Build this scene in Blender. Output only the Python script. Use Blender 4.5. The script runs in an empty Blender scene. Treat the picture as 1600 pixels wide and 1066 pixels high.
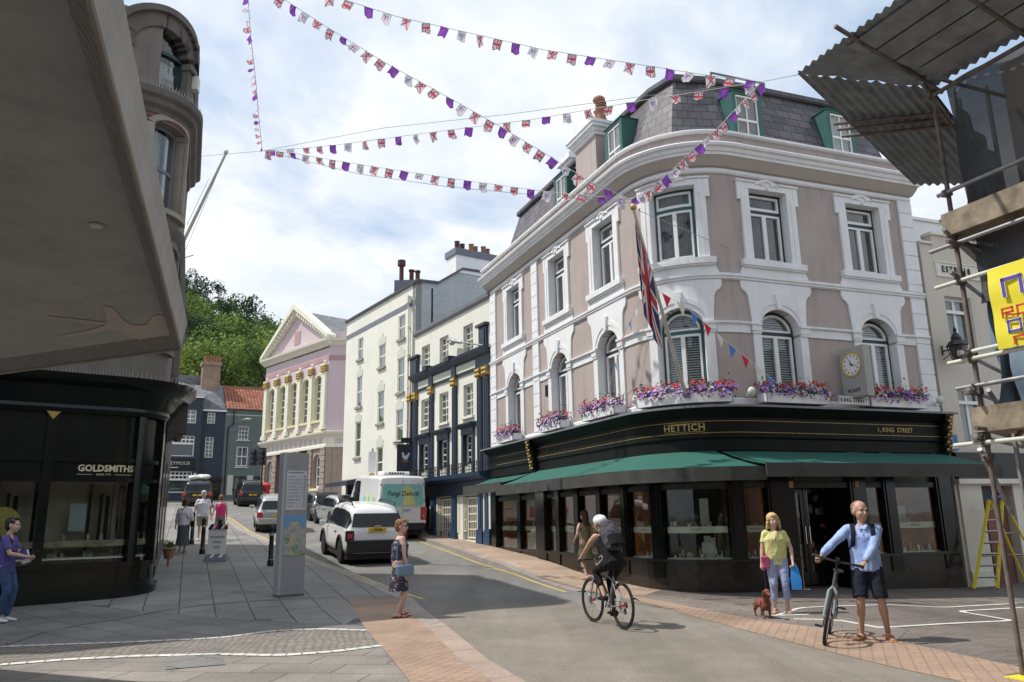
import bpy,bmesh,math,random
from mathutils import Vector,Matrix,noise
random.seed(7)
SC=bpy.context.scene
COL=SC.collection
PI=math.pi
def R(a):return math.radians(a)
# ---------- survey helper: sight lines from the photographer's spot, used to work out where things stand
F=1200.;CX,CY=800.,533.;TH=R(13.0);PH=R(1.0);H=1.65
u0=(0,-math.sin(TH),math.cos(TH));fw=(0,math.cos(TH),math.sin(TH))
Rv=tuple(math.cos(PH)*a-math.sin(PH)*b for a,b in zip((1,0,0),u0))
Uv=tuple(math.sin(PH)*a+math.cos(PH)*b for a,b in zip((1,0,0),u0))
def ray(px,py):return tuple(F*fw[i]+(px-CX)*Rv[i]+(CY-py)*Uv[i] for i in range(3))
def atY(px,py,Y):
    d=ray(px,py);t=Y/d[1];return Vector((d[0]*t,Y,H+d[2]*t))
def atZ(px,py,Z=0):
    d=ray(px,py);t=(Z-H)/d[2];return Vector((d[0]*t,d[1]*t,Z))
SA=R(-22.7)
def S(x,y):return x*math.sin(SA)+y*math.cos(SA)
def hg(x,y):
    s=S(x,y)-16;b=3.0
    s=min(s,62+0*s)
    h=0.065*(s if s>b else (0 if s<-b else (s+b)**2/(4*b)))
    xx=min(x,11)-6
    return h-0.035*(xx if xx>1 else (0 if xx<-1 else (xx+1)**2/4))
def atG(px,py,dz=0):
    d=ray(px,py);Y=2
    while Y<200:
        k=Y/d[1];x=d[0]*k
        if H+d[2]*k<=hg(x,Y)+dz:return Vector((x,Y,hg(x,Y)+dz))
        Y+=.01
# ---------- camera
cd=bpy.data.cameras.new('camera');cam=bpy.data.objects.new('camera',cd);COL.objects.link(cam)
cd.sensor_width=36;cd.lens=36*F/1600;cd.clip_end=3000;cd.clip_start=.05
M=Matrix((Rv,Uv,[-a for a in fw])).transposed().to_4x4();M.translation=(0,0,H);cam.matrix_world=M
SC.camera=cam
# ---------- paths
def fillet(p0,c,p1,r,n=14):
    p0,c,p1=Vector(p0),Vector(c),Vector(p1);a=(p0-c).normalized();b=(p1-c).normalized()
    ang=a.angle(b);T=r/math.tan(ang/2);t0=c+a*T;t1=c+b*T;o=c+(a+b).normalized()*(r/math.sin(ang/2))
    a0=math.atan2(t0.y-o.y,t0.x-o.x);a1=math.atan2(t1.y-o.y,t1.x-o.x);d=(a1-a0+PI)%(2*PI)-PI
    return [tuple(p0)]+[(o.x+r*math.cos(a0+d*i/n),o.y+r*math.sin(a0+d*i/n)) for i in range(n+1)]+[tuple(p1)]
class Path:
    def __init__(s,pts):
        s.p=pts;s.L=[0]
        for a,b in zip(pts,pts[1:]):s.L.append(s.L[-1]+math.dist(a,b))
        s.dir=[((b[0]-a[0])/math.dist(a,b),(b[1]-a[1])/math.dist(a,b)) for a,b in zip(pts,pts[1:])]
        s.vn=[]
        for i in range(len(pts)):
            d0=s.dir[max(i-1,0)];d1=s.dir[min(i,len(s.dir)-1)]
            m=(d0[0]+d1[0],d0[1]+d1[1]);l=math.hypot(*m);m=(m[0]/l,m[1]/l)
            k=1/max(.5,m[0]*d1[0]+m[1]*d1[1]);s.vn.append((m[1]*k,-m[0]*k))
        s.len=s.L[-1];s.cuts=s.L[1:-1]
    def at(s,u,d=0):
        i=0
        while i<len(s.dir)-1 and u>s.L[i+1]:i+=1
        t=(u-s.L[i])/(s.L[i+1]-s.L[i]);tc=min(1,max(0,t));a,b=s.p[i],s.p[i+1]
        n=[s.vn[i][k]*(1-tc)+s.vn[i+1][k]*tc for k in (0,1)]
        return (a[0]+(b[0]-a[0])*t+n[0]*d,a[1]+(b[1]-a[1])*t+n[1]*d)
    def __call__(s,v):
        x,y=s.at(v[0],v[1]);return (x,y,v[2])
    def hit(s,px,py,d=0):
        r=ray(px,py);best=None
        for i in range(len(s.dir)):
            a=s.at(s.L[i]+1e-6,d);b=s.at(s.L[i+1]-1e-6,d);ex,ey=b[0]-a[0],b[1]-a[1];den=r[0]*ey-r[1]*ex
            if abs(den)<1e-9:continue
            t=(a[0]*ey-a[1]*ex)/den;w=(a[0]*r[1]-a[1]*r[0])/den
            lo=-9 if i==0 else -.001;hi=9 if i==len(s.dir)-1 else 1.001
            if t>0 and lo<=w<=hi and (best is None or t<best[0]):best=(t,s.L[i]+w*(s.L[i+1]-s.L[i]),H+r[2]*t)
        return (best[1],best[2])
def wall_from(p,az,L):
    a=R(az);return Path([(p[0]+math.sin(a)*L,p[1]+math.cos(a)*L),(p[0],p[1])])
# ---------- objects
ORG={}
def tag(o,label=None,cat=None,group=None,kind=None):
    if label:o['label']=label
    if cat:o['category']=cat
    if group:o['group']=group
    if kind:o['kind']=kind
    return o
def thing(name,label,cat,loc=(0,0,0),group=None,rz=0):
    o=bpy.data.objects.new(name,None);COL.objects.link(o);o.location=loc;o.rotation_euler=(0,0,rz);o.empty_display_size=.2
    ORG[o.name]=Vector(loc) if not rz else Vector((0,0,0))
    return tag(o,label,cat,group)
def dup(o,parent=None):
    c=o.copy();COL.objects.link(c);c.parent=parent
    for ch in list(o.children):dup(ch,c)
    return c
def subdiv_line(p,n):pass
class MB:
    def __init__(s):s.v=[];s.f=[];s.m=[];s.cur=0
    def add(s,vs,fs):
        b=len(s.v);s.v+=[tuple(v) for v in vs];s.f+=[tuple(b+i for i in f) for f in fs];s.m+=[s.cur]*len(fs);return s
    def box(s,x0,x1,y0,y1,z0,z1):
        return s.add([(x0,y0,z0),(x1,y0,z0),(x1,y1,z0),(x0,y1,z0),(x0,y0,z1),(x1,y0,z1),(x1,y1,z1),(x0,y1,z1)],
          [(0,3,2,1),(4,5,6,7),(0,1,5,4),(1,2,6,5),(2,3,7,6),(3,0,4,7)])
    def obox(s,c,size,rx=0,ry=0,rz=0):
        from mathutils import Euler
        q=Euler((rx,ry,rz)).to_matrix();b=MB().box(-size[0]/2,size[0]/2,-size[1]/2,size[1]/2,-size[2]/2,size[2]/2)
        return s.add([q@Vector(v)+Vector(c) for v in b.v],b.f)
    def prism(s,pts,d0,d1):            # outline in (x,z), extruded along y
        n=len(pts);vs=[(p[0],d0,p[1]) for p in pts]+[(p[0],d1,p[1]) for p in pts]
        return s.add(vs,[tuple(range(n)),tuple(range(2*n-1,n-1,-1))]+[(i,(i+1)%n,n+(i+1)%n,n+i) for i in range(n)])
    def plan(s,pts,z0,z1):             # outline in (x,y), extruded along z
        n=len(pts);vs=[(p[0],p[1],z0) for p in pts]+[(p[0],p[1],z1) for p in pts]
        return s.add(vs,[tuple(range(n)),tuple(range(2*n-1,n-1,-1))]+[(i,(i+1)%n,n+(i+1)%n,n+i) for i in range(n)])
    def sweep(s,prof,s0,s1):           # profile in (d,z) swept along s
        n=len(prof);vs=[(s0,p[0],p[1]) for p in prof]+[(s1,p[0],p[1]) for p in prof]
        return s.add(vs,[tuple(range(n)),tuple(range(2*n-1,n-1,-1))]+[(i,(i+1)%n,n+(i+1)%n,n+i) for i in range(n)])
    def quad(s,a,b,c,d):return s.add([a,b,c,d],[(0,1,2,3)])
    def tube(s,pts,r,n=8,cap=True,rx=None):
        pts=[Vector(p) for p in pts];rs=r if isinstance(r,(list,tuple)) else [r]*len(pts);vs=[];fs=[];up=None
        for i,p in enumerate(pts):
            t=(pts[min(i+1,len(pts)-1)]-pts[max(i-1,0)])
            if t.length<1e-9:t=Vector((0,0,1))
            t.normalize()
            if up is None:up=Vector((0,0,1)) if abs(t.z)<.9 else Vector((0,1,0))
            a=t.cross(up)
            if a.length<1e-3:a=t.cross(Vector((1,0,0)))
            a.normalize();b=a.cross(t);up=b
            rr=rs[i];ra,rb=rr if isinstance(rr,tuple) else (rr,rr)
            vs+=[p+a*ra*math.cos(2*PI*k/n)+b*rb*math.sin(2*PI*k/n) for k in range(n)]
        for i in range(len(pts)-1):fs+=[(i*n+k,i*n+(k+1)%n,(i+1)*n+(k+1)%n,(i+1)*n+k) for k in range(n)]
        if cap:fs+=[tuple(range(n-1,-1,-1)),tuple((len(pts)-1)*n+k for k in range(n))]
        return s.add(vs,fs)
    def ball(s,c,r,nu=12,nv=8,rot=None):
        r=r if isinstance(r,(list,tuple)) else (r,r,r);vs=[];fs=[];c=Vector(c)
        for j in range(nv+1):
            th=PI*j/nv
            for k in range(nu):
                ph=2*PI*k/nu;v=Vector((r[0]*math.sin(th)*math.cos(ph),r[1]*math.sin(th)*math.sin(ph),r[2]*math.cos(th)))
                if rot:v=rot@v
                vs.append(c+v)
        for j in range(nv):fs+=[(j*nu+k,(j+1)*nu+k,(j+1)*nu+(k+1)%nu,j*nu+(k+1)%nu) for k in range(nu)]
        return s.add(vs,fs)
    def lathe(s,prof,c=(0,0,0),n=16,axis='z'):   # prof (r,h)
        vs=[];fs=[];m=len(prof)
        for r,h in prof:
            for k in range(n):
                a=2*PI*k/n;p=(r*math.cos(a),r*math.sin(a),h)
                if axis=='y':p=(p[0],p[2],p[1])
                if axis=='x':p=(p[2],p[0],p[1])
                vs.append((p[0]+c[0],p[1]+c[1],p[2]+c[2]))
        for j in range(m-1):fs+=[(j*n+k,j*n+(k+1)%n,(j+1)*n+(k+1)%n,(j+1)*n+k) for k in range(n)]
        fs+=[tuple(range(n-1,-1,-1)),tuple((m-1)*n+k for k in range(n))]
        return s.add(vs,fs)
    def loft(s,rings,cap=True):
        n=len(rings[0]);vs=[v for r in rings for v in r];fs=[]
        for j in range(len(rings)-1):fs+=[(j*n+k,j*n+(k+1)%n,(j+1)*n+(k+1)%n,(j+1)*n+k) for k in range(n)]
        if cap:fs+=[tuple(range(n-1,-1,-1)),tuple((len(rings)-1)*n+k for k in range(n))]
        return s.add(vs,fs)
    def text(s,txt,size,x,z,y,th=.01,align='CENTER',sx=1,shear=0,space=1,face=1,off=0):
        c=bpy.data.curves.new('t','FONT');c.body=txt;c.size=size;c.align_x=align;c.align_y='CENTER';c.extrude=th/2;c.shear=shear;c.space_character=space;c.offset=off;c.resolution_u=2
        o=bpy.data.objects.new('t',c);me=bpy.data.meshes.new_from_object(o)
        vs=[(x+face*v.co.x*sx,y+v.co.z*(1 if face>0 else 1),z+v.co.y) for v in me.vertices];fs=[tuple(p.vertices) for p in me.polygons]
        bpy.data.objects.remove(o);bpy.data.curves.remove(c);bpy.data.meshes.remove(me)
        return s.add(vs,fs)
    def build(s,name,mat,parent=None,fn=None,cuts=(),smooth=None,uv=True,bevel=0,local=False,fix=True,uvs=1):
        bm=bmesh.new();vs=[bm.verts.new(v) for v in s.v]
        ml=bm.faces.layers.int.new('mi')
        for f,m in zip(s.f,s.m):
            try:
                fc=bm.faces.new([vs[i] for i in f]);fc.material_index=m
            except ValueError:pass
        if fix:bmesh.ops.remove_doubles(bm,verts=bm.verts,dist=1e-5)
        if bevel:
            bmesh.ops.bevel(bm,geom=[e for e in bm.edges if len(e.link_faces)==2 and e.calc_face_angle(0)>.6],offset=bevel,segments=1,affect='EDGES')
        if cuts:
            xs=[v.co.x for v in bm.verts];lo,hi=min(xs),max(xs)
            for c in cuts:
                if lo+1e-4<c<hi-1e-4:bmesh.ops.bisect_plane(bm,geom=bm.verts[:]+bm.edges[:]+bm.faces[:],plane_co=(c,0,0),plane_no=(1,0,0),dist=1e-5)
        if fix:bmesh.ops.recalc_face_normals(bm,faces=bm.faces)
        if uv:
            ul=bm.loops.layers.uv.new('UVMap')
            for f in bm.faces:
                nx,ny,nz=(abs(a) for a in f.normal)
                for l in f.loops:
                    c=l.vert.co
                    l[ul].uv=(c.x,c.y) if nz>nx and nz>ny else ((c.x,c.z) if ny>=nx else (c.y,c.z))
        if fn:
            for v in bm.verts:v.co=Vector(fn(v.co))
            if fix:bmesh.ops.recalc_face_normals(bm,faces=bm.faces)
        if parent is not None and not local:
            o_=ORG.get(parent.name,Vector((0,0,0)))
            if o_.length:
                for v in bm.verts:v.co-=o_
        me=bpy.data.meshes.new(name);bm.to_mesh(me);bm.free()
        ob=bpy.data.objects.new(name,me);COL.objects.link(ob)
        for m in (mat if isinstance(mat,list) else [mat]):me.materials.append(m)
        if parent is not None:
            ob.parent=parent;ORG[ob.name]=ORG.get(parent.name,Vector((0,0,0)))
        if smooth:
            me.shade_smooth();me.set_sharp_from_angle(angle=R(smooth))
        return ob
# ---------- materials
def nmat(name):
    m=bpy.data.materials.new(name);m.use_nodes=True;nt=m.node_tree;b=nt.nodes['Principled BSDF'];return m,nt,b
def N(nt,t,**k):
    n=nt.nodes.new(t)
    for a,v in k.items():
        if a.startswith('i_'):n.inputs[a[2:].replace('_',' ')].default_value=v
        else:setattr(n,a,v)
    return n
def lk(nt,a,b):nt.links.new(a,b)
def c4(c):return (c[0],c[1],c[2],1)
def shade(c,k):return tuple(min(1,x*k) for x in c)
def mixc(nt,fac,a,b,mode='MIX'):
    m=nt.nodes.new('ShaderNodeMix');m.data_type='RGBA';m.blend_type=mode
    for i,x in ((6,a),(7,b)):
        if isinstance(x,tuple):m.inputs[i].default_value=c4(x)
        else:lk(nt,x,m.inputs[i])
    if isinstance(fac,(int,float)):m.inputs[0].default_value=fac
    else:lk(nt,fac,m.inputs[0])
    return m.outputs[2]
def ramp(nt,src,stops):
    r=nt.nodes.new('ShaderNodeValToRGB');e=r.color_ramp.elements
    while len(e)<len(stops):e.new(.5)
    for x,(p,c) in zip(e,stops):
        x.position=p;x.color=c4(c) if isinstance(c,tuple) else (c,c,c,1)
    lk(nt,src,r.inputs[0]);return r.outputs[0]
def noisetex(nt,vec,scale,detail=4,rough=.55,dist=0):
    n=N(nt,'ShaderNodeTexNoise');n.inputs['Scale'].default_value=scale;n.inputs['Detail'].default_value=detail;n.inputs['Roughness'].default_value=rough;n.inputs['Distortion'].default_value=dist
    lk(nt,vec,n.inputs['Vector']);return n.outputs['Fac']
def bumpn(nt,b,h,strength,dist=.02):
    bp=N(nt,'ShaderNodeBump');bp.inputs['Strength'].default_value=strength;bp.inputs['Distance'].default_value=dist
    lk(nt,h,bp.inputs['Height']);lk(nt,bp.outputs[0],b.inputs['Normal']);return bp
def pm(name,col,rough=.7,metal=0,var=.12,scale=2.,bump=.15,bscale=40,spec=.4,stain=0,coat=0,fine=.06):
    m,nt,b=nmat(name);tc=N(nt,'ShaderNodeTexCoord');vec=tc.outputs['Object']
    n1=noisetex(nt,vec,scale,5);n2=noisetex(nt,vec,bscale,3)
    c=mixc(nt,ramp(nt,n1,[(.3,0.),(.7,1.)]),shade(col,1-var),shade(col,1+var))
    c=mixc(nt,n2,c,shade(col,1-fine*3)) if 0 else mixc(nt,fine*2,c,mixc(nt,n2,shade(col,.3),shade(col,1.7)))
    if stain:
        mp=N(nt,'ShaderNodeMapping');mp.inputs['Scale'].default_value=(3,3,.35);lk(nt,vec,mp.inputs[0])
        n3=noisetex(nt,mp.outputs[0],1.4,6,.65)
        f=ramp(nt,n3,[(.5,0.),(.72,1.)]);mu=N(nt,'ShaderNodeMath',operation='MULTIPLY');mu.inputs[1].default_value=stain;lk(nt,f,mu.inputs[0])
        c=mixc(nt,mu.outputs[0],c,shade(col,.45))
    lk(nt,c,b.inputs['Base Color']);b.inputs['Roughness'].default_value=rough;b.inputs['Metallic'].default_value=metal
    b.inputs['Specular IOR Level'].default_value=spec;b.inputs['Coat Weight'].default_value=coat
    b.inputs['Coat Roughness'].default_value=.08
    if bump:bumpn(nt,b,n2,bump,.01)
    return m
def brickm(name,c1,c2,mort,w,h,msize=.01,off=.5,rot=0,rough=.8,bump=.5,var=.25,nscale=1.2,coord='UV',squash=1,freq=2,spec=.3,warp=0,dirt=.25,msmooth=.1,gum=0):
    m,nt,b=nmat(name);tc=N(nt,'ShaderNodeTexCoord');mp=N(nt,'ShaderNodeMapping');mp.inputs['Rotation'].default_value=(0,0,rot)
    lk(nt,tc.outputs[coord],mp.inputs[0]);vec=mp.outputs[0]
    if warp:
        nn=N(nt,'ShaderNodeTexNoise');nn.inputs['Scale'].default_value=.9;lk(nt,vec,nn.inputs['Vector'])
        vm=N(nt,'ShaderNodeVectorMath',operation='SCALE');vm.inputs['Scale'].default_value=warp;lk(nt,nn.outputs['Color'],vm.inputs[0])
        va=N(nt,'ShaderNodeVectorMath',operation='ADD');lk(nt,vec,va.inputs[0]);lk(nt,vm.outputs[0],va.inputs[1]);vec=va.outputs[0]
    t=N(nt,'ShaderNodeTexBrick');t.offset=off;t.squash=squash;t.squash_frequency=freq
    t.inputs['Color1'].default_value=c4(c1);t.inputs['Color2'].default_value=c4(c2);t.inputs['Mortar'].default_value=c4(mort)
    t.inputs['Scale'].default_value=1;t.inputs['Mortar Size'].default_value=msize;t.inputs['Mortar Smooth'].default_value=msmooth;t.inputs['Brick Width'].default_value=w;t.inputs['Row Height'].default_value=h
    lk(nt,vec,t.inputs['Vector'])
    n1=noisetex(nt,tc.outputs['Object'],nscale,6,.6);n2=noisetex(nt,tc.outputs['Object'],35,3)
    f=ramp(nt,n1,[(.3,1-var),(.7,1+var*.6)])
    c=mixc(nt,1.0,t.outputs['Color'],f,'MULTIPLY')
    f2=ramp(nt,n2,[(.3,1-dirt),(.7,1+dirt*.5)]);c=mixc(nt,1.0,c,f2,'MULTIPLY')
    if gum:
        n4=noisetex(nt,tc.outputs['Object'],.28,5,.65,.4);c=mixc(nt,1.,c,ramp(nt,n4,[(.36,.74),(.52,1.0),(.68,1.12)]),'MULTIPLY')
        vo=N(nt,'ShaderNodeTexVoronoi');vo.inputs['Scale'].default_value=2.3;lk(nt,tc.outputs['Object'],vo.inputs['Vector'])
        c=mixc(nt,1.,c,ramp(nt,vo.outputs['Distance'],[(.035,.55 if gum>0 else 1.),(.06,1.)]),'MULTIPLY')
    lk(nt,c,b.inputs['Base Color']);b.inputs['Roughness'].default_value=rough;b.inputs['Specular IOR Level'].default_value=spec
    iv=N(nt,'ShaderNodeMath',operation='SUBTRACT');iv.inputs[0].default_value=1;lk(nt,t.outputs['Fac'],iv.inputs[1])
    ad=N(nt,'ShaderNodeMath',operation='MULTIPLY_ADD');ad.inputs[1].default_value=.3;lk(nt,n2,ad.inputs[0]);lk(nt,iv.outputs[0],ad.inputs[2])
    bumpn(nt,b,ad.outputs[0],bump,.01);return m
def glassm(name,tint=(.75,.8,.8),refl=.12,rough=.02,trans=True,k=.7):
    m=bpy.data.materials.new(name);m.use_nodes=True;nt=m.node_tree;nt.nodes.clear()
    o=N(nt,'ShaderNodeOutputMaterial');g=N(nt,'ShaderNodeBsdfGlossy');g.inputs['Roughness'].default_value=rough;g.inputs['Color'].default_value=(1,1,1,1)
    t=N(nt,'ShaderNodeBsdfTransparent');t.inputs['Color'].default_value=c4(tint)
    fr=N(nt,'ShaderNodeLayerWeight');fr.inputs['Blend'].default_value=.5
    ma=N(nt,'ShaderNodeMath',operation='MULTIPLY_ADD');ma.inputs[1].default_value=k;ma.inputs[2].default_value=refl*.4
    pw=N(nt,'ShaderNodeMath',operation='POWER');pw.inputs[1].default_value=2.5;lk(nt,fr.outputs['Facing'],pw.inputs[0]);lk(nt,pw.outputs[0],ma.inputs[0])
    tc=N(nt,'ShaderNodeTexCoord');n=noisetex(nt,tc.outputs['Object'],.9,2);bp=N(nt,'ShaderNodeBump');bp.inputs['Strength'].default_value=.05;bp.inputs['Distance'].default_value=.05;lk(nt,n,bp.inputs['Height']);lk(nt,bp.outputs[0],g.inputs['Normal'])
    mx=N(nt,'ShaderNodeMixShader');lk(nt,ma.outputs[0],mx.inputs[0]);lk(nt,t.outputs[0],mx.inputs[1]);lk(nt,g.outputs[0],mx.inputs[2]);lk(nt,mx.outputs[0],o.inputs[0])
    return m
MAT={}
def mt(k,*a,**kw):
    MAT[k]=pm(k,*a,**kw);return MAT[k]
mt('white_paint',(.77,.78,.80),.6,var=.06,bump=.15,stain=.17)
mt('white_gloss',(.8,.8,.8),.35,var=.03,bump=.03)
mt('taupe_render',(.405,.345,.325),.85,var=.10,scale=.8,bump=.35,bscale=60,stain=.28)
mt('teal_paint',(.03,.105,.095),.45,var=.1)
mt('navy_frame',(.015,.035,.05),.4,var=.1)
mt('shop_black',(.008,.010,.009),.16,var=.3,bump=.02,spec=.35)
mt('shop_stall',(.022,.018,.015),.25,var=.4,bump=.03,scale=6)
mt('gold',(.42,.29,.09),.42,metal=.35,var=.3,scale=12)
mt('gold_leaf',(.5,.38,.12),.5,var=.15,bump=0)
mt('cream_wall',(.72,.71,.63),.8,var=.05,scale=.7,stain=.15,bump=.25)
mt('cream_trim',(.74,.72,.6),.6,var=.05)
mt('warm_cream',(.68,.62,.42),.6,var=.06)
mt('pub_navy',(.024,.033,.058),.4,var=.15)
mt('pub_blue',(.03,.062,.125),.35,var=.12)
mt('dark_blue_wall',(.034,.045,.068),.7,var=.12,bump=.2)
mt('greygreen_wall',(.15,.185,.18),.85,var=.08,bump=.25,stain=.15)
mt('side_grey',(.25,.29,.31),.85,var=.08,bump=.3)
mt('band_grey',(.16,.18,.22),.8,var=.06)
mt('pink_wall',(.57,.47,.50),.8,var=.06,scale=.5,stain=.12)
mt('pink_dark',(.42,.26,.28),.8,var=.08)
mt('brown_stone',(.34,.27,.235),.85,var=.12,stain=.25)
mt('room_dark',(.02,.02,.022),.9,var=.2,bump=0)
mt('curtain',(.24,.22,.20),.9,var=.4,scale=5,bump=.2)
mt('net_curtain',(.60,.60,.57),.9,var=.15,scale=8)
mt('blind',(.85,.85,.83),.6,var=.05,bump=0)
mt('lead',(.20,.21,.23),.6,var=.15)
mt('slate_dark',(.09,.09,.10),.6,var=.3)
mt('terracotta',(.30,.15,.095),.8,var=.25)
mt('dark_pot',(.10,.045,.04),.8,var=.25)
mt('black_metal',(.015,.015,.017),.4,var=.2)
mt('dark_navy_metal',(.02,.02,.035),.4,var=.2)
mt('steel',(.32,.32,.33),.45,metal=.7,var=.2,scale=6)
mt('galv',(.30,.31,.32),.5,metal=.5,var=.3,scale=8,stain=.3)
mt('rust_steel',(.16,.13,.12),.75,metal=.2,var=.5,scale=6)
mt('chrome',(.7,.7,.72),.12,metal=1,var=.02,bump=0)
mt('wood_board',(.25,.205,.15),.85,var=.45,scale=6,stain=.4)
mt('wood_display',(.50,.20,.07),.5,var=.2,scale=3)
mt('rubber',(.015,.015,.015),.75,var=.2)
mt('skin',(.54,.36,.29),.55,var=.06,bump=.03,spec=.4)
mt('skin_tan',(.46,.28,.205),.55,var=.07,bump=.03)
mt('label_cream',(.55,.58,.5),.6,var=.03,bump=0)
mt('ink',(.03,.03,.04),.6,var=.05,bump=0)
mt('red_plain',(.5,.03,.04),.6,var=.08)
mt('blue_plain',(.08,.2,.55),.6,var=.08)
mt('yellow_plastic',(.75,.62,.03),.5,var=.08)
mt('fascia_black',(.010,.012,.011),.5,var=.3,bump=.03,spec=.15)
mt('tower_stone',(.165,.15,.135),.85,var=.2,scale=1.2,bump=.4,stain=.4)
mt('stone_dark',(.12,.11,.10),.85,var=.2,scale=1.5,bump=.4,stain=.35)
mt('stone_red',(.20,.10,.08),.85,var=.25)
mt('stone_light',(.30,.27,.23),.85,var=.15)
MAT['glass']=glassm('glass');MAT['glass_dark']=glassm('glass_dark',(.78,.82,.83),.10)
MAT['glass_shop']=glassm('glass_shop',(.92,.95,.93),.06,k=.45)
MAT['slate']=brickm('slate',(.085,.08,.095),(.15,.14,.155),(.03,.03,.035),.42,.27,.012,bump=.8,var=.2,rough=.55,dirt=.15)
MAT['slate_light']=brickm('slate_light',(.16,.17,.19),(.22,.23,.25),(.07,.07,.08),.3,.2,.01,bump=.5,rough=.6)
MAT['tiles']=brickm('tiles',(.42,.17,.09),(.30,.10,.06),(.08,.03,.02),.28,.33,.03,bump=1,var=.35,off=0)
MAT['stack_brick']=brickm('stack_brick',(.36,.20,.13),(.28,.19,.13),(.35,.30,.25),.23,.075,.012,bump=.4)
MAT['grey_block']=brickm('grey_block',(.46,.49,.50),(.43,.46,.48),(.38,.41,.43),.5,.22,.01,bump=.4,var=.1,dirt=.08)
def winblock(P,s0,s1,z0,z1,d,frame,mats,parent,cols=2,rows=2,fw=.06,bar=.03,name='window',back='net_curtain',cut=True,glass='glass_dark',arch=0,curt=True):
    """a window: frame with glazing bars as part, pane and curtain as sub-parts"""
    m=MB();m.box(s0,s0+fw,d,d+.06,z0,z1);m.box(s1-fw,s1,d,d+.06,z0,z1);m.box(s0+fw,s1-fw,d,d+.06,z0,z0+fw);m.box(s0+fw,s1-fw,d,d+.06,z1-fw,z1)
    for i in range(1,cols):
        x=s0+fw+(s1-s0-2*fw)*i/cols;m.box(x-bar/2,x+bar/2,d+.012,d+.045,z0+fw,z1-fw)
    for j in range(1,rows):
        z=z0+fw+(z1-z0-2*fw)*j/rows;b=bar*(1.6 if rows%2==0 and j==rows//2 else 1);m.box(s0+fw,s1-fw,d+.010,d+.043,z-b/2,z+b/2)
    cu=P.cuts if cut else ()
    w=m.build(name,mats,parent,P,cu)
    g=MB().box(s0+fw,s1-fw,d+.02,d+.026,z0+fw,z1-fw).build('pane',MAT[glass],w,P,cu)
    if curt:
        k=MB();dd=d-.1
        a=(s1-s0)*.28
        k.box(s0+.01,s0+a,dd,dd+.02,z0,z1);k.box(s1-a,s1-.01,dd,dd+.02,z0,z1);k.box(s0+.005,s1-.005,d-.25,d-.23,z0,z1)
        k.cur=1;k.box(s0+.004,s1-.004,d-.32,d-.28,z0-.01,z1+.01)
        k.build('curtain',[MAT[back],MAT['room_dark']],w,P,cu)
    return w
def wall_with_holes(m,s0,s1,z0,z1,d0,d1,holes):
    """solid wall boxes round rectangular holes (s0,s1,z0,z1)"""
    ss=sorted({s0,s1}|{h[0] for h in holes}|{h[1] for h in holes})
    for a,b in zip(ss,ss[1:]):
        hs=sorted([h for h in holes if h[0]<b-1e-6 and h[1]>a+1e-6],key=lambda h:h[2]);z=z0
        for h in hs:
            if h[2]>z+1e-6:m.box(a,b,d0,d1,z,h[2])
            z=h[3]
        if z1>z+1e-6:m.box(a,b,d0,d1,z,z1)
    return m
# ================= GROUND
RZ=R(-22.7)
def g_asphalt():
    m,nt,b=nmat('asphalt');tc=N(nt,'ShaderNodeTexCoord');v=tc.outputs['Object']
    n1=noisetex(nt,v,.35,6,.6);n2=noisetex(nt,v,90,3,.7);n3=noisetex(nt,v,2.2,5)
    sx=N(nt,'ShaderNodeSeparateXYZ');lk(nt,v,sx.inputs[0])
    dt=N(nt,'ShaderNodeVectorMath',operation='DOT_PRODUCT');dt.inputs[1].default_value=(math.sin(SA),math.cos(SA),0);lk(nt,v,dt.inputs[0])
    near=ramp(nt,dt.outputs['Value'],[(0,0.),(1,1.)])
    mr=N(nt,'ShaderNodeMapRange');mr.inputs['From Min'].default_value=14.3;mr.inputs['From Max'].default_value=14.6;lk(nt,dt.outputs['Value'],mr.inputs['Value'])
    c=mixc(nt,mr.outputs[0],(.228,.205,.176),(.198,.193,.184))
    c=mixc(nt,1.,c,ramp(nt,n1,[(.3,.82),(.7,1.12)]),'MULTIPLY')
    c=mixc(nt,1.,c,ramp(nt,n3,[(.35,.93),(.65,1.05)]),'MULTIPLY')
    c=mixc(nt,1.,c,ramp(nt,n2,[(.35,.7),(.65,1.25)]),'MULTIPLY')
    mp2=N(nt,'ShaderNodeMapping');mp2.inputs['Rotation'].default_value=(0,0,R(-22.7));mp2.inputs['Scale'].default_value=(1.6,.12,1);lk(nt,v,mp2.inputs[0]);n5=noisetex(nt,mp2.outputs[0],.8,5,.6);c=mixc(nt,1.,c,ramp(nt,n5,[(.38,.86),(.62,1.08)]),'MULTIPLY')
    vo=N(nt,'ShaderNodeTexVoronoi');vo.inputs['Scale'].default_value=1.7;lk(nt,v,vo.inputs['Vector']);c=mixc(nt,1.,c,ramp(nt,vo.outputs['Distance'],[(.03,.6),(.05,1.)]),'MULTIPLY')
    lk(nt,c,b.inputs['Base Color']);b.inputs['Roughness'].default_value=.9;b.inputs['Specular IOR Level'].default_value=.25
    bumpn(nt,b,n2,.5,.01);nt.nodes.remove(near.node) if 0 else None
    return m
MAT['asphalt']=g_asphalt()
MAT['slab_dark']=brickm('slab_dark',(.175,.172,.17),(.215,.21,.20),(.075,.075,.075),1.15,.62,.010,rot=R(35),bump=.35,var=.2,nscale=.8,rough=.75,gum=1)
MAT['slab_long']=brickm('slab_long',(.215,.208,.20),(.265,.253,.24),(.06,.06,.06),1.3,.62,.012,rot=R(-22.7+90),bump=.35,var=.15,nscale=.7,rough=.75,off=.3,gum=1)
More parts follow.
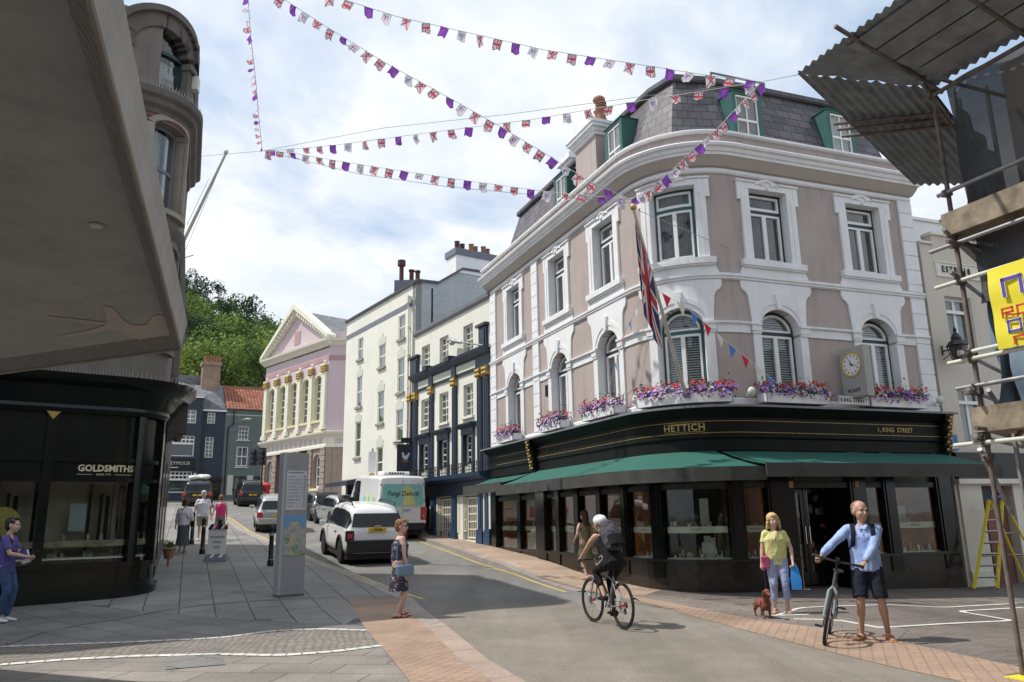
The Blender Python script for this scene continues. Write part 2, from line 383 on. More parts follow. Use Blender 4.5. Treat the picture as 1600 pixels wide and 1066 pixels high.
MAT['slab_brown']=brickm('slab_brown',(.225,.205,.188),(.275,.25,.225),(.12,.11,.10),.95,.55,.012,rot=R(8),bump=.35,var=.22,nscale=.9,rough=.8,warp=.05,gum=1)
MAT['setts']=brickm('setts',(.21,.195,.18),(.29,.255,.22),(.125,.115,.105),.125,.105,.012,rot=R(20),bump=.9,var=.18,nscale=2,warp=.35,gum=1)
MAT['setts_brown']=brickm('setts_brown',(.16,.14,.13),(.23,.195,.175),(.10,.09,.085),.22,.085,.008,rot=R(-4),bump=.6,var=.2,nscale=1.2,warp=.06,gum=1)
MAT['flag_grey']=brickm('flag_grey',(.18,.17,.16),(.23,.21,.195),(.11,.105,.10),.6,.4,.01,rot=R(22.7),bump=.35,var=.2,nscale=.8)
MAT['paver_buff']=brickm('paver_buff',(.47,.365,.285),(.41,.30,.23),(.30,.22,.165),.6,.45,.008,rot=R(22.7),bump=.25,var=.16,nscale=.7,gum=1)
MAT['paver_tan']=brickm('paver_tan',(.235,.205,.18),(.19,.165,.15),(.12,.10,.09),.42,.28,.008,rot=R(22.7),bump=.3,var=.2,nscale=.7,gum=1)
MAT['tactile']=brickm('tactile',(.38,.27,.20),(.34,.24,.18),(.28,.195,.15),.133,.133,.009,rot=R(22.7),bump=.8,var=.14,nscale=1.5,off=0,dirt=.15,gum=1)
MAT['kerb_stone']=brickm('kerb_stone',(.30,.27,.25),(.36,.30,.27),(.13,.12,.11),9.,.9,.012,rot=R(22.7+90),bump=.3,var=.2,rough=.8)
MAT['line_white']=pm('line_white',(.62,.62,.58),.7,var=.2,scale=7)
MAT['line_yellow']=pm('line_yellow',(.50,.36,.10),.7,var=.25,scale=5)
MAT['white_sett']=brickm('white_sett',(.66,.65,.62),(.56,.55,.52),(.25,.24,.23),.19,5,.012,rot=0,bump=.4,var=.15)
def sheet(name,pts,mat,off,zf=hg,maxe=.7,uvrot=0,kind='structure',skirt=0,objs=None):
    bm=bmesh.new();vs=[bm.verts.new((p[0],p[1],0)) for p in pts];bm.faces.new(vs)
    bmesh.ops.triangulate(bm,faces=bm.faces)
    # grid bisect for even facets
    xs=[p[0] for p in pts];ys=[p[1] for p in pts]
    for ax,a,b in ((0,min(xs),max(xs)),(1,min(ys),max(ys))):
        k=math.ceil(a/maxe)*maxe
        while k<b:
            co=[0,0,0];no=[0,0,0];co[ax]=k;no[ax]=1
            bmesh.ops.bisect_plane(bm,geom=bm.verts[:]+bm.edges[:]+bm.faces[:],plane_co=co,plane_no=no,dist=1e-5);k+=maxe
    bmesh.ops.dissolve_degenerate(bm,edges=bm.edges,dist=1e-4)
    if skirt:
        be=[e for e in bm.edges if len(e.link_faces)==1]
        r=bmesh.ops.extrude_edge_only(bm,edges=be)
        low=set(v for v in r['geom'] if isinstance(v,bmesh.types.BMVert))
    else:low=set()
    ul=bm.loops.layers.uv.new('UVMap')
    for v in bm.verts:
        v.co.z=zf(v.co.x,v.co.y)+off-(skirt if v in low else 0)
    for f in bm.faces:
        if f.normal.z<0 and abs(f.normal.z)>.2:f.normal_flip()
        for l in f.loops:l[ul].uv=(l.vert.co.x,l.vert.co.y+(l.vert.co.z*1.5 if l.vert in low else 0))
    me=bpy.data.meshes.new(name);bm.to_mesh(me);bm.free();o=bpy.data.objects.new(name,me);COL.objects.link(o);me.materials.append(mat)
    if kind:o['kind']=kind
    return o
def G2(px,py):
    p=atG(px,py);return (p.x,p.y)
def st(s,t):    # street frame: s along the street (away), t to its right
    return (s*math.sin(SA)+t*math.cos(SA),s*math.cos(SA)-t*math.sin(SA))
def T(x,y):return x*math.cos(SA)-y*math.sin(SA)
# base ground to the horizon
m=MB();xs=[-900,-500,-250,-120]+[i for i in range(-80,81,2)]+[120,250,500,900];ys=[-300,-100,-30]+[i for i in range(-20,121,2)]+[160,300,600,1500]
vs=[(x,y,hg(x,y)-.03-(0 if abs(x)<90 and y<122 else .3)) for y in ys for x in xs];n=len(xs)
m.add(vs,[(j*n+i,j*n+i+1,(j+1)*n+i+1,(j+1)*n+i) for j in range(len(ys)-1) for i in range(n-1)])
g=m.build('ground',MAT['slab_brown']);g['kind']='structure'
def line_pts(pxs):return [G2(*p) for p in pxs]
# road edges measured on the photograph, converted to ground points
Lk=line_pts([(820,1066),(760,1030),(700,980),(645,938),(560,906),(480,876),(420,849),(380,830)])
Lk=[(0.6,5.2)]+Lk+[st(45,T(*Lk[-1])-.3),st(60,T(*Lk[-1])-1.5),st(78,T(*Lk[-1])-3)]
Rk=line_pts([(1500,1066),(1400,1045),(1290,1018),(1180,990),(1080,963),(1000,940),(950,928),(900,925),(820,898),(760,880),(700,858),(650,841)])
Rk=[(4.2,5.2)]+Rk+[st(44,T(*Rk[-1])),st(60,T(*Rk[-1])+1),st(78,T(*Rk[-1])-3)]
road=sheet('road',Lk+Rk[::-1],MAT['asphalt'],.005)
# kerb height: full along the street, flush at the crossing
def kh(x,y):
    s=S(x,y);k=min(1,max(0,(s-19.5)/1.5)) if T(x,y)>5 else min(1,max(0,(s-15.0)/3));return .09*k
def zk(x,y):return hg(x,y)+kh(x,y)
# left pavement
far=st(78,-20)
LkL=Lk[4:]
def offs(pl,d):
    P_=Path(pl);return [(p[0]+n[0]*d,p[1]+n[1]*d) for p,n in zip(pl,P_.vn)]
kin=offs(Lk,-.28)
sheet('kerb_left',Lk[3:]+kin[3:][::-1],MAT['kerb_stone'],.012,zk,skirt=.12)
kinR=offs(Rk,.25)
i0=8
sheet('kerb_right',Rk[i0:]+kinR[i0:][::-1],MAT['kerb_stone'],.012,zk,skirt=.12)
slabA=[kin[3]]+[(p[0],p[1]) for p in kin[4:]]+[(-34,66),(-26,40),(-14,20),G2(545,880) if 0 else (-13,18.0)]
sheet('pavement_left',[kin[3]]+kin[4:-1]+[(-36,66),(-30,50),(-16,17.0),(-10.6,16.3),G2(545,936)],MAT['slab_long'],.004,zk)
# left plaza zones
A=[(0,1010),(60,990),(120,978),(175,971),(240,960),(306,951),(400,944),(525,937)]
B=[(0,1012),(100,1008),(197,1004.6),(300,1000),(350,997),(415,988),(460,985),(503,984),(573,986)]
C=[(0,1040),(100,1032),(210,1026.5),(350,1023.5),(437,1025.6),(525,1019),(595,1010)]
def zl(x,y):return hg(x,y)
Ag=[G2(*p) for p in A];Bg=[G2(*p) for p in B];Cg=[G2(*p) for p in C]
tL=[G2(*p) for p in [(545,940),(573,986),(595,1010),(640,1066)]];tLe=(-.95,5.2)
sheet('plaza_slabs_dark',[(-16,11.5)]+Ag[:]+[tL[0]]+[(-9.5,17.4),(-16,17.3)] if 0 else [(-18,10.8)]+Bg[:1]+Bg[1:]+[tL[0],(-6,19.4),(-10,18.5),(-18,17.4)],MAT['slab_dark'],.002,zk)
sheet('plaza_setts',[(-18,9.0)]+Cg+Bg[::-1]+[(-18,10.8)],MAT['setts'],.006)
sheet('plaza_slabs_brown',[(-18,3)]+[tLe,tL[3],tL[2]]+Cg[::-1]+[(-18,9.0)],MAT['slab_brown'],.004)
def ribbon(name,pts,w,mat,off,zf=zk,along=True):
    P_=Path(pts);n=0;m=MB();L=P_.len;k=max(2,int(L/.25));vs=[];uv=[]
    for i in range(k+1):
        s=L*i/k
        for d in (-w/2,w/2):
            x,y=P_.at(s,d);vs.append((x,y,zf(x,y)+off))
    m.add(vs,[(2*i,2*i+1,2*i+3,2*i+2) for i in range(k)])
    o=m.build(name,mat,uv=False,fix=False);me=o.data;u=me.uv_layers.new(name='UVMap')
    for lp in me.loops:
        vi=lp.vertex_index;u.data[lp.index].uv=(L*(vi//2)/k,(vi%2)*w+.3)
    o['kind']='structure';return o
ribbon('paving_band',Ag[0:],.11,MAT['flag_grey'],.010)
ribbon('white_sett_line',Bg,.13,MAT['white_sett'],.012)
ribbon('white_sett_line',Cg,.15,MAT['white_sett'],.012)
# tactile crossing strip, left, with its pale edge
kt=[G2(*p) for p in [(645,938),(700,980)]]
edge=offs(Lk,-.32)
sheet('tactile_paving_left',[tL[0],tL[1],tL[2],tL[3],tLe]+[edge[0],edge[1],edge[2],edge[3],edge[4]],MAT['tactile'],.009,zk)
MAT['edge_pink']=brickm('edge_pink',(.38,.29,.24),(.33,.26,.22),(.2,.16,.14),.9,2,.012,rot=R(60),bump=.25,var=.15)
sheet('crossing_edge_left',edge[:5]+Lk[:5][::-1],MAT['edge_pink'],.010,lambda x,y:hg(x,y))
# right footway and plaza
HW=[(3.697-.3827*12,16.907+.9239*12),(3.697,16.907),(3.697+.9397*30,16.907+.342*30)]
foot=Rk[8:]
sheet('pavement_right',[ (kinR[i][0],kinR[i][1]) for i in range(8,len(kinR))]+[st(70,14),st(40,9.5),(0,30),(3.9,19.8),G2(1035,922),G2(985,936)],MAT['paver_buff'],.004,zk)
def RG(l):return [G2(*p) for p in l]
topT=RG([(985,930),(1050,943),(1100,953),(1180,969),(1290,984),(1400,1002),(1600,1045)])
sheet('tactile_paving_right',topT+[(6.5,7.0),(4.9,5.2),(4.2,5.2)]+Rk[1:7],MAT['tactile'],.009)
band=RG([(1035,922),(1100,932),(1200,934),(1300,938)])
sheet('plaza_right',topT[::-1]+[(4.0,19.9),(30,29),(30,3),(6.5,7.0)] if 0 else [(3.0,19.5),(4.5,20),(34,31),(34,3),(6.5,7.0)]+topT[::-1],MAT['setts_brown'],.002,lambda x,y:hg(x,y))
sheet('pavement_grey_band',[topT[0],topT[1],topT[2],topT[3],topT[4],topT[5]]+RG([(1420,985),(1300,962),(1200,948),(1110,940),(1040,930)]),MAT['paver_tan'],.006,maxe=.5)
for pl in ([(1202,963),(1264,961)],[(1215,962),(1250,950.5),(1391,946),(1474,950),(1600,943)],[(1240,968),(1311,970),(1375,982),(1440,978),(1584,970.7),(1497,956),(1600,950)],[(1375,982),(1311,970)]):
    ribbon('white_paving_line',RG(pl),.09,MAT['line_white'],.010,hg)
# yellow lines
for pl,d in ((Lk[4:],.22),(Rk[8:],-.25)):
    q=offs(pl,d);o=ribbon('yellow_line',q,.09,MAT['line_yellow'],.010,hg)
# white road marks beyond
# drain covers / patches
for a in ([(262,1027),(345,1024),(352,1040),(258,1048)],):
    q=RG(a);sheet('access_cover',q,MAT['slab_dark'],.012,hg)

# ================= CORNER JEWELLER'S BUILDING
hc=(3.697,16.907);HP=Path(fillet((hc[0]-.3827*10.3,hc[1]+.9239*10.3),hc,(hc[0]+.9397*8,hc[1]+.342*8),1.9))
HC=HP.cuts;S0,S1=-1.35,17.15
hb=thing('corner_shop_building','taupe three storey jeweller building with rounded corner, white trim and slate mansard roof','building',(hc[0]+1,hc[1]+1.5,0))
def hbuild(m,name,mat,parent=hb,**k):return m.build(name,mat,parent,HP,HC,**k)
WC=[.87,4.35,7.27,9.9,12.45,15.45];hw=.575
def arch(c,zs,rise,w,n=14,rev=False):
    p=[(c-w*math.cos(PI*i/n),zs+rise*math.sin(PI*i/n)) for i in range(n+1)]
    return p[::-1] if rev else p
m=MB();holes=[]
for c in WC:holes+=[(c-hw,c+hw,4.2,6.46),(c-hw,c+hw,7.62,9.52)]
wall_with_holes(m,S0,S1,3.9,10.6,-.3,0,holes)
for c in WC:
    m.prism([(c-hw,6.46)]+arch(c,5.93,.5,hw)[0:8][::1]+[(c,6.46)],-.3,0)
    m.prism([(c,6.46)]+arch(c,5.93,.5,hw)[7:]+[(c+hw,6.46)],-.3,0)
# return walls at both ends
m.box(S0,S0+.3,-5,-.3,0,10.9);m.box(S1-.3,S1,-6,-.3,0,10.9)
hbuild(m,'wall',MAT['taupe_render'])
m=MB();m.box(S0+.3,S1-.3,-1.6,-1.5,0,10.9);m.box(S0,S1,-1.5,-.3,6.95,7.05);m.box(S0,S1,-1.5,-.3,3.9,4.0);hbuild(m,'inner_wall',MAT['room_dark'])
# mouldings swept round the building
def prof(z,l):return [(d,z+h) for d,h in l]
m=MB();m.sweep([(.1,10.17),(.30,10.17),(.31,10.23),(.345,10.25),(.36,10.29),(.37,10.33),(.43,10.36),(.45,10.42),(.43,10.45),(.1,10.47)],S0-.25,S1+.15)
hbuild(m,'cornice',MAT['white_paint'],smooth=30)
m=MB();m.sweep([(-.28,9.99),(.04,9.99),(.08,10.02),(.17,10.08),(.27,10.172),(-.28,10.172)],S0-.22,S1+.12);hbuild(m,'cove',pm('cove_stone',(.50,.46,.42),.8,var=.05),smooth=30)
m=MB();m.sweep([(-.28,10.468),(.27,10.468),(.27,10.71),(-.28,10.71)],S0-.15,S1+.08);hbuild(m,'parapet',MAT['taupe_render'])
m=MB();m.sweep([(-.32,10.712),(.29,10.712),(.35,10.74),(.35,10.79),(.31,10.82),(-.32,10.84)],S0-.2,S1+.12);hbuild(m,'parapet_coping',MAT['white_paint'])
m=MB();m.sweep([(-.1,9.80),(.03,9.80),(.06,9.84),(.06,9.90),(.02,9.94),(-.1,9.94)],S0,S1);m.sweep([(-.1,7.08),(.03,7.08),(.07,7.11),(.055,7.14),(.09,7.17),(.09,7.22),(.03,7.25),(-.1,7.25)],S0-.04,S1+.04)
hbuild(m,'string_course',MAT['white_paint'],smooth=30)
edges=[S0]+[v for c in WC for v in (c-hw-.27,c+hw+.27)]+[S1]
m=MB()
for a,b in zip(edges[::2],edges[1::2]):
    if b-a>.1:m.sweep([(-.1,5.80),(.03,5.80),(.03,5.98),(.09,6.02),(.09,6.06),(-.1,6.07)],a,b)
m.sweep([(-.1,4.02),(.05,4.02),(.05,4.22),(.02,4.25),(-.1,4.25)],S0,S1)
hbuild(m,'impost_band',MAT['white_paint'])
# quoin strips with V joints
for a,b in ((S0,-.80),(2.47,2.93),(16.69,S1)):
    m=MB();z=4.25
    while z<9.78:
        z2=min(z+.40,9.79)
        if not(z<7.26 and z2>7.07):m.box(a,b,-.05,.055,z+.012,z2-.012)
        elif z<7.07:m.box(a,b,-.05,.055,z+.012,7.075)
        if z<7.26<z2 and z2-7.26>.05:m.box(a,b,-.05,.055,7.255,z2-.012)
        z=z2
    m.box(a+.006,b-.006,-.05,.035,4.25,9.795)
    hbuild(m,'quoins',MAT['white_paint'])
hcol=[]
for i,c in enumerate(WC):
    # surrounds, lower
    m=MB();e=.012
    for sg in(-1,1):
        a=c+sg*(hw-e);b=c+sg*(hw+.21);x0,x1=min(a,b),max(a,b)
        m.box(x0,x1,-.295,.045,4.20,5.80)
        m.box(x0-(.02 if sg<0 else -.02)-.02*0,x1+(.03 if sg>0 else 0),-.29,.07,5.80,5.86)
        m.box(min(c+sg*(hw-e),c+sg*(hw+.25)),max(c+sg*(hw-e),c+sg*(hw+.25)),-.29,.085,5.86,6.0)
        m.box(min(c+sg*(hw-e*2),c+sg*(hw+.29)),max(c+sg*(hw-e*2),c+sg*(hw+.29)),-.29,.11,6.0,6.06)
    inn=arch(c,5.94,.49,hw-e,20)
    def side(sg):
        pts=[(c+sg*(hw-e),6.06)]
        ar=[p for p in arch(c,5.94,.49,hw-e,24) if (p[0]-c)*sg>=-1e-6 and p[1]>6.06]
        ar=sorted(ar,key=lambda p:p[1]);pts+=ar
        pts+=[(c,7.075)] if sg>0 else [(c,7.075)]
        outl=[(1.03,7.075),(1.03,6.95),(.99,6.86),(.90,6.80),(.84,6.70),(.82,6.5),(.80,6.3),(.78,6.06)]
        pts+=[(c+sg*x,z) for x,z in outl];return pts
    for sg in(-1,1):m.prism(side(sg),-.29,.045)
    # raised archivolt + keystone
    for k in range(16):
        t0,t1=PI*k/16,PI*(k+1)/16
        q=lambda t,r:(c-(hw+r)*math.cos(t),6.02+(.49+r)*math.sin(t))
        m.prism([q(t0,.05),q(t1,.05),q(t1,.17),q(t0,.17)],.04,.062)
    m.prism([(c-.05,6.42),(c+.05,6.42),(c+.10,6.80),(c-.10,6.80)],.04,.11)
    # surrounds, upper
    apr=[(1.00,7.245),(.97,7.33),(.93,7.40),(.91,7.47)]
    m.prism([(c-x,z) for x,z in apr]+[(c+x,z) for x,z in apr[::-1]],-.05,.045)
    m.box(c-.93,c+.93,-.29,.13,7.47,7.62);m.box(c-.90,c+.90,-.05,.10,7.43,7.47)
    for sg in(-1,1):
        x=sorted((c+sg*(hw-e),c+sg*(hw+.24)));m.box(x[0],x[1],-.29,.05,7.62,9.5)
        x=sorted((c+sg*(hw+.10),c+sg*(hw+.235)));m.box(x[0],x[1],.045,.065,7.62,9.3)
        x=sorted((c+sg*(hw+.2),c+sg*(hw+.335)));m.box(x[0],x[1],-.05,.06,9.18,9.66)
    m.prism([(c-.83,9.5),(c+.83,9.5),(c+.83,9.66),(c+.36,9.66),(c+.30,9.72),(c+.18,9.76),(c,9.80),(c-.18,9.76),(c-.30,9.72),(c-.36,9.66),(c-.83,9.66)],-.29,.052)
    m.box(c-.93,c-.34,-.05,.09,9.66,9.70);m.box(c+.34,c+.93,-.05,.09,9.66,9.70)
    # cartouche
    for k in range(9):
        a=PI*k/8;m.ball((c+.13*math.cos(a),.06,9.64+.10*math.sin(a)),(.035,.03,.035),8,6)
    m.ball((c,.05,9.60),(.07,.045,.09),8,6)
    for sg in(-1,1):m.tube([(c+sg*.14,.06,9.62),(c+sg*.24,.07,9.66),(c+sg*.33,.06,9.62)],.022,6)
    hbuild(m,'window_surround',MAT['white_paint'])
    # windows
    for z0,zt,z1,ar in ((4.22,5.88,6.44,1),(7.63,9.0,9.5,0)):
        fr=MB();d0,d1=-.28,-.21;fo=.07
        fr.box(c-hw+.02,c-hw+.02+fo,d0,d1,z0,z1 if not ar else 5.95);fr.box(c+hw-.02-fo,c+hw-.02,d0,d1,z0,z1 if not ar else 5.95)
        fr.box(c-hw+.05,c+hw-.05,d0,d1+.02,zt-.05,zt+.04);fr.box(c-hw+.05,c+hw-.05,d0,d1+.03,z0,z0+.07)
        if ar:
            for k in range(14):
                t0,t1=PI*k/14,PI*(k+1)/14;q=lambda t,r:(c-(hw-.02-r)*math.cos(t),5.93+(.49-r)*math.sin(t))
                fr.prism([q(t0,0),q(t1,0),q(t1,fo),q(t0,fo)],d0,d1)
        else:fr.box(c-hw+.05,c+hw-.05,d0,d1,z1-fo,z1)
        w=hbuild(fr,'window',MAT['navy_frame'] if i!=3 else MAT['teal_paint'])
        sh=MB();d0,d1=-.265,-.19;f=.055;xl,xr=c-hw+.09,c+hw-.09
        def fra(a,b,za,zb):
            sh.box(a,a+f,d0,d1,za,zb);sh.box(b-f,b,d0,d1,za,zb);sh.box(a+f,b-f,d0,d1,za,za+f*1.3);sh.box(a+f,b-f,d0,d1,zb-f,zb)
        fra(xl,c+.012,z0+.07,zt-.05);fra(c-.012+.024,xr,z0+.07,zt-.05)
        if ar:
            sh.box(xl,xr,d0,d1,zt+.04,zt+.09)
            for k in range(12):
                t0,t1=PI*k/12,PI*(k+1)/12;q=lambda t,r:(c-(hw-.09-r)*math.cos(t),5.93+(.42-r)*math.sin(t))
                sh.prism([q(t0,0),q(t1,0),q(t1,f),q(t0,f)],d0,d1)
        else:fra(xl,xr,zt+.04,z1-fo)
        hbuild(sh,'sash',MAT['white_gloss'],w)
        g=MB()
        if ar:g.prism([(xl,z0+.07)]+arch(c,5.93,.42,hw-.09,12)+[(xr,z0+.07)],-.24,-.235)
        else:g.box(xl,xr,-.24,-.235,z0+.07,z1-fo)
        hbuild(g,'pane',MAT['glass_dark'],w)
        b=MB()
        if ar:
            if i>=1:
                z=z0+.05
                while z<z1-.03:
                    ww=hw-.03 if z<5.9 else (hw-.03)*math.sqrt(max(.02,1-((z-5.9)/.56)**2))
                    b.add([(c-ww,-.295,z),(c+ww,-.295,z),(c+ww,-.335,z+.044),(c-ww,-.335,z+.044)],[(0,1,2,3)]);z+=.06
                hbuild(b,'blind',MAT['blind'],w,fix=False)
            else:
                b.box(c-.5,c-.1,-.36,-.34,z0,z1-.3);hbuild(b,'curtain',MAT['curtain'],w)
        else:
            n=26;pts=[]
            rng=random.Random(i)
            x0,x1=((c-.52,c+.52) if i==3 else (c-.52,c-.1) if i%2 else (c+.12,c+.52))
            for k in range(n+1):
                x=x0+(x1-x0)*k/n;pts.append((x,-.42+.03*math.sin(k*1.9)+rng.uniform(-.008,.008)))
            vs=[(x,d,z0) for x,d in pts]+[(x,d,z1) for x,d in pts]
            b.add(vs,[(k,k+1,n+2+k,n+1+k) for k in range(n)]);hbuild(b,'curtain',MAT['curtain'],w,fix=False,smooth=60)
# air vent
v=MB();v.box(3.28,3.5,0,.02,5.28,5.62)
for k in range(6):v.box(3.30,3.48,.02,.03,5.31+k*.05,5.335+k*.05)
hbuild(v,'air_vent',MAT['shop_black'])
# mansard: faceted slate faces, ridge line, flashing
base_s=[S0,2.0,6.3,8.2,9.9,11.9,S1];MP=Path([HP.at(s,-.42) for s in base_s]);
def mpt(i,top):
    return MP
ms=[];bpts=[HP.at(s,-.42) for s in base_s];tpts=[HP.at(s,-1.25) for s in base_s]
m=MB();u=0
for i in range(len(base_s)-1):
    a,b,c_,d_=bpts[i],bpts[i+1],tpts[i+1],tpts[i]
    m.add([(a[0],a[1],10.75),(b[0],b[1],10.75),(c_[0],c_[1],13.15),(d_[0],d_[1],13.15)],[(0,1,2,3)])
mz=m.build('mansard_roof',MAT['slate'],hb,uv=False,fix=False)
me=mz.data;ul=me.uv_layers.new(name='UVMap');acc=0
for p in me.polygons:
    L=math.dist(bpts[p.index],bpts[p.index+1]);
    for li,uvv in zip(p.loop_indices,((acc,0),(acc+L,0),(acc+L-.1,2.45),(acc+.1,2.45))):ul.data[li].uv=uvv
    acc+=L
m=MB();TP=Path(tpts);m.sweep([(-.3,13.10),(.10,13.10),(.14,13.14),(.14,13.26),(.05,13.30),(-.3,13.32)],0,TP.len);m.build('roof_edge',MAT['slate_dark'],hb,TP,TP.cuts)
m=MB();m.add([(p[0],p[1],13.2) for p in tpts]+[(hc[0]+6,hc[1]+9,13.4),(hc[0]-1,hc[1]+9,13.4)],[tuple(range(len(tpts)+2))]);m.build('roof_top',MAT['lead'],hb)
# roof rail
m=MB();q=[HP.at(s,-1.4) for s in (12.1,13.9)]
for a in q:m.tube([(a[0],a[1],13.25),(a[0],a[1],13.6)],.025,6)
m.tube([(q[0][0],q[0][1],13.6),(q[1][0],q[1][1],13.6)],.03,6);m.tube([(q[0][0],q[0][1],13.6),(q[0][0]+.4,q[0][1]+.9,13.6)],.025,6);m.tube([(q[1][0],q[1][1],13.6),(q[1][0]-.2,q[1][1]+.9,13.6)],.025,6)
m.build('roof_rail',MAT['lead'],hb)
# dormers
def dormer(s,z0,z1,w):
    m=MB();dm=-.48
    for sg in(-1,1):
        x=sorted((s+sg*w,s+sg*(w-.13)));m.box(x[0],x[1],-1.6,dm,z0,z1)
    m.box(s-w,s+w,-1.6,dm,z1,z1+.08);m.box(s-w-.03,s+w+.03,-1.6,dm+.03,z1+.08,z1+.10)
    o=hbuild(m,'dormer',MAT['teal_paint'])
    m=MB();m.box(s-w+.13,s-w+.16,dm-.08,dm-.02,z0,z1-.02);m.box(s+w-.16,s+w-.13,dm-.08,dm-.02,z0,z1-.02);m.box(s-.015,s+.015,dm-.08,dm-.03,z0,z1-.02)
    m.box(s-w+.13,s+w-.13,dm-.08,dm-.02,z1-.06,z1-.02);m.box(s-w+.13,s+w-.13,dm-.08,dm-.02,z0+(z1-z0)*.52,z0+(z1-z0)*.52+.05);m.box(s-w+.13,s+w-.13,dm-.08,dm-.02,z0+.2,z0+.235)
    hbuild(m,'sash',MAT['white_gloss'],o)
    m=MB();m.box(s-w+.13,s+w-.13,dm-.06,dm-.055,z0,z1);hbuild(m,'pane',MAT['glass_dark'],o)
    m=MB();m.box(s-w+.12,s+w-.12,dm-.2,dm-.15,z0,z1);hbuild(m,'curtain',MAT['net_curtain'] if s>14 else MAT['curtain'],o)
for s in (7.25,12.5,15.6,4.4-.6):dormer(s,10.9,12.45,.47)
# chimney stack through the left slope
m=MB();m.box(4.9,6.2,-1.55,-.5,10.6,12.75);hbuild(m,'chimney',MAT['taupe_render'])
ch=hb.children[-1]
m=MB();
for k,(o,z) in enumerate(((.06,12.75),(.12,12.85),(.20,12.95),(.24,13.05))):m.box(4.9-o,6.2+o,-1.55-o,-.5+o,z,z+.10)
hbuild(m,'chimney_cap',MAT['white_paint'],ch)
for s,d,h in ((5.15,-.9,.42),(5.6,-1.0,.75),(5.95,-.9,.5)):
    x,y=HP.at(s,d);m=MB().lathe([(.15,0),(.13,h*.5),(.16,h*.55),(.12,h*.6),(.14,h*.95),(.17,h),(.10,h)],(x,y,13.15),12);m.build('chimney_pot',MAT['terracotta'],ch,smooth=40)
x,y=HP.at(5.75,-1.0);m=MB()
for k in range(4):m.lathe([(.17,0),(.18,.04),(.14,.07)],(x,y,13.80+k*.09),12)
m.ball((x-.05,y,14.22),(.2,.2,.13));m.build('chimney_cowl',MAT['terracotta'],ch,smooth=40)
m=MB();m.box(2.2,3.0,-2.2,-1.3,11,13.6);m.box(2.1,3.1,-2.3,-1.2,13.6,13.8);hbuild(m,'chimney',MAT['white_paint'])
# ---- shopfront
m=MB();m.sweep([(-.2,3.05),(.16,3.05),(.16,3.30),(.20,3.34),(.20,3.78),(.28,3.86),(.36,3.92),(.42,3.99),(-.2,3.99)],S0+.1,S1-.03);hbuild(m,'fascia',MAT['fascia_black'],smooth=25)
fa=hb.children[-1]
m=MB();m.sweep([(-.2,3.992),(.47,3.992),(.47,4.04),(-.2,4.10)],S0-.05,S1+.12);hbuild(m,'fascia_ledge',MAT['white_paint'] if 0 else MAT['lead'])
m=MB();m.sweep([(.198,3.44),(.207,3.44),(.207,3.452),(.198,3.452)],S0+.9,S1-.3);m.sweep([(.198,3.70),(.207,3.70),(.207,3.712),(.198,3.712)],S0+.9,S1-.3);hbuild(m,'gold_line',MAT['gold'],fa)
m=MB();m.text('HETTICH',.215,9.88,3.575,.212,.008,sx=.92,space=1.08,off=.003);m.box(9.47,10.29,.205,.212,3.665,3.672);m.box(9.47,10.29,.205,.212,3.478,3.485);hbuild(m,'gold_lettering',MAT['gold_leaf'],fa,fix=False)
m=MB();m.text('1, KING  STREET',.155,15.42,3.575,.212,.008,sx=.95,space=1.05,off=.002);hbuild(m,'gold_lettering',MAT['gold_leaf'],fa,fix=False)
m=MB();m.text('JEWELLERS',.14,4.1,3.575,.212,.008,sx=.95,off=.001);hbuild(m,'lettering',MAT['shop_stall'],fa,fix=False)
# console brackets with gilded carving
for s in (2.80,16.98):
    m=MB();m.sweep([(.16,3.0),(.30,3.1),(.33,3.5),(.42,3.8),(.46,3.985),(.16,3.985)],s-.12,s+.12);o=hbuild(m,'bracket',MAT['shop_black'])
    m=MB()
    for k,z in enumerate((3.12,3.3,3.48,3.66,3.82)):
        for dx in(-.06,.06):m.ball((s+dx*(1-.1*k),.33+.03*k,z+.03*dx),(.045,.035,.04),8,6)
        m.ball((s,.36+.03*k,z+.07),(.04,.05,.05),8,6)
    hbuild(m,'gilding',MAT['gold'],o,smooth=60)
# stallriser, posts, transom
DOOR=(12.35,13.95)
posts=[(S0+.05,-.75),(1.02,1.28),(2.50,3.24),(3.90,4.14),(5.08,5.34),(6.38,6.60),(7.64,7.92),(8.90,9.20),(10.68,11.02),(11.62,12.35),(13.95,14.42),(14.95,15.30),(16.62,17.1)]
for a,b in posts:
    m=MB();m.box(a,b,-.12,.10,.30,3.06)
    if b-a>.26:m.box(a+.06,b-.06,.10,.125,.7,2.9)
    hbuild(m,'pilaster',MAT['shop_black'])
m=MB();m.box(S0+.05,DOOR[0],-.15,.07,-.3,.64);m.box(DOOR[1],S1-.05,-.15,.07,-.3,.64);m.box(S0+.05,DOOR[0],-.15,.12,.64,.70);m.box(DOOR[1],S1-.05,-.15,.12,.64,.70);m.box(S0+.05,DOOR[0],-.15,.09,-.3,.16);m.box(DOOR[1],S1-.05,-.15,.09,-.3,.16);hbuild(m,'stallriser',MAT['shop_stall'])
MAT['frosted']=pm('frosted',(.035,.04,.04),.4,var=.5,scale=5,bump=.3,bscale=25)
for a,b in zip([p[1] for p in posts],[p[0] for p in posts][1:]):
    m=MB();m.box(a,b,-.10,.05,2.22,2.34);m.box(a,b,-.08,-.02,2.34,3.06);hbuild(m,'top_light',MAT['frosted'])
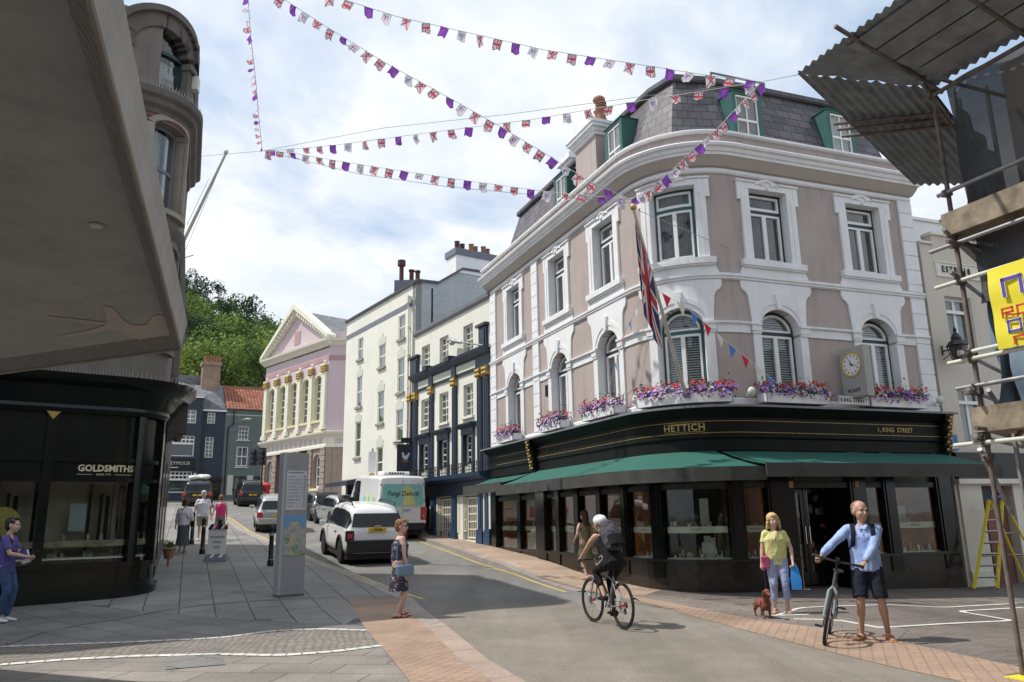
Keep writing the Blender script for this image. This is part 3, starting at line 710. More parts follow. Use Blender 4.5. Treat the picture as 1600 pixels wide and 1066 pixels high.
# green awning boxes visible slivers / teal pole
# display windows
rng=random.Random(3)
gaps=[(p[1],q[0]) for p,q in zip(posts,posts[1:]) if not(p[1]<13 and q[0]>12.6)]
for gi,(a,b) in enumerate(gaps):
    g=MB();g.box(a,b,-.03,-.024,.70,2.22)
    w=hbuild(g,'display_window',MAT['glass_shop'])
    m=MB();m.box(a,b,-.65,-.04,.66,.72);hbuild(m,'display_floor',MAT['label_cream'],w)
    m=MB();m.box(a-.02,b+.02,-.70,-.65,.7,2.5);m.box(a-.02,a,-.65,-.1,.7,2.5);m.box(b,b+.02,-.65,-.1,.7,2.5);hbuild(m,'display_back',MAT['wood_display'] if gi not in (7,) else MAT['room_dark'],w)
    m=MB();m.box(a+.03,b-.03,-.5,-.08,1.33,1.35);m.box(a+.03,b-.03,-.09,-.075,1.26,1.40);o=hbuild(m,'shelf',MAT['label_cream'],w)
    m=MB();m.text('HETTICH',.06,(a+b)/2,1.33,-.07,.004,sx=.9,space=1.2);hbuild(m,'shelf_lettering',MAT['ink'],o,fix=False)
    m=MB();mats=['gold','white_gloss','net_curtain','label_cream','gold_leaf','chrome','stone_red']
    for k in range(int((b-a)*30)):
        m.cur=rng.randrange(7);x=rng.uniform(a+.06,b-.06);y=rng.uniform(-.45,-.12);z=1.35 if rng.random()<.55 else .72
        h=rng.uniform(.04,.17)*(1.3 if z<1 else 1)
        t=rng.random()
        if t<.35:m.box(x-.02,x+.02,y-.012,y+.012,z,z+h)
        elif t<.7:m.lathe([(.028,0),(.012,h*.3),(.010,h*.7),(.03,h)],(x,y,z),8)
        else:m.lathe([(.03,0),(.035,h*.5),(.012,h)],(x,y,z),8)
    hbuild(m,'display_stock',[MAT[x] for x in mats],w,fix=False)
    m=MB();mats=['label_cream','wood_display','red_plain','net_curtain','side_grey']
    for k in range(max(2,int((b-a)*3))):
        m.cur=rng.randrange(5);x=rng.uniform(a+.12,b-.12);ww=rng.uniform(.08,.2);y=rng.uniform(-.6,-.5);z=rng.choice((.72,1.36));m.box(x-ww,x+ww,y,y+.02,z,z+rng.uniform(.3,.55 if z<1 else .75))
    hbuild(m,'display_board',[MAT[x] for x in mats],w,fix=False)
# doorway
m=MB();m.box(DOOR[0]+.01,DOOR[1]-.01,-.75,-.70,0,3.0);m.box(DOOR[0],DOOR[0]+.04,-.75,.05,0,3.0);m.box(DOOR[1]-.04,DOOR[1],-.75,.05,0,3.0);m.box(DOOR[0],DOOR[1],-.7,.0,2.95,3.0);hbuild(m,'door_recess',MAT['shop_black'])
m=MB();a,b=DOOR[0]+.1,DOOR[1]-.1;mid=(a+b)/2
for x0,x1 in((a,mid-.01),(mid+.01,b)):
    m.box(x0,x0+.09,-.66,-.61,.02,2.25);m.box(x1-.09,x1,-.66,-.61,.02,2.25);m.box(x0+.09,x1-.09,-.66,-.61,.02,.3);m.box(x0+.09,x1-.09,-.66,-.61,2.13,2.25)
m.box(a,b,-.66,-.6,2.27,2.4);dr=hbuild(m,'door',MAT['shop_black'])
m=MB();m.box(a+.09,mid-.1,-.645,-.64,.3,2.13);m.box(mid+.1,b-.09,-.645,-.64,.3,2.13);hbuild(m,'pane',MAT['glass_shop'],dr)
m=MB();m.tube([(mid-.06,-.56,.95),(mid-.06,-.56,1.35)],.015,6);m.tube([(mid+.06,-.56,.95),(mid+.06,-.56,1.35)],.015,6);hbuild(m,'handle',MAT['chrome'],dr)
m=MB();m.box(DOOR[0]+.1,DOOR[1]-.1,-.06,-.03,2.45,2.95);m.box(DOOR[0]-.18,DOOR[0]-.06,.1,.13,2.3,2.9);m.box(DOOR[1]+.1,DOOR[1]+.2,.1,.13,2.2,2.35);hbuild(m,'door_sign',MAT['shop_stall'])
ds=hb.children[-1];m=MB();m.text('HETTICH',.26,(DOOR[0]+DOOR[1])/2,2.7,-.025,.01,sx=.8);hbuild(m,'lettering',MAT['curtain'],ds,fix=False)
m=MB()
for s in (DOOR[0]-.15,DOOR[0]-.09):m.box(s,s+.02,.13,.14,2.45,2.85)
m.box(DOOR[0]-.17,DOOR[0]-.05,.13,.145,2.22,2.36);m.box(DOOR[1]+.12,DOOR[1]+.22,.13,.145,2.22,2.36);hbuild(m,'gilding',MAT['gold'],ds)
m=MB();rg=random.Random(77)  # flower reflections modelled as flat coloured blobs, mixed with display bits
for k in range(46):
    m.cur=rg.randrange(4);x=rg.uniform(DOOR[0]+.15,DOOR[1]-.15);z=rg.uniform(.3,2.1);m.ball((x,-.69+rg.uniform(0,.03),z),(rg.uniform(.02,.09),.012,rg.uniform(.03,.12)),7,5)
hbuild(m,'door_reflections' if 0 else 'entrance_display_reflections',[MAT['stone_light'],MAT['wood_display'],MAT['stone_dark'],MAT['stone_red']],fix=False)
# wall lamps & cable
for s in(8.75,11.35,14.55,17.0):
    m=MB();m.box(s-.05,s+.05,0.05,.09,4.28,4.36);m.tube([(s,.08,4.3),(s,.16,4.33)],.02,6);o=hbuild(m,'floodlight',MAT['white_gloss'])
    m=MB();m.ball((s,.22,4.37),(.10,.08,.11),10,8);hbuild(m,'lamp_glass',MAT['label_cream'],o,smooth=60)
# awnings: cloth slope, valance, arms
MAT['awning_green']=pm('awning_green',(.017,.105,.082),.75,var=.08,scale=1.2,bump=.15,bscale=60,stain=.1)
MAT['valance']=pm('valance',(.055,.055,.052),.8,var=.25,scale=2.5,stain=.3)
def awning(s0,s1,zt,zf,proj,lab,f0=None,f1=None,d0=.17):
    """cloth from (s0..s1) at the fascia to its front bar"""
    f0=s0 if f0 is None else f0;f1=s1 if f1 is None else f1
    t=thing('awning',lab,'awning',(*HP.at((s0+s1)/2,d0),zf),'green canvas awnings over the shopfront')
    n=20;vs=[];
    for j in range(5):
        k=j/4
        for i in range(n+1):
            a=s0+(s1-s0)*i/n;b=f0+(f1-f0)*i/n;p=HP.at(a,d0);q=HP.at(b,proj)
            vs.append((p[0]+(q[0]-p[0])*k,p[1]+(q[1]-p[1])*k,zt+(zf-zt)*k-.035*math.sin(PI*k)+.012*math.sin(i*1.7)*math.sin(PI*k)))
    m=MB();nb=len(vs);vs+=[(v[0],v[1],v[2]-.012) for v in vs]
    fs=[(j*(n+1)+i,j*(n+1)+i+1,(j+1)*(n+1)+i+1,(j+1)*(n+1)+i) for j in range(4) for i in range(n)]
    m.add(vs,fs+[tuple(nb+i for i in f[::-1]) for f in fs]);c=m.build('canopy_cloth',MAT['awning_green'],t,smooth=60,fix=False)
    m=MB();pr=[HP.at(f0+(f1-f0)*i/n,proj) for i in range(n+1)];AP=Path(pr)
    m.sweep([(-.01,zf-.26),(.012,zf-.26),(.012,zf+.03),(-.03,zf+.03)],-.02,AP.len+.02);m.build('valance',MAT['valance'],t,AP,AP.cuts)
    m=MB()
    for a,b in ((s0+.15,f0+.25),(s1-.15,f1-.25)):
        p=HP.at(a,.1);q=HP.at(b,proj-.05);mx=((p[0]+q[0])/2+.25,(p[1]+q[1])/2,(zt+zf)/2-.12);m.tube([(*p,zt-.15),mx,(*q,zf-.05)],.025,6)
    m.build('folding_arm',MAT['black_metal'],t)
    return t
awning(S0+.15,2.3,3.0,2.72,1.15,'leftmost green shop awning, the small one next to the navy pub')
awning(2.7,10.45,3.04,2.60,1.25,'long green shop awning wrapping the rounded corner under the gold shop name',2.2,11.0)
awning(10.6,17.0,3.02,2.66,1.35,'green shop awning on the right over the shop door and street number',11.0,17.3)
# window boxes with flowers
leafm=pm('flower_leaf',(.05,.11,.03),.7,var=.4,scale=9,bump=0)
fl=[pm('petal_purple',(.22,.10,.42),.7,var=.3,scale=20,bump=0),pm('petal_lilac',(.45,.36,.62),.7,var=.2,scale=20,bump=0),pm('petal_red',(.50,.03,.05),.7,var=.3,scale=20,bump=0),pm('petal_pink',(.6,.25,.4),.7,var=.2,scale=20,bump=0),pm('petal_cream',(.65,.62,.45),.7,var=.2,scale=20,bump=0)]
boxn=['under the leftmost window beside the navy pub','under the second window from the pub','under the third window, left of the flag','under the corner window, behind the flag pole','under the window left of the gold clock','right of the street nameplate']
for i,c in enumerate(WC):
    w=.72 if i<2 else .85
    if i==3:w=.95
    if i>3:w=.88
    p=HP.at(c,.25);t=thing('window_box','white window box of purple and red flowers '+boxn[i],'window box',(*p,4.1),'flower boxes on the ledge above the shop')
    m=MB();a,b=c-w,c+w;z0,z1=4.11,4.33
    m.box(a,b,.08,.42,z0,z0+.04);m.box(a,b,.40,.43,z0,z1);m.box(a,b,.08,.11,z0,z1);m.box(a,a+.03,.08,.43,z0,z1);m.box(b-.03,b,.08,.43,z0,z1)
    m.build('trough',MAT['white_paint'],t,HP,HC)
    m=MB();m.box(a+.02,b-.02,.10,.41,z1-.06,z1-.03);m.build('soil',MAT['room_dark'],t,HP,HC)
    rg=random.Random(40+i);m=MB()
    for k in range(620):
        x=rg.uniform(a-.05,b+.05);y=rg.uniform(.1,.5);z=4.36+abs(rg.gauss(0,.13))-(.22*rg.random()*max(0,(y-.40)/.1))
        s=rg.uniform(.02,.045);v=Vector((rg.gauss(0,1),rg.gauss(0,1),rg.gauss(0,1))).normalized();w2=v.orthogonal().normalized();o=Vector((x,y,z))
        m.add([o,o+v*s+w2*s*.5,o+v*s*2,o+v*s-w2*s*.5],[(0,1,2,3)])
    m.build('foliage',leafm,t,HP,(),fix=False)
    m=MB()
    for k in range(430):
        x=rg.uniform(a-.08,b+.08);y=rg.uniform(.12,.52);hi=rg.random()
        patch=noise.noise((x*2.2+i*7,3.1,0))
        cc=(2 if hi>.80 else (0 if patch>0 else 1)) if rg.random()<.72 else rg.choice((3,3,4))
        z=4.40+(.08+.14*rg.random() if cc==2 else rg.uniform(-.05,.12))+.05*noise.noise((x*3,i,0))
        if y>.44 and cc!=2:z-=.16*rg.random()
        s=rg.uniform(.028,.05);m.cur=cc;o=Vector((x,y,z));nn=Vector((rg.uniform(-.6,.6),1,rg.uniform(0,.9))).normalized();u1=nn.orthogonal().normalized();u2=nn.cross(u1)
        pts=[o+(u1*math.cos(q*PI/3)+u2*math.sin(q*PI/3))*s*(1 if q%2 else .8) for q in range(6)];m.add(pts+[o-nn*.012],[(q,(q+1)%6,6) for q in range(6)])
    m.build('blossom',fl,t,HP,(),fix=False)
# clock, projecting
ck=thing('wall_clock','gold rimmed round clock in a pale housing projecting above the street nameplate','clock',(*HP.at(13.95,.0),5.0))
cs=14.05;CPo=Path([HP.at(cs,.12),HP.at(cs+.02,.87)])
cl=CPo.len
m=MB();m.box(.0,.75,-.22,0,4.28,5.50);m.box(.02,.73,0,.012,4.30,5.48);m.build('housing',MAT['label_cream'] if 0 else pm('clock_housing',(.36,.36,.345),.5,var=.05),ck,CPo,bevel=.01)
m=MB()
for k in range(40):
    a=2*PI*k/40;b=2*PI*(k+1)/40;q=lambda t,r:(.375+r*math.cos(t),5.08+r*math.sin(t));m.prism([q(a,.262),q(b,.262),q(b,.305+.010*(k%2)),q(a,.305+.010*(k%2))],.0,.03)
m.build('gold_rim',pm('bright_gold',(.62,.45,.15),.35,metal=.3,var=.1),ck,CPo)
m=MB();m.prism([(.375+.268*math.cos(2*PI*k/32),5.08+.268*math.sin(2*PI*k/32)) for k in range(32)],.005,.022);face=m.build('dial',MAT['white_gloss'],ck,CPo)
m=MB()
for k in range(12):
    a=2*PI*k/12;x,z=.375+.21*math.cos(a),5.08+.21*math.sin(a);m.box(x-.012,x+.012,.022,.03,z-.018,z+.018)
def hand(ang,l,w):
    a=R(90-ang);m.prism([(.375-.04*math.cos(a)+w*math.sin(a),5.08-.04*math.sin(a)-w*math.cos(a)),(.375+l*math.cos(a),5.08+l*math.sin(a)),(.375-.04*math.cos(a)-w*math.sin(a),5.08-.04*math.sin(a)+w*math.cos(a))],.03,.038)
hand(335,.15,.016);hand(108,.23,.012);m.build('hands_and_marks',MAT['ink'],face,CPo)
m=MB();m.text('ROLEX',.12,.375,4.46,.02,.006,sx=1,space=1.05);m.build('lettering',MAT['pub_navy'],ck,CPo,fix=False)
m=MB()
for z in(4.40,5.46):m.tube([(*HP.at(cs+.28,0),z),(*HP.at(cs+.28,.80),z)],.026,8)
m.build('bracket',MAT['gold'],ck)
ns=thing('street_nameplate','white street nameplate with dark letters on the ledge below the clock','street sign',(*HP.at(14.05,.3),4.1))
m=MB();m.box(13.62,14.52,.40,.42,4.12,4.34);pl=m.build('plate',MAT['white_gloss'],ns,HP,HC)
m=MB();m.text('KING STREET',.145,14.07,4.23,.423,.006,sx=.9,space=1.05,off=.002)
for z in(4.13,4.325):m.box(13.64,14.50,.42,.424,z,z+.007)
for s in(13.635,14.50):m.box(s,s+.008,.42,.424,4.13,4.33)
m.build('lettering',MAT['ink'],pl,HP,HC,fix=False)
# big flag on its leaning pole
def unionmat():
    m,nt,b=nmat('union_flag');uv=N(nt,'ShaderNodeTexCoord');sx=N(nt,'ShaderNodeSeparateXYZ');lk(nt,uv.outputs['UV'],sx.inputs[0])
    def M_(op,a,b_=None,c=None):
        n=N(nt,'ShaderNodeMath',operation=op)
        for i,x in enumerate((a,b_,c)):
            if x is None:continue
            if isinstance(x,(int,float)):n.inputs[i].default_value=x
            else:lk(nt,x,n.inputs[i])
        return n.outputs[0]
    x=M_('SUBTRACT',sx.outputs[0],.5);y=M_('SUBTRACT',sx.outputs[1],.5);x2=M_('MULTIPLY',x,1)
    ax=M_('ABSOLUTE',x);ay=M_('ABSOLUTE',y)
    dg=M_('ABSOLUTE',M_('SUBTRACT',ax,ay));wd=M_('LESS_THAN',dg,.11);rd=M_('LESS_THAN',dg,.035)
    cw=M_('LESS_THAN',M_('MINIMUM',M_('MULTIPLY',ax,1.7),ay),.17);cr=M_('LESS_THAN',M_('MINIMUM',M_('MULTIPLY',ax,1.7),ay),.10)
    c=mixc(nt,wd,(.012,.016,.075),(.5,.5,.5));c=mixc(nt,rd,c,(.5,.02,.04));c=mixc(nt,cw,c,(.5,.5,.5));c=mixc(nt,cr,c,(.36,.02,.035))
    lk(nt,c,b.inputs['Base Color']);b.inputs['Roughness'].default_value=.8;return m
MAT['union']=unionmat()
fp=thing('flagpole','wooden flagpole with gold finial leaning out from the corner window box','flagpole',(*HP.at(9.95,.4),4.15))
pb=Vector((*HP.at(10.0,.35),4.2));
def onray(px,py,Y):return atY(px,py,Y)
ptop=atY(990,328,pb.y-2.1)
m=MB();m.tube([pb,ptop],[.05,.03],10);m.build('pole',MAT['wood_board'] if 0 else pm('pole_paint',(.5,.47,.42),.6),fp,smooth=40)
m=MB();m.ball(ptop+Vector((0,0,.06)),(.07,.07,.08),10,8);m.build('finial',MAT['gold'],fp,smooth=60)
ft=thing('flag','faded union flag hanging limp from the leaning flagpole','flag',tuple(ptop))
nn=48;mm=30;vs=[];dirp=(pb-ptop).normalized();m=MB()
bx=ptop+dirp*1.15
for j in range(nn+1):
    v=j/nn
    for i in range(mm+1):
        u=i/mm;top=ptop+dirp*(.10+u*1.15);g=v**.6
        fold=math.sin(u*13+v*1.5)*.055*g+math.sin(u*29+v*5)*.015*g
        wid=.52*(1-.3*v)
        tx=bx.x-.02+(u-.5)*wid;ty=bx.y+.0+(u-.5)*.12
        vs.append((top.x*(1-g)+tx*g+fold*.7,top.y*(1-g)+ty*g+fold,top.z-1.95*v*(1-.12*abs(u-.55))))
m.add(vs,[(j*(mm+1)+i,j*(mm+1)+i+1,(j+1)*(mm+1)+i+1,(j+1)*(mm+1)+i) for j in range(nn) for i in range(mm)])
fo=m.build('flag_cloth',MAT['union'],ft,uv=False,fix=False,smooth=80);ul=fo.data.uv_layers.new(name='UVMap')
for lp in fo.data.loops:
    k=lp.vertex_index;ul.data[lp.index].uv=((k//(mm+1))/nn,(k%(mm+1))/mm)
# ================= NAVY AND CREAM PUB
A_=(-0.761,27.670);PB=wall_from(A_,-30,9);B_=(-4.394,33.9625)
pl_=math.dist(A_,B_);ps0=9-pl_
pub=thing('pub_building','cream pub with navy pilasters and gold capitals beside the taupe corner shop','pub',(-2.5,31,.6))
def pbuild(m,n,mat,parent=pub,**k):return m.build(n,mat,parent,PB,**k)
wins=[(2.5,3.4),(4.4,5.28),(6.66,7.5)]
holes=[]
for a,b in wins:holes+=[(a,b,7.95,9.12),(a,b,5.5,6.75),(a,b,3.6,4.85)]
holes+=[(4.35,5.55,.9,2.5),(6.6,7.78,.9,2.5),(2.3,3.5,.5,2.6)]
m=MB();wall_with_holes(m,ps0,9,.2,9.75,-.35,0,holes);m.box(ps0,9,-6,-5.9,.2,9.75);pbuild(m,'wall',MAT['cream_wall'])
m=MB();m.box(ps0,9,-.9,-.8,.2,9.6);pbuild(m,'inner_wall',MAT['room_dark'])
m=MB();m.sweep([(-.4,9.72),(.05,9.72),(.12,9.80),(.14,9.93),(-.4,10.0)],ps0,9);m.sweep([(-.3,9.98),(-6,11.8),(-6,11.7),(-.3,9.9)],ps0,9);pbuild(m,'roof',MAT['lead'])
# cornice and frieze
m=MB();m.sweep([(0,7.15),(.06,7.15),(.08,7.60),(.20,7.66),(.34,7.78),(.36,7.88),(0,7.95)],ps0+.05,8.95)
for a,b in ((1.3,2.35),(8.05,8.85)):
    m.box(a+.1,b-.1,-.05,.10,7.9,8.72);m.box(a,b,-.05,.2,8.72,8.82);m.box(a+.2,b-.2,.10,.13,8.0,8.6)
for c in(3.7,5.95):m.box(c-.2,c+.2,-.02,.12,7.1,7.65);m.box(c-.2,c+.2,.1,.42,7.82,8.02)
pbuild(m,'cornice',MAT['pub_navy'])
m=MB()
for a,b in((2.35,3.45),(3.95,5.7),(6.2,7.85)):m.box(a,b,.07,.095,7.25,7.55)
pbuild(m,'frieze_panel',MAT['label_cream'])
m=MB()
for a,b in wins:
    m.box(a-.06,b+.06,-.34,.08,7.88,7.95);m.box(a-.06,b+.06,-.34,.09,5.40,5.5);m.box(a-.04,b+.04,-.33,-.30,7.95,7.97)
pbuild(m,'window_sill',MAT['cream_trim'])
pil=[1.38,1.98,3.7,5.95,8.12,8.66]
for c in pil:
    m=MB();m.box(c-.17,c+.17,-.02,.09,3.35,6.8);m.box(c-.10,c-.07,.09,.105,3.5,6.7);m.box(c+.07,c+.10,.09,.105,3.5,6.7);o=pbuild(m,'pilaster',MAT['pub_navy'])
    m=MB();m.box(c-.17,c+.17,-.02,.13,6.83,7.14)
    for k in range(3):
        for j in range(2):m.ball((c-.12+.12*k,.15,6.9+.15*j),(.07,.06,.08),8,6)
    m.box(c-.21,c+.21,-.02,.18,7.1,7.15);pbuild(m,'capital',MAT['gold'],o,smooth=50)
for a,b in wins:
    winblock(PB,a,b,7.97,9.12,-.17,.06,MAT['cream_trim'],pub,2,4,.07)
    winblock(PB,a,b,5.5,6.75,-.17,.06,MAT['cream_trim'],pub,2,4,.07)
    winblock(PB,a+.06,b-.06,3.62,4.80,-.17,.06,MAT['cream_trim'],pub,2,4,.07)
    m=MB();m.box(a-.10,a+.06,-.3,.06,3.35,4.85);m.box(b-.06,b+.10,-.3,.06,3.35,4.85);m.box(a-.1,b+.1,-.3,.08,4.8,5.05);m.sweep([(0,5.03),(.12,5.05),(.26,5.14),(.28,5.2),(0,5.24)],a-.26,b+.26);pbuild(m,'window_surround',MAT['pub_navy'])
# first floor balcony ledge with railing
m=MB();m.sweep([(0,3.02),(.30,3.06),(.52,3.16),(.56,3.30),(0,3.34)],ps0+.1,8.98);pbuild(m,'balcony',MAT['pub_blue'])
m=MB();s=ps0+.2;
while s<8.95:
    m.tube([(s,.5,3.3),(s,.5,3.62)],.012,5);m.ball((s,.5,3.65),(.022,.022,.05),6,4)
    if int(s*10)%3==0:m.ball((s,.5,3.50),(.04,.02,.05),6,4)
    s+=.13
m.tube([(ps0+.1,.5,3.40),(8.98,.5,3.40)],.015,5);m.tube([(ps0+.1,.5,3.56),(8.98,.5,3.56)],.015,5);pbuild(m,'railing',MAT['black_metal'],fix=False)
m=MB();m.box(ps0+.1,8.95,0,.10,2.55,3.04);fb=pbuild(m,'fascia',MAT['pub_navy'])
m=MB();m.text('THE  COCK  &  BOTTLE',.24,5.2,2.82,.105,.006,sx=.85) if 0 else m.text('PUB  &  DINING',.22,5.2,2.82,.105,.006,sx=.9);m=MB()
for c in (3.95,5.9,8.15,8.72):
    m=MB();m.box(c-.17,c+.17,-.02,.10,.3,2.6);m.box(c-.23,c+.23,-.02,.15,.3,1.15);m.box(c-.20,c+.20,-.02,.13,1.15,1.28);m.box(c-.08,c+.08,.10,.12,1.35,2.45);pbuild(m,'pier',MAT['pub_blue'])
m=MB()
for a in (4.18,6.13):
    m.box(a,a+.14,-.3,.02,1.15,2.5)
m.box(8.88,9.0,0,.12,1.3,3.0);m.box(8.38,8.46,0,.08,1.2,2.55);pbuild(m,'white_strip',MAT['cream_trim'])
for a,b in((4.4,5.55),(6.65,7.78)):
    winblock(PB,a+.32,b-.02,.95,2.45,-.07,.06,MAT['cream_trim'],pub,4,5,.06,.04,curt=False)
    winblock(PB,a,a+.2,1.2,2.45,-.07,.06,MAT['cream_trim'],pub,1,3,.04,.03,curt=False)
m=MB();m.box(4.35,7.8,-.36,-.30,.3,.98);m.box(2.3,3.5,-.34,-.30,.3,2.6);pbuild(m,'panelling',MAT['pub_navy'])
# street lamp on the pub/shop party wall
sl=thing('street_lamp','grey street lamp on a long arm reaching from the shop corner across the pub front','street lamp',(*HP.at(-1.1,.1),8.5))
a=Vector((*HP.at(-1.1,.05),8.46));e_=Vector((*PB.at(6.2,.9),8.75));e2=Vector((*PB.at(5.2,1.0),8.8))
e_=atY(706,538,a.y+2.2) ;e2=atY(702,533,a.y+3.0);k0=atY(765,541,a.y+.1)
q0=atY(766,541.5,27.6);q1=atY(722,535,29.2);q2=atY(700,532,30.2)
m=MB();m.tube([q0,q1],.035,8);m.build('arm',MAT['galv'],sl,smooth=40)
m=MB();dv=(q2-q1);m.tube([q1,q1+dv*.15,q1+dv*.3,q1+dv*.55,q1+dv*.9,q1+dv],[.04,.08,.07,(.12,.10),(.13,.12),.05],10);m.build('lamp_head',MAT['galv'],sl,smooth=40)
m=MB();m.ball(q1+dv*.72+Vector((0,0,-.1)),(.12,.2,.08),10,6);m.build('lamp_glass',MAT['label_cream'],sl,smooth=60)
# hanging pub sign
ps=thing('hanging_sign','black hanging pub sign with a pale cockerel in front of the cream house','pub sign',(*PB.at(1.4,.4),5.2))
def pxw(px,py,Y):return atY(px,py,Y)
sy=PB.at(1.4,.5)[1];a=pxw(621.5,696,sy);b=pxw(645,698,sy+.0);SGN=Path([(a.x,a.y),(b.x,b.y)]);zt=a.z;zb=pxw(621,736,sy).z;W=SGN.len
m=MB();m.box(0,W,-.05,.0,zb,zt);m.box(-.03,.0,-.06,.02,zb-.03,zt+.03);m.box(W,W+.03,-.06,.02,zb-.03,zt+.03);m.box(-.03,W+.03,-.06,.02,zt,zt+.04);m.box(-.03,W+.03,-.06,.02,zb-.04,zb);bd=m.build('board',MAT['dark_navy_metal'],ps,SGN)
cx=W*.52;cz=(zt+zb)/2+.08;k=W/1.0
pts=[(-.05,-.22),(.06,-.24),(.17,-.14),(.22,0),(.30,.16),(.22,.24),(.16,.14),(.06,.04),(-.04,.02),(-.10,.14),(-.12,.24),(-.18,.27),(-.22,.20),(-.28,.17),(-.22,.14),(-.21,.02),(-.16,-.12)]
m=MB();m.prism([(cx+x*k,cz+z*k) for x,z in pts],.002,.012);m.build('cockerel',pm('pale_blue_grey',(.38,.45,.50),.7,var=.15,scale=15),bd,SGN)
m=MB();m.prism([(cx+x*k,cz-.33*k+z*k) for x,z in((-.25,0),(-.1,.09),(.1,.1),(.25,0),(.1,-.06),(-.1,-.06))],.002,.010);m.build('ground_patch',MAT['stone_red'],bd,SGN)
m=MB();m.box(-.2,W+.9,-.05,-.01,zt+.10,zt+.14);m.box(.15,W-.1,-.14,.10,zt+.14,zt+.32);
for x in(.05,W-.05):m.tube([(x,-.03,zt+.03),(x,-.03,zt+.12)],.012,5)
m.build('iron_bracket',MAT['black_metal'],ps,SGN)
# ================= TALL CREAM HOUSE
WH=wall_from(B_,-33.5,20);w0=11.5
wh=thing('cream_house','tall cream rendered house with a grey band and slim sash windows beyond the pub','building',(-6.5,37.5,1))
def wbuild(m,n,mat,parent=wh,**k):return m.build(n,mat,parent,WH,**k)
ww=[(18.2,18.92,9.97,11.12),(15.97,16.74,9.0,10.12),(13.22,13.9,9.9,11.04),(18.17,18.9,7.43,9.05),(15.95,16.68,6.24,7.80),(13.2,13.9,7.40,8.97),(18.1,18.83,5.17,6.63),(15.95,16.65,3.65,5.09),(13.17,13.88,4.80,6.61),(18.13,18.85,2.6,3.74)]
m=MB();wall_with_holes(m,w0,20,.8,12.33,-.3,0,[(a,b,c,d) for a,b,c,d in ww]+[(12.2,14.9,.8,3.6)]);m.box(w0,w0+.3,-8,-.3,.8,12.3)
wbuild(m,'wall',MAT['cream_wall'])
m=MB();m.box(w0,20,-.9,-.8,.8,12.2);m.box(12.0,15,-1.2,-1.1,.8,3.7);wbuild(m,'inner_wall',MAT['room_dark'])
m=MB();m.box(w0,19.98,-.02,.012,11.30,11.56);wbuild(m,'painted_band',MAT['band_grey'])
m=MB();m.sweep([(-.3,12.30),(.10,12.30),(.12,12.40),(-.3,12.46)],w0-.05,20.05);m.add([(w0,-.2,12.42),(20.0,-.2,12.42),(20.0,-4,12.5),(w0,-4,12.5)],[(0,1,2,3)]);wbuild(m,'roof',MAT['slate_dark'])
# grey gable wall rising over the pub roof
m=MB();m.prism([(0,.9),(8.2,.9),(8.2,13.5),(4.5,13.5),(2.45,13.35),(1.15,12.45),(0,12.40)],0,.3)
GB=Path([WH.at(20,0),(WH.at(20,0)[0]+8*math.sin(R(56.5)),WH.at(20,0)[1]+8*math.cos(R(56.5)))])
m.build('gable_wall',MAT['grey_block'],wh,lambda v:(*GB.at(v[0],-v[1]),v[2]))
m=MB()
for a,b in(((0,12.40),(1.15,12.45)),((1.15,12.45),(2.45,13.35)),((2.45,13.35),(8.2,13.5))):
    m.prism([a,b,(b[0],b[1]+.12),(a[0],a[1]+.12)],-.08,.35)
m.build('verge',MAT['slate_dark'],wh,lambda v:(*GB.at(v[0],-v[1]),v[2]))
m=MB();m.box(2.1,4.45,-.04,.9,13.2,14.1);c1=m.build('chimney',MAT['white_paint'],wh,lambda v:(*GB.at(v[0],-v[1]),v[2]))
m=MB();m.box(2.03,4.52,-.11,.97,14.1,14.42);m.build('chimney_band',MAT['band_grey'],c1,lambda v:(*GB.at(v[0],-v[1]),v[2]))
for k,x in enumerate((2.35,2.75,3.15,3.5,3.85,4.2)):
    p=GB.at(x,-.3-.2*(k%2));MB().lathe([(.13,0),(.12,.42),(.15,.46),(.10,.48)],(*p,14.42),10).build('chimney_pot',MAT['terracotta'] if k>1 else MAT['dark_pot'],c1,smooth=40)
p=WH.at(17.9,-.9);m=MB();m.box(-.9,.3,-.3,.3,-.4,.5);m2=MB();m2.v=[(v[0]+p[0],v[1]+p[1],v[2]+12.6) for v in m.v];m2.f=m.f;m2.m=m.m;c2=m2.build('chimney',MAT['band_grey'],wh)
for dx,h in((-.6,1.1),(-.1,.5),(.2,.45)):
    m=MB();m.lathe([(.11,0),(.11,h),(.15,h+.02),(.15,h+.1),(.05,h+.12)] if h<1 else [(.11,0),(.11,h-.3),(.2,h-.28),(.2,h),(.08,h+.02)],(p[0]+dx,p[1],13.1),10);m.build('chimney_pot',MAT['dark_pot'],c2,smooth=40)
for a,b,z0,z1 in ww:
    winblock(WH,a,b,z0,z1,-.09,.05,MAT['cream_trim'],wh,1,2,.06,.04)
    m=MB();m.box(a-.08,b+.08,-.12,.10,z0-.12,z0);wbuild(m,'window_sill',MAT['stone_light'])
    if z1<11 and z1>4 and not(z1>11):
        mid=(a+b)/2;m=MB();m.prism([(a-.05,z1),(b+.05,z1),(b+.05,z1+.33),(mid+.15,z1+.42),(mid+.12,z1+.55),(mid-.12,z1+.55),(mid-.15,z1+.42),(a-.05,z1+.33)],-.01,.022);wbuild(m,'lintel',MAT['label_cream'])
m=MB()
for s in(19.45,19.7):m.tube([(s,.08,3.4),(s,.08,8.6 if s>19.6 else 11.5)],.045,6)
m.box(19.35,19.6,.02,.22,11.45,11.8)
for z in(4.5,6,7.5,9,10.3):m.box(19.38,19.52,0,.14,z,z+.06)
wbuild(m,'drainpipe',MAT['cream_trim'],smooth=40)
m=MB();m.sweep([(0,3.45),(1.1,3.35),(1.1,3.55),(0,3.75)],12.0,15.0);wbuild(m,'porch_canopy',MAT['pub_navy'])
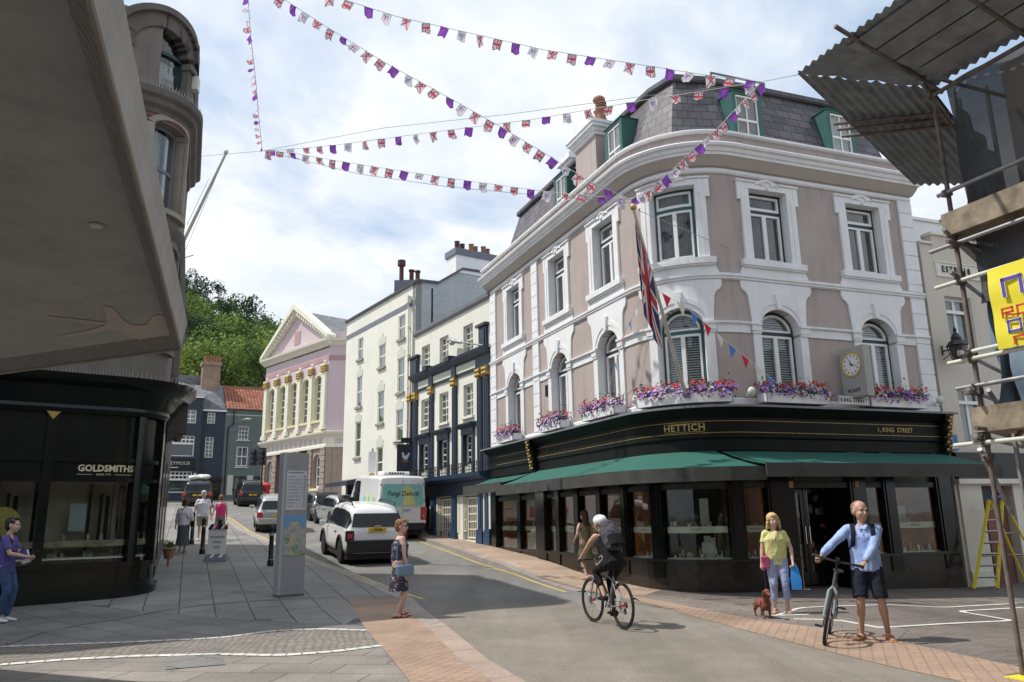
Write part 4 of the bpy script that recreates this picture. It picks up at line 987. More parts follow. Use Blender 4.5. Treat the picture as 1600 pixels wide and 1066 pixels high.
m=MB();m.box(12.2,12.5,-.05,.05,1.2,3.5);m.box(14.6,14.9,-.05,.05,1.2,3.5);wbuild(m,'porch_pier',MAT['pub_navy'])
# no-waiting sign post by the cream house
p=atY(581,760,34);spp=thing('sign_post','white and yellow parking sign on a slim pole by the cream house porch','road sign',(p.x,p.y,hg(p.x,p.y)))
m=MB();m.tube([(0,0,0),(0,0,3.6)],.04,8);m.build('pole',MAT['galv'],spp,local=True,smooth=40)
m=MB();m.box(-.16,.16,-.07,-.05,2.55,3.45);m.build('sign_plate',MAT['white_gloss'],spp,local=True)
m=MB();m.box(-.12,.12,-.078,-.07,2.2,2.52);m.build('yellow_plate',MAT['line_yellow'],spp,local=True)
# ================= PINK PEDIMENTED HALL
D_=tuple(atY(506,790,54)[:2]);PK=wall_from(D_,-43,16);k0=5.9
pk=thing('pink_hall','pink and cream classical hall with a pediment, tall arched windows and gilded capitals','building',(D_[0],D_[1],2.5))
def kbuild(m,n,mat,parent=pk,**k):return m.build(n,mat,parent,PK,**k)
cw=[(k0+.45+ (15.7-k0-.6)*(i)/5) for i in range(6)];cw[-1]=15.6
wc=[(a+b)/2 for a,b in zip(cw,cw[1:])]
holes=[(c-.55,c+.55,8.7,12.0) for c in wc]
gh=[(wc[0]-.5,wc[0]+.5,3.9,6.3),(wc[4]-.5,wc[4]+.5,3.9,6.3)]+[(wc[i]-.75,wc[i]+.75,2.4,6.7) for i in(1,2,3)]
m=MB();wall_with_holes(m,k0,16,7.0,13.9,-.5,0,holes)
for c in wc:
    m.prism([(c-.55,12.0)]+arch(c,11.45,.55,.55)[:8]+[(c,12.0)],-.5,0);m.prism([(c,12.0)]+arch(c,11.45,.55,.55)[7:]+[(c+.55,12.0)],-.5,0)
m.prism([(k0+.1,14.5),(15.9,14.5),((k0+16)/2,17.6)],-.6,-.05)
kbuild(m,'upper_wall',MAT['pink_wall'])
m=MB();wall_with_holes(m,k0,16,2.0,7.1,-.6,-.05,gh)
for c in(wc[0],wc[4]):
    m.prism([(c-.5,6.3)]+arch(c,5.8,.5,.5)[:8]+[(c,6.3)],-.6,-.05);m.prism([(c,6.3)]+arch(c,5.8,.5,.5)[7:]+[(c+.5,6.3)],-.6,-.05)
for c in cw:
    z=3.4
    while z<6.7:m.box(c-.32,c+.32,-.05,.06,z,min(z+.36,6.78));z+=.4
kbuild(m,'lower_wall',MAT['brown_stone'])
m=MB();m.box(k0,16,-.1,.12,2.0,3.35);kbuild(m,'plinth',MAT['stone_light'])
m=MB();m.box(k0,16,-2,-1.9,2,13);m.box(wc[1]-.8,wc[3]+.8,-1.2,-1.1,2,6.9);kbuild(m,'inner_wall',MAT['room_dark'])
m=MB();m.box(wc[1]-.75,wc[3]+.75,-1.0,-.95,5.6,6.65);kbuild(m,'red_banner',MAT['red_plain'])
m=MB()
m.sweep([(0,6.72),(.08,6.72),(.08,6.9),(.03,6.95),(.03,7.45),(.10,7.5),(.25,7.6),(.35,7.72),(.37,7.84),(0,7.9)],k0-.1,16.1)
x=k0+.2
while x<15.9:m.box(x,x+.16,.03,.12,7.42,7.56);x+=.32
kbuild(m,'cornice',MAT['cream_trim'])
m=MB();m.sweep([(0,14.0),(.10,14.05),(.25,14.2),(.45,14.35),(.48,14.5),(0,14.56)],k0-.35,16.3);x=k0+.2
while x<15.9:m.box(x,x+.16,.03,.14,13.98,14.18);x+=.32
kbuild(m,'cornice',MAT['cream_trim'])
x=k0+.25
while x<15.7:kbuild(MB().box(x,x+.45,.03,.045,7.0,7.38),'frieze_panel',MAT['pink_wall']);x+=.74
m=MB();m.box(k0,16,-.02,.03,12.95,13.3);kbuild(m,'painted_band',MAT['pink_dark'])
mid=(k0+16)/2
for sg in(-1,1):
    m=MB();x0=mid+sg*(16-k0)/2*1.07;pts=[(x0,14.5),(x0,14.78),(mid,18.2),(mid,17.75)]
    m.prism(pts if sg<0 else pts[::-1],-.3,.45);
    pts=[(x0,14.45),(x0,14.6),(mid,17.8),(mid,17.4)];m.prism(pts if sg<0 else pts[::-1],-.3,.2)
    for k in range(14):
        f=(k+.7)/15;xx=x0+(mid-x0)*f;zz=14.45+(17.45-14.45)*f;m.box(xx-.1,xx+.1,.1,.33,zz-.12,zz+.1)
    kbuild(m,'raking_cornice',MAT['white_paint'] if 0 else MAT['cream_trim'])
m=MB();m.box(mid-.45,mid+.45,-.06,-.01,15.0,16.0);kbuild(m,'pediment_vent',MAT['pink_dark'])
for c in cw:
    m=MB();m.box(c-.24,c+.24,-.02,.20,8.3,12.25);m.box(c-.3,c+.3,-.02,.28,8.0,8.3);m.box(c-.3,c+.3,-.02,.27,12.62,12.72);m.box(c-.16,c+.16,0,.12,12.9,13.0);o=kbuild(m,'pilaster',MAT['warm_cream'] if 0 else MAT['cream_trim'])
    m=MB();m.box(c-.24,c+.24,-.02,.22,12.12,12.62)
    for i in range(3):
        for j in range(3):m.ball((c-.2+.2*i,.26,12.2+.16*j),(.1,.08,.09),8,5)
    kbuild(m,'capital',MAT['gold'],o,smooth=50)
for c in wc:
    m=MB()
    for sg in(-1,1):
        x=sorted((c+sg*.54,c+sg*.70));m.box(x[0],x[1],-.48,.07,8.72,11.5)
    for k in range(12):
        t0,t1=PI*k/12,PI*(k+1)/12;q=lambda t,r:(c-(.54+r)*math.cos(t),11.45+(.54+r)*math.sin(t));m.prism([q(t0,0),q(t1,0),q(t1,.18),q(t0,.18)],-.48,.07)
    m.box(c-.8,c+.8,-.4,.16,8.55,8.72);m.box(c-.72,c+.72,-.02,.06,8.42,8.5);m.box(c-.72,c+.72,-.02,.06,7.9,7.98);m.box(c-.72,c-.62,-.02,.06,7.9,8.5);m.box(c+.62,c+.72,-.02,.06,7.9,8.5)
    kbuild(m,'window_surround',MAT['warm_cream'])
    w=winblock(PK,c-.53,c+.53,8.72,11.98,-.2,.06,MAT['cream_trim'],pk,2,6,.07,.05,back='side_grey')
for c in(wc[0],wc[4]):
    winblock(PK,c-.42,c+.42,4.0,6.2,-.35,.06,MAT['white_gloss'],pk,1,3,.12,.05);m=MB();m.box(c-.65,c+.65,-.4,.1,3.75,3.95);kbuild(m,'window_sill',MAT['warm_cream'])
SDp=Path([D_,(D_[0]+9*math.sin(R(85)),D_[1]+9*math.cos(R(85)))])
def sdb(m,n,mat,**k):return m.build(n,mat,pk,SDp,**k)
m=MB();m.box(0,9,-.4,0,7.1,14.0);m.box(0,9,-.4,-.1,14.5,15.1);sdb(m,'side_wall',MAT['pink_wall'])
m=MB();m.box(0,9,-.4,0,2,7.1);m.box(.0,.4,0,.06,3.4,6.7);sdb(m,'side_base',MAT['brown_stone'])
m=MB();m.sweep([(0,6.72),(.08,6.72),(.08,6.9),(.03,6.95),(.03,7.45),(.10,7.5),(.25,7.6),(.35,7.72),(.37,7.84),(0,7.9)],-.1,9);sdb(m,'side_cornice',MAT['cream_trim']);m=MB();m.sweep([(0,14.0),(.10,14.05),(.25,14.2),(.45,14.35),(.48,14.5),(0,14.56)],-.2,9);sdb(m,'side_cornice',MAT['cream_trim'])
m=MB();m.box(0,9,0,.03,12.95,13.3);sdb(m,'side_band',MAT['pink_dark'])
for x in(.6,2.0,3.4,4.8):sdb(MB().box(x,x+.9,.03,.045,7.0,7.38),'side_panel',MAT['pink_wall'])
m=MB();rm=PK.at(mid,-.6);re=PK.at(mid,-20);l0=PK.at(16,-.3);l1=PK.at(16,-20);e0=PK.at(k0,-.3);e1=PK.at(k0,-20)
m.add([(*rm,17.7),(*re,17.7),(*l1,14.9),(*l0,14.9),(*e0,14.9),(*e1,14.9)],[(0,1,2,3),(0,4,5,1)]);m.build('roof',MAT['slate_light'],pk,fix=False)
# ================= NAVY HOUSE AND GREY-GREEN HOUSE AT THE TOP
E0=(-23.26,67.88);a=R(62);HS=Path([(E0[0]-math.sin(a)*14,E0[1]-math.cos(a)*14),E0,(E0[0]+math.sin(a)*8,E0[1]+math.cos(a)*8)])
nv=thing('navy_house','dark navy three storey shop house with slate roof and white multi-pane windows','building',(-30,65,3.4))
def nb(m,n,mat,parent=nv,**k):return m.build(n,mat,parent,HS,**k)
m=MB();wall_with_holes(m,-2,9.9,2.6,12.3,-.3,.5,[(7.3,9.42,10.0,11.15),(7.1,9.42,7.2,8.95),(7.1,9.42,4.2,5.95),(3.4,6.0,10,11.1),(3.4,6,7.2,8.9)])
wall_with_holes(m,9.9,11.85,2.6,11.3,-.3,0,[(10.36,11.0,10.1,11.05),(10.33,11.0,7.17,8.93)])
nb(m,'wall',MAT['dark_blue_wall'])
m=MB();m.box(-2,11.8,-1.3,-1.2,3,12);nb(m,'inner_wall',MAT['room_dark'])
m=MB();m.add([(-2,.55,12.3),(9.95,.55,12.3),(9.95,-.1,12.35),(11.9,.1,11.28),(11.9,-3.2,13.95),(-2,-3.2,13.95)],[(0,1,2,5),(2,3,4,5)]);m.add([(9.95,.1,11.28),(11.9,.1,11.28),(9.95,-.1,12.35)],[(0,1,2)]);rf=nb(m,'roof',MAT['slate_light'],fix=False)
m=MB();m.box(9.9,11.9,.0,.16,11.15,11.28);m.box(-2,9.9,.5,.62,12.2,12.3);nb(m,'gutter',MAT['white_gloss'])
m=MB();m.box(4.5,8.6,-2.4,-.3,12.5,13.4);m.add([(4.3,-.1,13.35),(8.8,-.1,13.35),(8.4,-2.8,14.0),(4.6,-2.8,14.0)],[(0,1,2,3)]);dm=nb(m,'dormer',MAT['slate_light'],fix=False)
winblock(HS,7.7,8.4,12.45,13.25,-.28,.06,MAT['white_gloss'],nv,2,3,.07,.05,curt=False)
m=MB();m.box(7.0,10.2,-4.4,-3.4,13.4,14.8);nb(m,'roof_lantern',MAT['slate_light'])
m=MB();m.box(9.9,11.4,-3.3,-2.1,12.8,15.9);c3=nb(m,'chimney',MAT['stack_brick'])
m=MB();m.box(9.8,11.5,-3.4,-2.0,15.6,15.95);nb(m,'chimney_cap',MAT['stack_brick'],c3)
for k in range(6):
    p=HS.at(10.1+k*.24,-2.6);MB().lathe([(.11,0),(.10,.5),(.13,.6)],(*p,15.95),8).build('chimney_pot',MAT['terracotta'],c3,smooth=40)
winblock(HS,7.3,9.42,10.0,11.15,.3,.06,MAT['white_gloss'],nv,5,3,.08,.07)
winblock(HS,3.4,6.0,10.0,11.1,.3,.06,MAT['white_gloss'],nv,5,3,.08,.07)
for z0,z1 in((7.2,8.95),(4.2,5.95)):
    winblock(HS,7.1,9.42,z0+(z1-z0)*.62,z1,.3,.06,MAT['white_gloss'],nv,7,2,.08,.07,curt=False);winblock(HS,7.1,9.42,z0,z0+(z1-z0)*.62,.3,.06,MAT['white_gloss'],nv,1,1,.08,.07,back='greygreen_wall')
winblock(HS,10.36,11.0,10.1,11.05,-.15,.06,MAT['white_gloss'],nv,2,3,.07,.05);winblock(HS,10.33,11.0,7.17,8.93,-.15,.06,MAT['white_gloss'],nv,2,5,.07,.05)
m=MB();m.box(6.3,9.6,.5,.58,6.1,7.0);sg_=nb(m,'shop_sign',MAT['shop_black'])
m=MB();m.text('SEYMOUR',.42,8.35,6.6,.59,.01,sx=.85,space=1.1);m.box(7.7,8.3,.585,.59,6.22,6.30);nb(m,'lettering',MAT['label_cream'],sg_,fix=False)
m=MB();m.box(9.95,11.85,0,.3,5.2,5.5);m.box(9.95,11.85,-.02,.02,3.0,5.1);nb(m,'shop_entrance',MAT['shop_black'])
m=MB();m.box(9.55,9.75,.5,.6,5.5,5.8);nb(m,'alarm_box',MAT['white_gloss'])
gg=thing('grey_green_house','grey-green rendered house with red pantile roof at the top of the street','building',(-21,69.5,3.6))
def gb(m,n,mat,parent=gg,**k):return m.build(n,mat,parent,HS,**k)
m=MB();wall_with_holes(m,11.85,17.6,2.8,11.5,-.3,0,[(12.97,13.85,8.8,9.97),(12.92,13.9,6.48,8.18),(12.85,13.85,4.1,5.6),(14.5,15.6,4.1,5.6)]);gb(m,'wall',MAT['greygreen_wall'])
m=MB();m.box(11.9,17.5,-1.3,-1.2,3,11.4);gb(m,'inner_wall',MAT['room_dark'])
m=MB();m.add([(11.85,.25,11.45),(17.7,.25,11.45),(17.7,-3,13.85),(11.85,-3,13.85)],[(0,1,2,3)]);q=gb(m,'roof',MAT['tiles'],fix=False,uv=False)
ul=q.data.uv_layers.new(name='UVMap')
for lp,uvv in zip(q.data.polygons[0].loop_indices,((0,0),(5.85,0),(5.85,4),(0,4))):ul.data[lp].uv=uvv
m=MB();m.box(11.85,17.7,-3.15,-2.9,13.75,13.98);gb(m,'ridge',MAT['terracotta'])
m=MB();m.box(11.9,17.6,0,.03,10.9,10.97);gb(m,'white_line',MAT['label_cream'])
winblock(HS,12.97,13.85,8.8,9.97,-.12,.06,MAT['white_gloss'],gg,3,3,.08,.05);winblock(HS,12.92,13.9,6.48,8.18,-.12,.06,MAT['white_gloss'],gg,2,2,.09,.06,curt=True)
for a,b in((12.85,13.85),(14.5,15.6)):winblock(HS,a,b,4.1,5.6,-.12,.06,MAT['black_metal'],gg,2,1,.07,.05)
for x in(12.3,13.95,15.7):gb(MB().box(x,x+.48,0,.06,4.0,5.7),'stone_pier',MAT['label_cream'])
for c,z in((13.4,8.75),(13.4,6.42)):gb(MB().box(c-.6,c+.6,0,.10,z-.1,z),'window_sill',MAT['label_cream'])
m=MB();m.tube([(12.1,.1,3),(12.1,.1,9.8),(12.5,.12,10.1),(12.5,.12,11.3)],.05,6);gb(m,'drainpipe',MAT['black_metal'])
m=MB();m.box(11.98,13.0,0,.04,9.45,9.85);gb(m,'nameplate',MAT['greygreen_wall'])
l2=thing('street_lamp','small wall lamp on the grey-green house at the top of the street','street lamp',(*HS.at(12.8,.1),10.3))
m=MB();m.tube([(12.6,0,10.2),(13.1,.5,10.4),(13.4,.8,10.5)],.04,6);m.build('arm',MAT['galv'],l2,HS);m=MB();m.ball((13.6,.9,10.5),(.3,.15,.09),10,6);m.build('lamp_head',MAT['label_cream'],l2,HS,smooth=60)
# traffic light, litter bin
p=atY(408,760,50);tl=thing('traffic_light','black traffic light on a pole in front of the grey-green house','traffic light',(p.x,p.y,hg(p.x,p.y)))
m=MB();m.tube([(0,0,0),(0,0,3.6)],.06,8);m.build('pole',MAT['black_metal'],tl,local=True)
m=MB();m.box(-.2,.2,-.2,.1,2.9,4.0);m.box(-.75,-.35,-.2,.1,2.9,3.9);m.box(-.4,-.1,-.05,.0,3.2,3.3);m.build('signal_head',MAT['black_metal'],tl,local=True)
m=MB()
for x in(0,-.55):
    for z in(3.1,3.4,3.7):m.lathe([(.12,0),(.14,-.14),(.12,-.16)],(x,-.2,z),12,'y')
m.build('signal_hood',MAT['dark_navy_metal'],tl,local=True)
p=atG(410,792);pbx=thing('post_box','small red box standing behind the parked black car','post box',(p.x,p.y+.5,hg(p.x,p.y)))
m=MB();m.lathe([(.3,0),(.3,1.4),(.34,1.45),(.34,1.55),(.15,1.7)],(0,0,0),16);m.build('body',MAT['red_plain'],pbx,local=True,smooth=40)
# ================= WOODED HILL
m=MB();vs=[];nx,ny=50,30
for j in range(ny+1):
    for i in range(nx+1):
        x=-150+i*4.6;y=84+j*6
        f=max(0,min(1,(y-84)/95));cr=44*max(0,1-((x+88)/72)**2)**.6 if abs(x+88)<72 else 0
        z=3.2+(cr)*math.sin(min(1,f*1.3)*PI/2)+1.5*noise.noise((x*.05,y*.05,0));vs.append((x,y,z))
m.add(vs,[(j*(nx+1)+i,j*(nx+1)+i+1,(j+1)*(nx+1)+i+1,(j+1)*(nx+1)+i) for j in range(ny) for i in range(nx)])
hl=m.build('hill',pm('hill_green',(.05,.09,.025),.95,var=.5,scale=.3,bump=1,bscale=4),smooth=80,fix=False);hl['kind']='structure'
def hillz(x,y):
    f=max(0,min(1,(y-84)/95));cr=44*max(0,1-((x+88)/72)**2)**.6 if abs(x+88)<72 else 0
    return 3.2+cr*math.sin(min(1,f*1.3)*PI/2)
def leafmat(name,c):
    m,nt,b=nmat(name);oi=N(nt,'ShaderNodeTexCoord');n1=noisetex(nt,oi.outputs['Object'],.5,3);n2=noisetex(nt,oi.outputs['Object'],4,2)
    cc=mixc(nt,ramp(nt,n1,[(.35,0.),(.65,1.)]),shade(c,.6),shade(c,1.35));cc=mixc(nt,1.,cc,ramp(nt,n2,[(.3,.75),(.7,1.25)]),'MULTIPLY')
    lk(nt,cc,b.inputs['Base Color']);b.inputs['Roughness'].default_value=.8;b.inputs['Specular IOR Level'].default_value=.2
    tr=N(nt,'ShaderNodeBsdfTranslucent');lk(nt,cc,tr.inputs['Color']);mx=N(nt,'ShaderNodeMixShader');mx.inputs[0].default_value=.35;out=nt.nodes['Material Output'];lk(nt,b.outputs[0],mx.inputs[1]);lk(nt,tr.outputs[0],mx.inputs[2]);lk(nt,mx.outputs[0],out.inputs[0])
    return m
LM=[leafmat('foliage_bright',(.17,.25,.065)),leafmat('foliage_mid',(.115,.18,.055)),leafmat('foliage_dark',(.035,.065,.04)),leafmat('foliage_yellow',(.21,.28,.07))]
MAT['bark']=pm('bark',(.07,.05,.04),.9,var=.3)
def tree_mesh(seed,mat,hgt=9,wid=5,dense=1):
    rg=random.Random(seed);t=thing('broadleaf_tree','x','tree');m=MB()
    m.tube([(0,0,-1),(.1,0,hgt*.25),(-.1,.2,hgt*.5),(.1,.1,hgt*.75)],[.35,.28,.2,.06],8)
    for k in range(7):
        a=rg.uniform(0,2*PI);z=hgt*rg.uniform(.25,.6);m.tube([(0,0,z),(math.cos(a)*wid*.3,math.sin(a)*wid*.3,z+hgt*.15),(math.cos(a)*wid*.42,math.sin(a)*wid*.42,z+hgt*.28)],[.14,.08,.03],5)
    m.build('trunk',MAT['bark'],t,local=True)
    m=MB();cl=[]
    for k in range(26):
        a=rg.uniform(0,2*PI);r=rg.random()**.6;zz=rg.uniform(.22,1.0);R_=wid*.5*math.sqrt(max(.08,1-((zz-.55)/.52)**2))
        cl.append((Vector((math.cos(a)*r*R_,math.sin(a)*r*R_,zz*hgt)),rg.uniform(.5,1.05)*wid*.2))
    for c,rr in cl:
        for k in range(int(115*dense)):
            d=Vector((rg.gauss(0,1),rg.gauss(0,1),rg.gauss(0,1))).normalized();p=c+d*rr*(rg.random()**.35);s=rg.uniform(.11,.24)
            nn_=(d+Vector((rg.gauss(0,.5),rg.gauss(0,.5),rg.gauss(0,.5)+.3))).normalized();u1=nn_.orthogonal().normalized();u2=nn_.cross(u1)
            m.add([p+u1*s,p+u2*s*.7,p-u1*s,p-u2*s*.7],[(0,1,2,3)])
    m.build('crown',mat,t,local=True,fix=False,uv=False)
    return t
TR=[tree_mesh(1,LM[0],10,8),tree_mesh(2,LM[1],12,9),tree_mesh(3,LM[2],13,8),tree_mesh(4,LM[3],9,8),tree_mesh(5,LM[1],9,8)]
tl_=[(345,590,86,0,'bright green tree just behind the brick chimney'),(300,600,88,3,'yellow-green bush-like tree left of the brick chimney'),(280,598,85,3,'low light green tree above the slate roof beside the stone building'),(390,600,87,1,'mid green tree above the red tiled roof'),(415,590,90,0,'light tree half behind the pink hall pediment'),(365,560,97,0,'broad sunlit tree in the middle of the wooded hill'),(325,560,98,1,'tree above the brick chimney on the hillside'),(288,560,97,2,'dark tree low on the left of the hill'),(405,555,99,1,'tree left of the pink hall, halfway up the hill'),(345,530,108,4,'tree in the second row of the hill'),(310,528,110,0,'bright tree on the upper left of the hill'),(385,530,110,2,'dark tree on the right shoulder of the hill'),(283,515,112,1,'tree on the upper left edge of the hill'),(330,515,120,1,'tree just below the hilltop'),(300,490,125,2,'dark tree near the hilltop'),(360,530,125,4,'tree on the hill crest, right of centre'),(272,480,128,2,'dark tree on the hilltop beside the stone cornice'),(315,485,130,2,'dark crown on the ridge line'),(290,465,132,2,'topmost dark tree of the hill'),(395,545,130,2,'dark tree at the right end of the ridge'),(418,560,120,1,'tree at the foot of the ridge by the pink hall'),(345,510,132,1,'tree on the ridge above the red roof')]
rg=random.Random(5);used=set()
for px,py,Y,kd,lab in tl_:
    p=atY(px,py,Y);o=TR[kd]
    if kd in used:o=dup(TR[kd])
    used.add(kd)
    s=rg.uniform(.9,1.25);h=(10,12,13,9,9)[kd]
    o.location=(p.x,p.y,p.z-h*s*.62);o.scale=(s,s,s);o.rotation_euler=(0,0,rg.uniform(0,6))
    tag(o,lab,'tree','trees on the wooded hill')
# ================= LEFT: STONE BUILDING WITH DARK ROUNDED SHOPFRONT
gc=(-7.617,16.567);GP=Path(fillet((gc[0]-.807*9,gc[1]-.591*9),gc,(gc[0]-.386*30,gc[1]+.9225*30),1.0,12));GC=GP.cuts
GEND=20.5
gbd=thing('stone_corner_building','dark stone building with arched windows above a black rounded jewellery shopfront','building',(-9,18.5,.2))
def gbu(m,n,mat,parent=gbd,**k):return m.build(n,mat,parent,GP,GC,**k)
G0,G1=0,GP.len
# upper walls
TE=12.9;ucs=[8.85,13.2,15.6,18.2,5.9,3.2]
holes=[]
for c in ucs:holes+=([(c-.55,c+.55,8.7,10.8),(c-.55,c+.55,11.75,13.3)] if c<TE else [])+[(c-.55,c+.55,5.5,7.8)]
m=MB();wall_with_holes(m,G0,TE,4.4,13.4,-.4,0,[h for h in holes if h[0]<TE]);wall_with_holes(m,TE,GEND,4.4,8.3,-.4,0,[h for h in holes if h[0]>TE]);m.box(GEND-.3,GEND,-7,-.4,0,8.3);m.box(TE-.3,TE,-9,-.4,8,13.4);gbu(m,'wall',MAT['tower_stone'])
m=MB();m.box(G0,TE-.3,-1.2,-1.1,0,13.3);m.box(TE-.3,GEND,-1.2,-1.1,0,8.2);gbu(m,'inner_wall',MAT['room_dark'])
m=MB();m.sweep([(-.3,10.95),(.06,10.95),(.08,11.05),(.19,11.12),(.22,11.24),(.31,11.30),(.33,11.36),(.33,11.46),(-.3,11.50)],G0,TE+.1);m.sweep([(-.3,13.2),(.04,13.2),(.10,13.32),(.12,13.42),(-.3,13.45)],9.4,TE+.02);m.sweep([(-.3,8.0),(.05,8.0),(.13,8.15),(.15,8.3),(-.3,8.35)],G0,GEND+.1);gbu(m,'cornice',MAT['stone_dark'],smooth=30)
m=MB();m.sweep([(-.02,10.85),(.03,10.85),(.03,11.02),(-.02,11.02)],G0,TE);gbu(m,'red_band',MAT['stone_red'])
# arched gable dormer over the corner
c=8.35;w=.70
m=MB()
for k in range(20):
    t0,t1=PI*k/20,PI*(k+1)/20;q=lambda t,r:(c-r*math.cos(t),12.5+r*math.sin(t))
    m.prism([q(t0,w),q(t1,w),q(t1,w+.46),q(t0,w+.46)],-.5,.05);m.prism([q(t0,w+.36),q(t1,w+.36),q(t1,w+.52),q(t0,w+.52)],-.5,.15)
for sg in(-1,1):
    x=sorted((c+sg*w,c+sg*(w+.4)));m.box(x[0],x[1],-.4,.06,11.50,12.5);m.box(x[0]-.04,x[1]+.04,-.4,.13,12.46,12.62)
gbu(m,'arched_gable',MAT['stone_dark'],smooth=25)
m=MB();m.prism([(c-w,11.5)]+arch(c,12.5,w,w,16)+[(c+w,11.5)],-.2,-.19);gl=gbu(m,'arched_window',MAT['glass_dark'])
m=MB();m.box(c-w,c+w,-.19,-.12,12.60,12.68);m.box(c-w,c-w+.06,-.19,-.12,11.72,12.6);m.box(c+w-.06,c+w,-.19,-.12,11.72,12.6)
gbu(m,'frame',MAT['navy_frame'],gl)
m=MB();m.box(c-w,c+w,-.35,-.33,11.7,12.5);gbu(m,'curtain',MAT['net_curtain'],gl)
for c in ucs:
    for z0,z1 in((8.7,10.8),(5.5,7.8),(11.9,13.3)):
        if z0>11 and abs(c-8.85)<1:continue
        if c>TE and z0>8:continue
        winblock(GP,c-.55,c+.55,z0,z1,-.3,.06,MAT['band_grey'],gbd,1,2,.07,.05,curt=z0<11 and c<20)
        m=MB()
        for k in range(10):
            t0,t1=PI*(.12+.76*k/10),PI*(.12+.76*(k+1)/10);q=lambda t,r:(c-(.62+r)*math.cos(t),z1-.22+(.32+r)*math.sin(t));m.prism([q(t0,0),q(t1,0),q(t1,.14),q(t0,.14)],-.3,.06)
        m.box(c-.75,c-.55,-.3,.06,z0,z1-.1);m.box(c+.55,c+.75,-.3,.06,z0,z1-.1);m.box(c-.7,c+.7,-.3,.12,z0-.12,z0)
        gbu(m,'window_surround',MAT['tower_stone' if z0<8 or c>9 else 'stone_light'])
# bird spikes
def spikes(s0,s1,d,z,name):
    m=MB();s=s0
    while s<s1:
        m.add([(s-.012,d,z),(s+.012,d,z),(s,d+.04,z+.16)],[(0,1,2)]);m.add([(s,d-.01,z),(s,d+.012,z),(s+.05,d,z+.15)],[(0,1,2)]);s+=.06
    return gbu(m,name,MAT['steel'],fix=False)
spikes(7.0,9.6,.28,11.49,'bird_spikes');spikes(6.0,9.4,.62,4.62,'bird_spikes')
# projecting console lamp box at the corner
m=MB();m.box(9.25,9.45,.02,.2,12.1,12.45);gbu(m,'floodlight',MAT['label_cream'])
# roof
m=MB();m.plan([GP.at(s,-.2) for s in [0,8.2]+list(GC)+[TE]]+[(-20,16),(-20,10)],13.4,13.6);m.build('roof',MAT['lead'],gbd);m=MB();m.plan([GP.at(TE,-.2),GP.at(GEND,-.2),(-19,24),(-18,15)],8.3,8.4);m.build('lower_roof',MAT['lead'],gbd)
# ---- shopfront
m=MB();m.sweep([(-.3,3.9),(.10,3.9),(.16,3.98),(.14,4.05),(.22,4.12),(.30,4.3),(.34,4.34),(.38,4.40),(.55,4.48),(.62,4.55),(.66,4.62),(-.3,4.66)],G0,10.5);gbu(m,'fascia_cornice',MAT['shop_black'],smooth=30)
m=MB();s=G0+3
while s<10.4:m.ball((s,.325,4.37),(.018,.02,.018),6,4);s+=.13
gbu(m,'gilt_beads',MAT['gold'])
m=MB();m.box(10.42,10.66,-.3,.5,3.75,4.7);m.ball((10.55,.3,3.75),(.10,.14,.2),8,6)
for k in range(3):m.sweep([(.05,3.5),(.2,3.6),(.35,3.9),(.05,3.9)],10.44,10.64)
gbu(m,'corner_console',MAT['stone_dark'],smooth=40)
gposts=[(3.6,3.75),(5.3,5.45),(6.88,7.05),(8.55,8.72),(9.3,9.55),(10.35,10.7)]
for a,b in gposts:
    m=MB();m.box(a,b,-.15,.08,.9,3.92);gbu(m,'mullion',MAT['shop_black'])
m=MB()
m.box(G0,10.5,-.1,.05,2.92,3.0);m.box(G0,10.5,-.1,.05,2.52,2.60);gbu(m,'transom',MAT['shop_black'])
m=MB();m.box(G0,10.6,-.2,.06,-.1,.86);m.box(G0,10.6,-.2,.14,-.1,.42);m.box(G0,10.6,-.2,.10,.84,.92)
for a,b in zip([p[1] for p in gposts],[p[0] for p in gposts][1:]):
    m.box(a+.1,b-.1,.06,.075,.52,.56);m.box(a+.1,b-.1,.06,.075,.74,.78);m.box(a+.1,a+.14,.06,.075,.56,.74);m.box(b-.14,b-.1,.06,.075,.56,.74)
gbu(m,'stallriser',MAT['shop_black'])
gall=[(G0+.1,3.6)]+[(p[1],q[0]) for p,q in zip(gposts,gposts[1:])]
m=MB()
for a,b in gall:m.box(a,b,-.08,-.03,3.0,3.92);m.box(a,b,-.08,-.02,2.60,2.92)
gbu(m,'fascia_panel',MAT['shop_black'])
m=MB();m.add([(7.02,.09,3.9),(7.30,.09,3.9),(7.16,.09,3.72)],[(0,1,2)]);
m=MB();m.prism([(6.82,3.92),(7.10,3.92),(6.96,3.74)],.085,.10);gbu(m,'gilt_drop',MAT['gold'])
